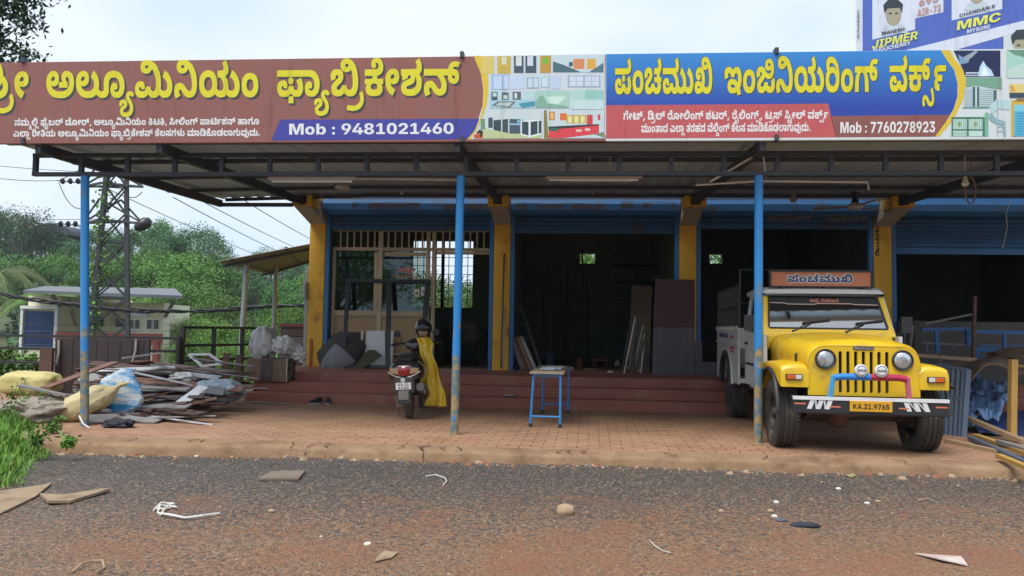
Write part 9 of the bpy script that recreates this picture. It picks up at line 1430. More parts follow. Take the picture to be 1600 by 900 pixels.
plank((190, 560), (250, 552), 11.3, 11.6, 0.12, 0.02, 2, 'wide grey board on the top of the heap')
plank((300, 560), (395, 572), 11.0, 11.4, 0.10, 0.02, 2, 'long grey board on the top of the heap beside the veneer box')
plank((210, 582), (320, 606), 10.2, 10.4, 0.09, 0.015, 3, 'long white strip slanting down the middle of the heap')
plank((400, 628), (456, 631), 11.55, 11.62, 0.12, 0.01, 2, 'thin grey sheet lying flat at the foot of the steps')
mb = MB(); A, Bq = aty(86, 573, 11.9), aty(235, 531, 11.9); mb.box(A.x, 11.88, 0.05, Bq.x, 11.92, Bq.z)
for k in range(8): x = A.x + (Bq.x - A.x) * (k + 0.5) / 8; mb.box(x - 0.006, 11.873, 0.1, x + 0.006, 11.879, Bq.z - 0.02)
solo('headboard', mb, mat('panel_dark', (0.042, 0.027, 0.025), (0.028, 0.02, 0.02), 2, 0.6), 'wide dark brown grooved panel standing upright behind the heap', 'panel')
mb = MB(); A, Bq = aty(62, 576, 11.7), aty(83, 545, 11.7); mb.box(A.x, 11.68, 0.05, Bq.x, 11.74, Bq.z); solo('drawer_front', mb, BR[0], 'narrow dark brown panel standing left of the wide grooved panel', 'panel')
for a, b in (((92, 531), (88, 570)), ((213, 530), (207, 566))):
    mb = MB(); mb.tube([aty(a[0], a[1], 11.84), aty((a[0] + b[0]) / 2 + 2, (a[1] + b[1]) / 2, 11.84), aty(b[0], b[1], 11.84)], 0.018, 6); solo('strap', mb, mat('pale_strap', (0.4, 0.37, 0.33), None, 5, 0.8), 'pale strap hanging over the %s end of the wide dark panel' % ('left' if a[0] < 150 else 'right'), 'strap')
for a, b, l in (((348, 577), (365, 551), 'first small dark board leaning on the taller railing'), ((367, 577), (384, 554), 'second small dark board leaning on the taller railing'), ((320, 566), (338, 553), 'small dark board low behind the leaning white frame')):
    A, Bq = aty(a[0], a[1], 12.4), aty(b[0], b[1], 12.55); mb = MB(); mb.box(A.x, 12.4, 0.1, Bq.x, 12.43, Bq.z); solo('board', mb, BR[0], l, 'board')
mb = MB()
q = [aty(*p, 12.1) for p in ((295, 554), (327, 553.5), (348, 568), (316, 572))]
for i in range(4): mb.bar(q[i], q[(i + 1) % 4], 0.035)
solo('window_frame', mb, mat('white_frame', (0.6, 0.62, 0.64), None, 5, 0.4), 'small white window frame leaning on the heap below the railing corner', 'frame')
# sacks and bags
ysk = mat('sack_yellow', (0.60, 0.52, 0.20), (0.52, 0.44, 0.17), 5, 0.6, 0.4, 9, dirt=(0.40, 0.30, 0.13), dscale=3, damt=0.4); ysk2 = mat('sack_cream', (0.58, 0.50, 0.27), (0.50, 0.42, 0.22), 5, 0.6, 0.4, 9, dirt=(0.38, 0.28, 0.15), dscale=3, damt=0.4)
c = aty(48, 598, 9.5); solo('sack', blob((c.x, 9.5, c.z - 0.01), (0.37, 0.2, 0.155), 5, 0.10, 1.5, rot=0.05, q=3.4), ysk, 'full pale yellow sack lying on the heap left of the post', 'sack', smooth=70)
a, b = aty(84, 655, 8.95), aty(184, 606, 9.05); c = a.lerp(b, 0.5); d = b - a
mb = blob((0, 0, 0), (d.length * 0.50, 0.17, 0.165), 9, 0.10, 1.5, q=2.3, n=40, crease=0.1)
for i, v in enumerate(mb.v): t = max(-1, min(1, v[0] / (d.length * 0.5))); k = (1 - 0.55 * sm(0.45, 1.0, t)) * (1 - 0.35 * sm(0.3, 1.0, -t)); mb.v[i] = (v[0], v[1] * k, v[2] * k)
M0 = Matrix.Translation(c) @ Matrix.Rotation(math.atan2(d.y, d.x), 4, 'Z') @ Matrix.Rotation(-math.asin(d.z / d.length), 4, 'Y'); mb.v = [tuple(M0 @ Vector(v)) for v in mb.v]
sk_ = solo('sack', mb, ysk2, 'tied cream yellow sack slanting behind the left post', 'sack', smooth=70)
mb = MB()
for k in range(7): e = b + Vector((0.05 + 0.03 * k % 0.07, -0.03 + 0.012 * k, 0.01 + 0.018 * (k % 4))); mb.tube([b - d * 0.05, b.lerp(e, 0.5) + Vector((0, 0, 0.03)), e + Vector((0.02 * (k % 3), 0, 0.02))], [0.03, 0.018, 0.006], 6)
solo('sack_mouth', mb, ysk2, 'frayed tied mouth of the slanting cream sack', 'sack mouth', smooth=70)
bsk = mat('sack_blue', (0.03, 0.28, 0.56), (0.62, 0.66, 0.68), 3.2, 0.45, 0.3, 9, sharp=0.85, stretch=(0.7, 1, 3.2))
a, b = aty(170, 585, 9.35), aty(208, 640, 9.1); c = a.lerp(b, 0.52); mb = blob((c.x, 9.25, c.z), (0.225, 0.09, 0.27), 31, 0.16, 1.8, q=3.2, tilt=-0.42); solo('sack', mb, bsk, 'blue and white printed plastic sack propped against the cream sack', 'sack', smooth=70)
c = aty(343, 608, 10.4); mb = blob((c.x, 10.4, c.z - 0.02), (0.31, 0.22, 0.16), 41, 0.28, 1.9, crease=0.12); solo('plastic_bag', mb, mat('bag_bluegrey', (0.30, 0.39, 0.45), (0.24, 0.31, 0.37), 6, 0.3, 0.4, 9, spec=0.7), 'blue grey plastic bag with a dark patch on the right side of the heap', 'plastic bag', smooth=70)
c = aty(337, 608, 10.15); mb = MB(); mb.cbox((0, 0, 0), (0.27, 0.02, 0.12), Matrix.Translation((c.x, 10.14, c.z - 0.02)) @ Matrix.Rotation(-0.5, 4, 'X') @ Matrix.Rotation(0.12, 4, 'Y')); solo('dark_panel', mb, mat('bag_patch', (0.10, 0.115, 0.125), None, 9, 0.5), 'dark grey flat panel lying on the blue grey bag', 'panel', bevel=0.006)
c = aty(288, 590, 10.7); solo('plastic_bag', blob((c.x, 10.7, c.z), (0.2, 0.12, 0.07), 51, 0.35, 2.5), plast2, 'crumpled pale plastic sheet in the middle of the heap', 'plastic sheet', smooth=70)
c = atz(186, 664, 0.03); solo('cloth', blob((c.x, c.y, 0.04), (0.17, 0.10, 0.06), 61, 0.4, 2.6), mat('dark_cloth', (0.03, 0.03, 0.04), None, 8, 0.9), 'crumpled dark cloth on the paving in front of the blue sack', 'cloth', smooth=70)
c = aty(56, 634, 8.9); solo('cement_bag', blob((c.x, 8.95, 0.14), (0.42, 0.3, 0.14), 71, 0.35, 2.2, crease=0.15), mat('grey_rag', (0.33, 0.29, 0.23), (0.2, 0.17, 0.14), 4, 0.85, 0.4), 'heap of torn grey paper bags beside the weeds', 'paper bags', smooth=70)
mb = MB(); mb.tube([atz(124, 650, 0.12), atz(130, 662, 0.05), atz(140, 669, 0.012)], 0.008, 6); solo('cord', mb, dec, 'short white cord lying at the foot of the left post', 'cord')
# grass bank and weeds, bottom left
def gedge(y): return -4.22 - 0.64 * max(0, y - 6.0) - 0.7 * max(0, 5.9 - y) + 0.16 * nz3(y * 1.7, 2)
def gz_(u, v): return -0.19 + 0.24 * sm(1.0, 0.6, u)
rnd = random.Random(13); mb = MB(); gb = MB()
gb.grid(lambda u, v: (-7.6 + (gedge(5.0 + 3.3 * v) + 7.7) * u, 5.0 + 3.3 * v, gz_(u, v)), 40, 40); struct('bank', gb, soil, smooth=60)
for i in range(21000):
    y = rnd.uniform(5.0, 8.45); u = rnd.random(); edge = gedge(y); u = u ** 0.8; x = -7.6 + (edge + 7.6) * u
    z = gz_((x + 7.6) / (edge + 7.7), 0); h = rnd.uniform(0.05, 0.15) * (0.35 + 0.9 * sm(0, 0.9, edge - x)) * (1 + 0.4 * nz3(x * 2, y * 2)); a = rnd.uniform(0, 6.28); w = rnd.uniform(0.003, 0.007); b_ = h * rnd.uniform(0.2, 0.9)
    d = Vector((math.cos(a), math.sin(a), 0)); s = Vector((-d.y, d.x, 0)) * w; p = Vector((x, y, z - 0.01)); m_ = p + d * b_ * 0.35 + Vector((0, 0, h * 0.65)); t = p + d * b_ + Vector((0, 0, h)); mb.cur = 0 if rnd.random() < 0.75 else 1
    mb.add([p - s, p + s, m_ + s * 0.7, m_ - s * 0.7, t], [(0, 1, 2, 3), (3, 2, 4)])
struct('grass', mb, [leafmat('grass_green', (0.075, 0.20, 0.022), (0.14, 0.29, 0.04), 1.5), leafmat('grass_pale', (0.16, 0.27, 0.05), (0.22, 0.3, 0.08), 2)]); bpy.data.objects['grass']['kind'] = 'stuff'
for k, (px, py, h, lab) in enumerate(((18, 640, 0.50, 'tall leafy weed in front of the torn paper bags'), (44, 650, 0.42, 'bushy weed growing between the yellow sack and the grass'), (82, 668, 0.22, 'small weed at the corner of the paving'), (8, 660, 0.40, 'leafy weed at the left edge above the grass'), (104, 690, 0.16, 'lone seedling in front of the kerb end'), (60, 690, 0.26, 'low broad weed in the middle of the grass bank'))):
    p = atz(px, py + 10, 0.0); t = thing('weed', lab, 'weed', (p.x, p.y, -0.02), group='weeds on the grass bank'); st = MB(); lf = MB(); r2 = random.Random(k)
    for j in range(7):
        a = r2.uniform(0, 6.28); e = Vector((math.cos(a) * h * 0.35, math.sin(a) * h * 0.35, h * r2.uniform(0.6, 1.0))); st.tube([(0, 0, 0), e * 0.5 + Vector((0, 0, h * 0.1)), e], [0.006, 0.004, 0.002], 5)
        for i in range(22): leaf(lf, e * r2.uniform(0.25, 1.05) + Vector((r2.gauss(0, 0.03), r2.gauss(0, 0.03), 0)), r2.uniform(0.015, 0.035), r2, 0.55)
    part('stem', st, LF[2], t, world=False); part('leaves', lf, LF[2], t, world=False)
# ================================================================== inside the second bay
def upright(name, label, px0, py0, px1, py1, y0, y1, w, th, m, cat, group=None):
    A, Bq = aty(px0, py0, y0), aty(px1, py1, y1); A.z = max(A.z, ZF + 0.006); mb = MB(); mb.bar(A, Bq, w, th, (0, -1, 0)); return solo(name, mb, m, label, cat, group)
iron_d = mat('dark_iron', (0.05, 0.052, 0.055), (0.035, 0.036, 0.04), 5, 0.5, metal=0.4, dirt=(0.1, 0.06, 0.04), dscale=5, damt=0.3); wood = mat('raw_wood', (0.42, 0.30, 0.18), (0.34, 0.23, 0.13), 4, 0.7, stretch=(4, 4, 0.5)); rb_ = mat('red_brown_board', (0.25, 0.10, 0.07), None, 4, 0.6)
for k, (a, b, c_, d_, m, w) in enumerate(((817, 578, 799, 528, BR[2], 0.08), (823, 578, 803, 528, rb_, 0.10), (829, 579, 808, 527, wood, 0.06), (835, 579, 813, 526, BR[3], 0.035), (838, 579, 816, 526, BR[3], 0.025))):
    upright('board', ('grey board', 'red brown board', 'pale wooden board', 'white strip', 'thinnest white strip')[k] + ' leaning inside the second bay beside the ladder', a, b, c_, d_, 14.3 + k * 0.03, 14.6, w, 0.015, m, 'board')
LD = thing('step_ladder', 'dark step ladder leaning just inside the second bay', 'ladder', tuple(aty(830, 576, 14.7)))
for a, b in (((846, 574), (812, 470)), ((808, 574), (800, 470))): mb = MB(); A = aty(*a, 14.6); A.z = ZF + 0.01; mb.bar(A, aty(*b, 14.95), 0.06, 0.03, (0, -1, 0)); part('rail', mb, iron_d, LD)
for k in range(4): mb = MB(); t = 0.2 + k * 0.22; mb.bar(aty(846, 574, 14.6).lerp(aty(812, 470, 14.95), t), aty(808, 574, 14.6).lerp(aty(800, 470, 14.95), t), 0.05, 0.03); part('rung', mb, iron_d, LD)
rnd = random.Random(2)
for k in range(16):
    px = rnd.choice((846, 852, 858, 863, 876, 880, 886, 892, 915, 918)) + rnd.uniform(-2, 2); top = rnd.uniform(385, 470)
    upright('pipe', 'dark steel section standing against the inner wall of the second bay', px, 560, px + rnd.uniform(-5, 5), top, 16.6 + rnd.random(), 17.6, rnd.uniform(0.03, 0.06), 0.03, iron_d, 'steel section', 'steel sections stood in the second bay')
rk = aty(1000, 560, 17.9); RK = thing('shelf_rack', 'dark rack of shelves full of stock at the back of the second bay', 'rack', (rk.x, 18.2, ZF)); xa, xb = aty(955, 450, 18).x, aty(1040, 450, 18).x
for z in (1.5, 1.95, 2.35, 2.75): mb = MB(); mb.box(xa, 17.9, z, xb, 18.5, z + 0.03); part('shelf', mb, iron_d, RK)
for x in (xa - 0.03, xb + 0.001):
    for y in (17.9, 18.46): mb = MB(); mb.box(x, y, ZF + 0.005, x + 0.03, y + 0.04, 3.0); part('upright', mb, iron_d, RK)
for k in range(20):
    z = rnd.choice((1.53, 1.98, 2.38)); x = rnd.uniform(xa, xb - 0.25); y = 17.95 + 0.12 * (k % 3); mb = MB(); mb.box(x, y, z, x + rnd.uniform(0.1, 0.25), y + 0.1, z + rnd.uniform(0.1, 0.3)); solo('carton', mb, mat('stock_%d' % (k % 3), ((0.2, 0.15, 0.1), (0.1, 0.12, 0.14), (0.25, 0.24, 0.22))[k % 3], None, 5, 0.8), 'small box of stock on the shelves at the back of the second bay', 'box', 'boxes on the rack')
for k in range(13):
    t = k / 12; px = 985 + 34 * t
    upright('strip', 'thin strip leaning in a sheaf beside the tall purple board', px - 14 + 6 * t + 5 * math.sin(k * 5), 584, px + 3 + 4 * math.sin(k * 3), 486 + 55 * t, 13.55 + 0.02 * k, 13.95, 0.025, 0.012, (BR[3] if k in (2, 8) else BR[2] if k == 5 else iron_d), 'strip', 'strips leaning at the third pillar')
upright('board', 'tan board leaning behind the sheaf of strips', 998, 585, 1003, 447, 14.5, 14.8, 0.38, 0.02, mat('tan_board', (0.16, 0.12, 0.08), None, 3, 0.7), 'board')
pur = mat('purple_board', (0.125, 0.105, 0.125), (0.10, 0.085, 0.10), 2, 0.55, dirt=(0.16, 0.13, 0.15), dscale=1.5, damt=0.3, stretch=(8, 1, 0.6)); mar = mat('maroon_board', (0.085, 0.028, 0.032), (0.065, 0.022, 0.026), 2, 0.5)
def stand(pts, y, th, m, name, label, cat='board'):
    mb = MB(); P = [aty(x, q_, y) for x, q_ in pts]; n = len(P); mb.add([tuple(p) for p in P] + [(p.x, p.y + th, p.z) for p in P], [tuple(range(n)), tuple(range(2 * n - 1, n - 1, -1))] + [(i, (i + 1) % n, n + (i + 1) % n, n + i) for i in range(n)]); return solo(name, mb, m, label, cat)
yP = 13.55  # one tall board in two tones, maroon above and greyer purple below
stand([(1019, 585.5), (1085.5, 588), (1085.5, 513), (1021, 511)], yP, 0.03, pur, 'board', 'greyer purple lower half of the tall board before the third pillar'); stand([(1021, 510.5), (1085.5, 512.5), (1085.5, 437), (1024, 436)], yP + 0.01, 0.03, mar, 'board', 'dark maroon upper half of the tall board before the third pillar')
stand([(1086, 565), (1097, 565), (1097, 533), (1086, 533)], yP + 0.02, 0.03, pur, 'board', 'small purple offcut standing right of the tall purple board'); stand([(1086, 588), (1132, 589), (1132, 566), (1086, 565.5)], yP + 0.02, 0.03, pur, 'board', 'low purple offcut behind the rear of the pick-up')
upright('strip', 'pale wooden strip leaning on the second pillar', 786, 578, 789, 480, 13.6, 13.83, 0.035, 0.02, wood, 'strip'); upright('strip', 'thin dark red strip leaning on the second pillar', 783, 575, 788, 396, 13.7, 13.84, 0.03, 0.015, mar, 'strip')
for k, (px, py, s, c_, l) in enumerate(((938, 573, (0.30, 0.22, 0.15), (0.30, 0.05, 0.06), 'red plastic stool upturned on the shop floor among tools'), (905, 574, (0.12, 0.1, 0.2), (0.28, 0.09, 0.06), 'small reddish tin on the shop floor'), (966, 573, (0.2, 0.12, 0.1), (0.35, 0.35, 0.36), 'grey angle grinder on the shop floor'), (985, 578, (0.16, 0.05, 0.05), (0.4, 0.38, 0.35), 'short pale offcut on the shop floor'), (955, 584, (0.1, 0.08, 0.03), (0.5, 0.48, 0.44), 'white scrap on the edge of the top step'), (920, 580, (0.25, 0.06, 0.03), (0.2, 0.12, 0.08), 'brown offcut on the shop floor'), (858, 572, (0.2, 0.2, 0.32), (0.05, 0.09, 0.16), 'dark blue jerrycan beside the ladder'), (1002, 582, (0.22, 0.03, 0.03), (0.45, 0.42, 0.38), 'pale rod end lying by the sheaf of strips'), (893, 580, (0.07, 0.07, 0.05), (0.4, 0.36, 0.3), 'small pale lump on the shop floor'))):
    p = atz(px, py, ZF); mb = MB(); M0 = Matrix.Translation((p.x, p.y + 0.2, ZF + 0.006)) @ Matrix.Rotation(k * 0.7, 4, 'Z')
    if k in (1, 6): mb.lathe([(s[0] / 2, 0), (s[0] / 2, s[2] * 0.8), (s[0] * 0.2, s[2] * 0.92), (s[0] * 0.2, s[2]), (0, s[2])], 14, M0, cap=False)
    elif k == 0:
        mb.box(-0.15, -0.11, 0.11, 0.15, 0.11, 0.15, M0)
        for q1 in (-1, 1):
            for q2 in (-1, 1): mb.box(q1 * 0.13 - 0.02, q2 * 0.09 - 0.02, 0, q1 * 0.13 + 0.02, q2 * 0.09 + 0.02, 0.11, M0)
    else: mb.box(-s[0] / 2, -s[1] / 2, 0, s[0] / 2, s[1] / 2, s[2], M0); mb.box(-s[0] * 0.2, -s[1] * 0.3, s[2], s[0] * 0.3, s[1] * 0.3, s[2] * 1.35, M0)
    solo(('stool', 'tin', 'grinder', 'offcut', 'scrap', 'offcut', 'jerrycan', 'rod', 'lump')[k], mb, mat('tool_%d' % k, c_, None, 6, 0.55), l, ('stool', 'tin', 'power tool', 'offcut', 'scrap', 'offcut', 'jerrycan', 'rod', 'lump')[k], bevel=0.006)
# office furniture seen through the open door
ch = mat('chair_dark', (0.05, 0.038, 0.03), None, 5, 0.5); p = aty(735, 560, 15.2); CH = thing('chair', 'dark moulded chair in the office doorway behind the middle post', 'chair', (p.x, 15.2, ZF))
mb = MB(); mb.box(p.x - 0.23, 15.0, ZF + 0.42, p.x + 0.23, 15.42, ZF + 0.46); part('seat', mb, ch, CH, bevel=0.02); mb = MB(); mb.grid(lambda u, v: (p.x - 0.22 + 0.44 * u, 15.0 - 0.06 * math.sin(math.pi * u) - 0.05 * v, ZF + 0.46 + 0.42 * v), 8, 6); part('backrest', mb, ch, CH, solid=0.02, smooth=50)
for dx in (-0.2, 0.2):
    for y in (15.03, 15.38): mb = MB(); mb.tube([(p.x + dx, y, ZF + 0.006), (p.x + dx * 0.9, y, ZF + 0.42)], 0.02, 6); part('leg', mb, ch, CH)
p = aty(715, 490, 16.4); DK = thing('desk', 'dark desk with papers under the office window', 'desk', (p.x, 16.5, ZF)); mb = MB(); mb.box(p.x - 0.7, 16.2, ZF + 0.72, p.x + 0.7, 16.9, ZF + 0.76); part('top', mb, ch, DK)
mb = MB(); mb.box(p.x - 0.65, 16.25, ZF + 0.006, p.x - 0.25, 16.85, ZF + 0.719); part('pedestal', mb, ch, DK); mb = MB(); mb.box(p.x + 0.6, 16.25, ZF + 0.006, p.x + 0.64, 16.85, ZF + 0.719); part('side_panel', mb, ch, DK)
# ================================================================== frames, tarpaulins and timber on the far right
fb = mat('frame_blue', (0.03, 0.16, 0.40), (0.025, 0.12, 0.32), 4, 0.45); grb = mat('grille_grey', (0.10, 0.135, 0.19), (0.075, 0.10, 0.15), 4, 0.5); ywd = mat('yellow_timber', (0.52, 0.31, 0.07), (0.40, 0.23, 0.06), 4, 0.6, stretch=(4, 4, 0.6), dirt=(0.25, 0.17, 0.09), dscale=4, damt=0.3)
def frame_px(name, label, bars, y, m, cat, w=0.05, group=None):
    mb = MB()
    for a, b in bars: mb.bar(aty(*a, y), aty(*b, y), w, w * 0.8, (0, -1, 0))
    return solo(name, mb, m, label, cat, group)
def multi(name, label, cat, y, items):
    p = aty(*items[0][1], y); t = thing(name, label, cat, tuple(p))
    for nm, a, b, w, m in items: mb = MB(); mb.bar(aty(*a, y), aty(*b, y), w, w * 0.7, (0, -1, 0)); part(nm, mb, m, t)
    return t
multi('steel_frame', 'blue steel frame with two rails lying behind the pick-up mirror', 'frame', 12.6, [('rail', (1440, 515), (1512, 514), 0.05, fb), ('rail', (1440, 536), (1518, 539), 0.025, mat('frame_pale', (0.2, 0.22, 0.24))), ('upright', (1463, 517), (1465, 551), 0.06, fb), ('upright', (1513, 514), (1515, 541), 0.09, fb), ('upright', (1448, 533), (1448, 551), 0.03, grb), ('upright', (1487, 537), (1487, 547), 0.03, grb)])
multi('steel_frame', 'long blue steel frame stacked at the right edge of the picture', 'frame', 12.4, [('rail', (1522, 518), (1640, 521), 0.055, fb), ('rail', (1522, 545.5), (1640, 548), 0.06, fb), ('rail', (1530, 539), (1640, 541), 0.02, fb), ('rail', (1530, 559.5), (1640, 561), 0.025, fb), ('upright', (1569, 520), (1570, 545), 0.05, fb), ('upright', (1527, 545), (1528, 600), 0.06, fb)])
plank((1523, 463), (1520, 605), 11.9, 11.75, 0.05, 0.04, 1, 'thin upright wooden stick standing behind the burlap cover')
BR.append(wood); BR.append(ywd); BR.append(grb); NM += ['', '', '']
plank((1430, 555), (1525, 562), 11.7, 11.7, 0.07, 0.05, 4, 'pale timber lying level on top of the grey grilles'); plank((1445, 506), (1519, 491), 12.8, 12.8, 0.04, 0.03, 2, 'thin grey bar slanting up to the wooden stick'); plank((1420, 555), (1426, 508), 12.0, 12.1, 0.035, 0.03, 2, 'first pale steel upright behind the pick-up wing'); plank((1413, 555), (1414, 512), 12.2, 12.2, 0.04, 0.03, 6, 'second steel upright behind the pick-up wing')
def grille(x0, x1, ytop0, ytop1, yb0, yb1, y, n, label):
    p = aty(x0, yb0, y); t = thing('grille', label, 'grille', tuple(p), group='grey steel grilles'); T0, T1, B0, B1 = aty(x0, ytop0, y + 0.25), aty(x1, ytop1, y), aty(x0 - 2, yb0, y), aty(x1 - 8, yb1, y - 0.3)
    for a, b, w in ((T0, T1, 0.055), (B0, B1, 0.055), (T0.lerp(B0, 0.42), T1.lerp(B1, 0.42), 0.04), (T0.lerp(B0, 0.62), T1.lerp(B1, 0.62), 0.03)): mb = MB(); mb.bar(a, b, w, 0.035); part('rail', mb, grb, t)
    for k in range(n + 1):
        mb = MB(); mb.bar(T0.lerp(T1, k / n), B0.lerp(B1, k / n), 0.06 if k in (0, n) else 0.035, 0.03, (0, -1, 0)); part('bar', mb, grb, t)
grille(1466, 1513, 571, 578, 678, 692, 10.0, 6, 'grey barred steel grille leaning beside the right front tyre'); grille(1440, 1480, 568, 570, 660, 668, 10.9, 6, 'second grey grille leaning behind the first one')
bur = mat('burlap', (0.16, 0.105, 0.065), (0.11, 0.07, 0.045), 3, 0.95, 0.6, 30, dirt=(0.24, 0.17, 0.11), dscale=2.5, damt=0.35); TB = [aty(1480, 604, 9.9), aty(1484, 575, 10.6), aty(1510, 563, 11.6), aty(1600, 562, 11.6), aty(1640, 578, 10.5), aty(1560, 592, 10.0)]
def brl(u, v):
    A = aty(1479 + 165 * u, 565 - 6 * u, 11.5); Bq = aty(1483 + 160 * u, (602 - 22 * sm(0.05, 0.35, u) + 8 * math.sin(u * 11)) - 4 * u, 10.0); p = A.lerp(Bq, v); return (p.x, p.y, p.z + 0.05 * math.sin(v * 3.1) + 0.03 * nz3(u * 7, v * 4))
mb = MB(); mb.grid(brl, 40, 16); solo('burlap_cover', mb, bur, 'brown burlap cover draped over the stacked frames at the right', 'burlap cover', smooth=60, solid=0.012)
c = aty(1592, 556, 11.8); solo('burlap_roll', blob((c.x + 0.1, 11.8, c.z), (0.5, 0.2, 0.12), 81, 0.2, 2.0), bur, 'rolled brown burlap lying on the cover at the right edge', 'burlap roll', smooth=60)
tar = mat('tarp_blue', (0.17, 0.29, 0.50), (0.11, 0.21, 0.39), 3, 0.4, 0.3, 8, spec=0.6); tar2 = mat('tarp_navy', (0.03, 0.06, 0.18), (0.02, 0.04, 0.12), 2, 0.45, 0.15)
def sheetq(name, label, q, ys, m, amp, seed):
    P = [aty(*a, y) for a, y in zip(q, ys)]; mb = MB(); mb.grid(lambda u, v: tuple(P[0].lerp(P[1], u).lerp(P[3].lerp(P[2], u), v) + Vector((0, 0, amp * (nz3(u * 4, v * 4, seed) + 0.5 * abs(nz3(u * 9, v * 9, seed)))))), 30, 24); return solo(name, mb, m, label, 'tarpaulin', smooth=60, solid=0.008)
sheetq('tarpaulin', 'light blue crumpled tarpaulin spread beside the grey grille', [(1512, 612), (1572, 622), (1560, 660), (1508, 640)], (11.0, 10.7, 10.2, 10.4), tar, 0.09, 1)
sheetq('tarpaulin', 'second blue tarpaulin bunched under the burlap cover', [(1510, 592), (1582, 605), (1574, 628), (1505, 640)], (11.6, 11.4, 11.0, 11.0), tar, 0.12, 2)
sheetq('tarpaulin', 'folded blue tarpaulin hanging down beside the grille foot', [(1506, 630), (1530, 640), (1522, 668), (1500, 662)], (10.6, 10.5, 10.1, 10.1), tar, 0.08, 3)
sheetq('tarpaulin', 'flat navy sheet lying on the ground at the right edge', [(1512, 652), (1640, 636), (1640, 690), (1530, 676)], (10.6, 11.4, 9.9, 9.8), tar2, 0.02, 4)
plank((1583, 562), (1581, 684), 9.7, 9.6, 0.085, 0.07, 5, 'thick yellow timber post standing upright at the right edge')
plank((1583, 571), (1640, 575), 10.2, 10.2, 0.035, 0.03, 5, 'thin yellow batten level beside the top of the timber post'); plank((1500, 648), (1600, 690), 10.3, 9.2, 0.07, 0.05, 4, 'weathered beam lying under the navy sheet')
for k, (a, b, z0, m, l) in enumerate((((1524, 680), (1640, 722), 0.06, 5, 'yellow painted bar lying across the right end of the paving'), ((1516, 684), (1620, 730), 0.03, 6, 'grey green bar lying in front of the yellow bar'), ((1478, 688), (1560, 706), 0.02, 4, 'pale wooden bar lying behind the front tyre'), ((1560, 690), (1650, 716), 0.09, 2, 'pale grey bar lying behind the yellow bar'), ((1560, 712), (1640, 745), 0.05, 5, 'short yellow bar at the right edge of the kerb'))):
    A, Bq = atz(*a, z0), atz(*b, z0); mb = MB(); mb.bar(A, Bq, 0.06, 0.04); solo('bar', mb, BR[m], l, 'bar')
mb = MB(); mb.box(5.6, 13.2, ZF + 0.005, 9, 13.85, 1.45); solo('sheet_stack', mb, mat('stack_grey', (0.12, 0.115, 0.11), (0.08, 0.08, 0.08), 2, 0.8, stretch=(1, 1, 6)), 'grey stack of flat sheets in front of the fourth shop', 'sheet stack')
# ================================================================== litter on the road
def road_pt(px, py, d=0.0):
    p = atz(px, py, -0.12); p = atz(px, py, road_z(p.x, p.y)); return Vector((p.x, p.y, road_z(p.x, p.y) + d))
def strip_px(name, label, pts, r, m, cat): mb = MB(); mb.tube([road_pt(x, y, r + 0.004 + 0.01 * (i % 2)) for i, (x, y) in enumerate(pts)], r, 6); return solo(name, mb, m, label, cat)
wst = mat('white_strap', (0.68, 0.66, 0.60), None, 6, 0.6)
strip_px('strap', 'long white strap lying on the road', [(247, 805), (262, 809), (290, 812), (315, 811), (343, 805)], 0.009, wst, 'strap')
for k, pts in enumerate((((240, 800), (252, 790), (262, 789), (272, 792)), ((246, 804), (250, 794), (262, 793), (276, 797)), ((243, 797), (255, 800), (266, 796)), ((250, 808), (258, 799), (270, 789)))): strip_px('strap', ('crumpled piece of white strap, nearest the heap', 'crumpled piece of white strap, ending farthest right', 'shortest crumpled piece of white strap', 'crumpled piece of white strap touching the long one')[k], pts, 0.008, wst, 'strap')
strip_px('wire', 'bent pale wire lying on the road in front of the bench', [(665, 746), (680, 745), (695, 748), (698, 755), (692, 760)], 0.005, wst, 'wire'); strip_px('wire', 'tan wire loop at the lower left edge of the road', [(112, 897), (128, 886), (145, 879), (160, 881), (163, 890), (150, 899)], 0.006, wood, 'wire'); strip_px('wire', 'thin bent wire near the bottom of the road', [(1015, 846), (1022, 856), (1035, 862), (1048, 868)], 0.003, wst, 'wire'); strip_px('stick', 'pale twig by the right edge of the road', [(1433, 784), (1448, 782), (1465, 786)], 0.004, wood, 'twig')
def lump(px, py, s, m, label, cat, seed, name='stone'): p = road_pt(px, py); solo(name, blob((p.x, p.y, p.z + s[2] * 0.6), s, seed, 0.16, 1.2, n=12, crease=0.03), m, label, cat, smooth=60)
lump(883, 803, (0.065, 0.05, 0.045), gm[0], 'large buff stone in the middle of the road', 'stone', 1); lump(1258, 823, (0.10, 0.035, 0.02), mat('blue_rag', (0.025, 0.03, 0.05), None, 9, 0.8), 'dark blue rag lying on the road', 'rag', 2, 'rag'); lump(778, 718, (0.03, 0.02, 0.022), wst, 'white lump at the foot of the kerb', 'lump', 3, 'lump'); lump(1221, 814, (0.04, 0.025, 0.01), mat('bluish_scrap', (0.08, 0.11, 0.18), None, 9, 0.6), 'small bluish scrap beside the dark rag', 'scrap', 4, 'scrap')
for k, (px, py) in enumerate(((1213, 786), (1204, 800), (1210, 808), (1127, 800), (1310, 765), (1372, 785), (1355, 788), (1030, 715), (574, 852), (424, 800), (307, 714))): lump(px, py, (0.022, 0.016, 0.012), (gm[3], gm[0])[k % 2], 'small pale crumb of concrete on the road', 'crumb', 10 + k, 'crumb'); [o for o in bpy.data.objects if o.name.startswith('crumb')][-1]['group'] = 'pale crumbs on the road'
card = mat('cardboard', (0.34, 0.25, 0.16), (0.26, 0.18, 0.11), 3, 0.9, 0.3, dirt=(0.18, 0.12, 0.08), dscale=5, damt=0.4); cardg = mat('slab_grey', (0.22, 0.17, 0.13), (0.16, 0.12, 0.09), 5, 0.9, 0.3)
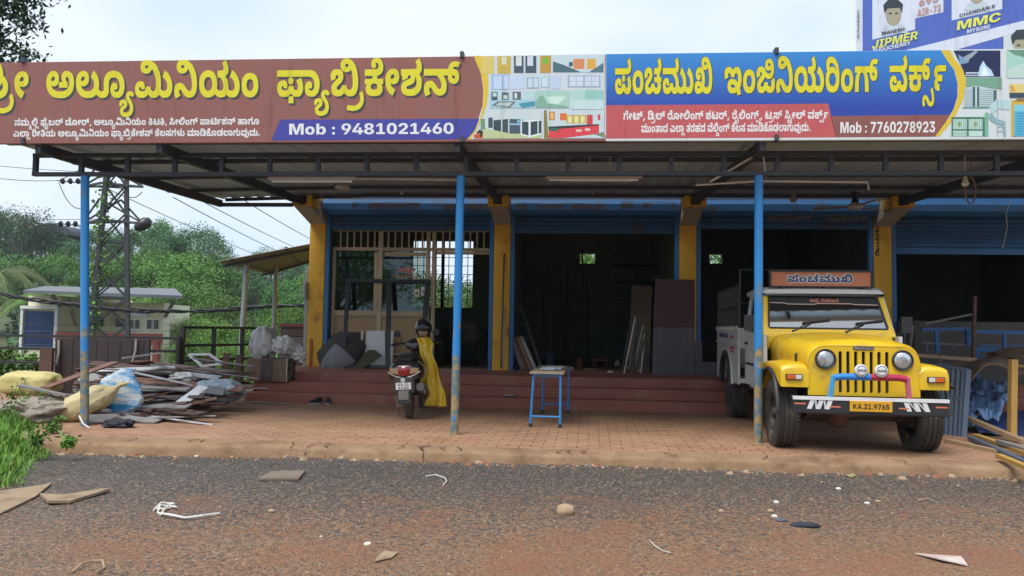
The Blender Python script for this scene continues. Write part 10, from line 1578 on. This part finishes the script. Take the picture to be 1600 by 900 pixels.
def flat_px(name, label, pts, m, cat, th=0.012, curl=0.0):
    mb = MB(); P = [road_pt(x, y, 0.006 + (curl if i % 2 else 0)) for i, (x, y) in enumerate(pts)]; n = len(P); mb.add([tuple(p) for p in P] + [tuple(p + Vector((0, 0, th))) for p in P], [tuple(range(n - 1, -1, -1)), tuple(range(n, 2 * n))] + [(i, (i + 1) % n, n + (i + 1) % n, n + i) for i in range(n)]); return solo(name, mb, m, label, cat)
flat_px('slab', 'flat greyish slab lying on the road below the kerb', [(402, 752), (466, 752), (477, 739), (424, 741)], cardg, 'slab', 0.02); flat_px('cardboard', 'large brown cardboard piece at the left edge', [(0, 806), (55, 779), (82, 757), (60, 762), (0, 770), (-30, 780), (-30, 810)], card, 'cardboard', 0.012); flat_px('cardboard', 'narrow strip of brown cardboard beside the larger piece', [(62, 776), (75, 790), (110, 788), (172, 770), (160, 768), (100, 780)], card, 'cardboard', 0.02, 0.01)
flat_px('plastic_scrap', 'pink and white plastic scrap lying at the lower right of the road', [(1430, 868), (1470, 880), (1512, 886), (1502, 876), (1450, 870)], mat('pink_scrap', (0.45, 0.30, 0.28), (0.62, 0.56, 0.50), 6, 0.5), 'plastic scrap', 0.008, 0.012); flat_px('leaf', 'yellow green leaf lying on the road below the pick-up', [(1322, 744), (1332, 741), (1338, 744), (1330, 747)], mat('fallen_leaf', (0.3, 0.32, 0.12), None, 9, 0.7), 'leaf', 0.004); flat_px('cardboard', 'buff paper scrap near the bottom of the road', [(585, 880), (612, 874), (622, 866), (600, 864), (590, 872)], card, 'paper', 0.006)
# ================================================================== moist air
mb = MB(); mb.box(-130, -40, -8, 60, 190, 62)
hz = bpy.data.materials.new('haze'); hz.use_nodes = True; n_ = hz.node_tree.nodes; n_.remove(n_['Principled BSDF']); pv = n_.new('ShaderNodeVolumePrincipled')
pv.inputs['Color'].default_value = (0.86, 0.92, 0.98, 1); pv.inputs['Density'].default_value = 0.00045; pv.inputs['Anisotropy'].default_value = 0.2; hz.node_tree.links.new(pv.outputs[0], n_['Material Output'].inputs['Volume'])
o = part('haze', mb, hz); o['kind'] = 'stuff'
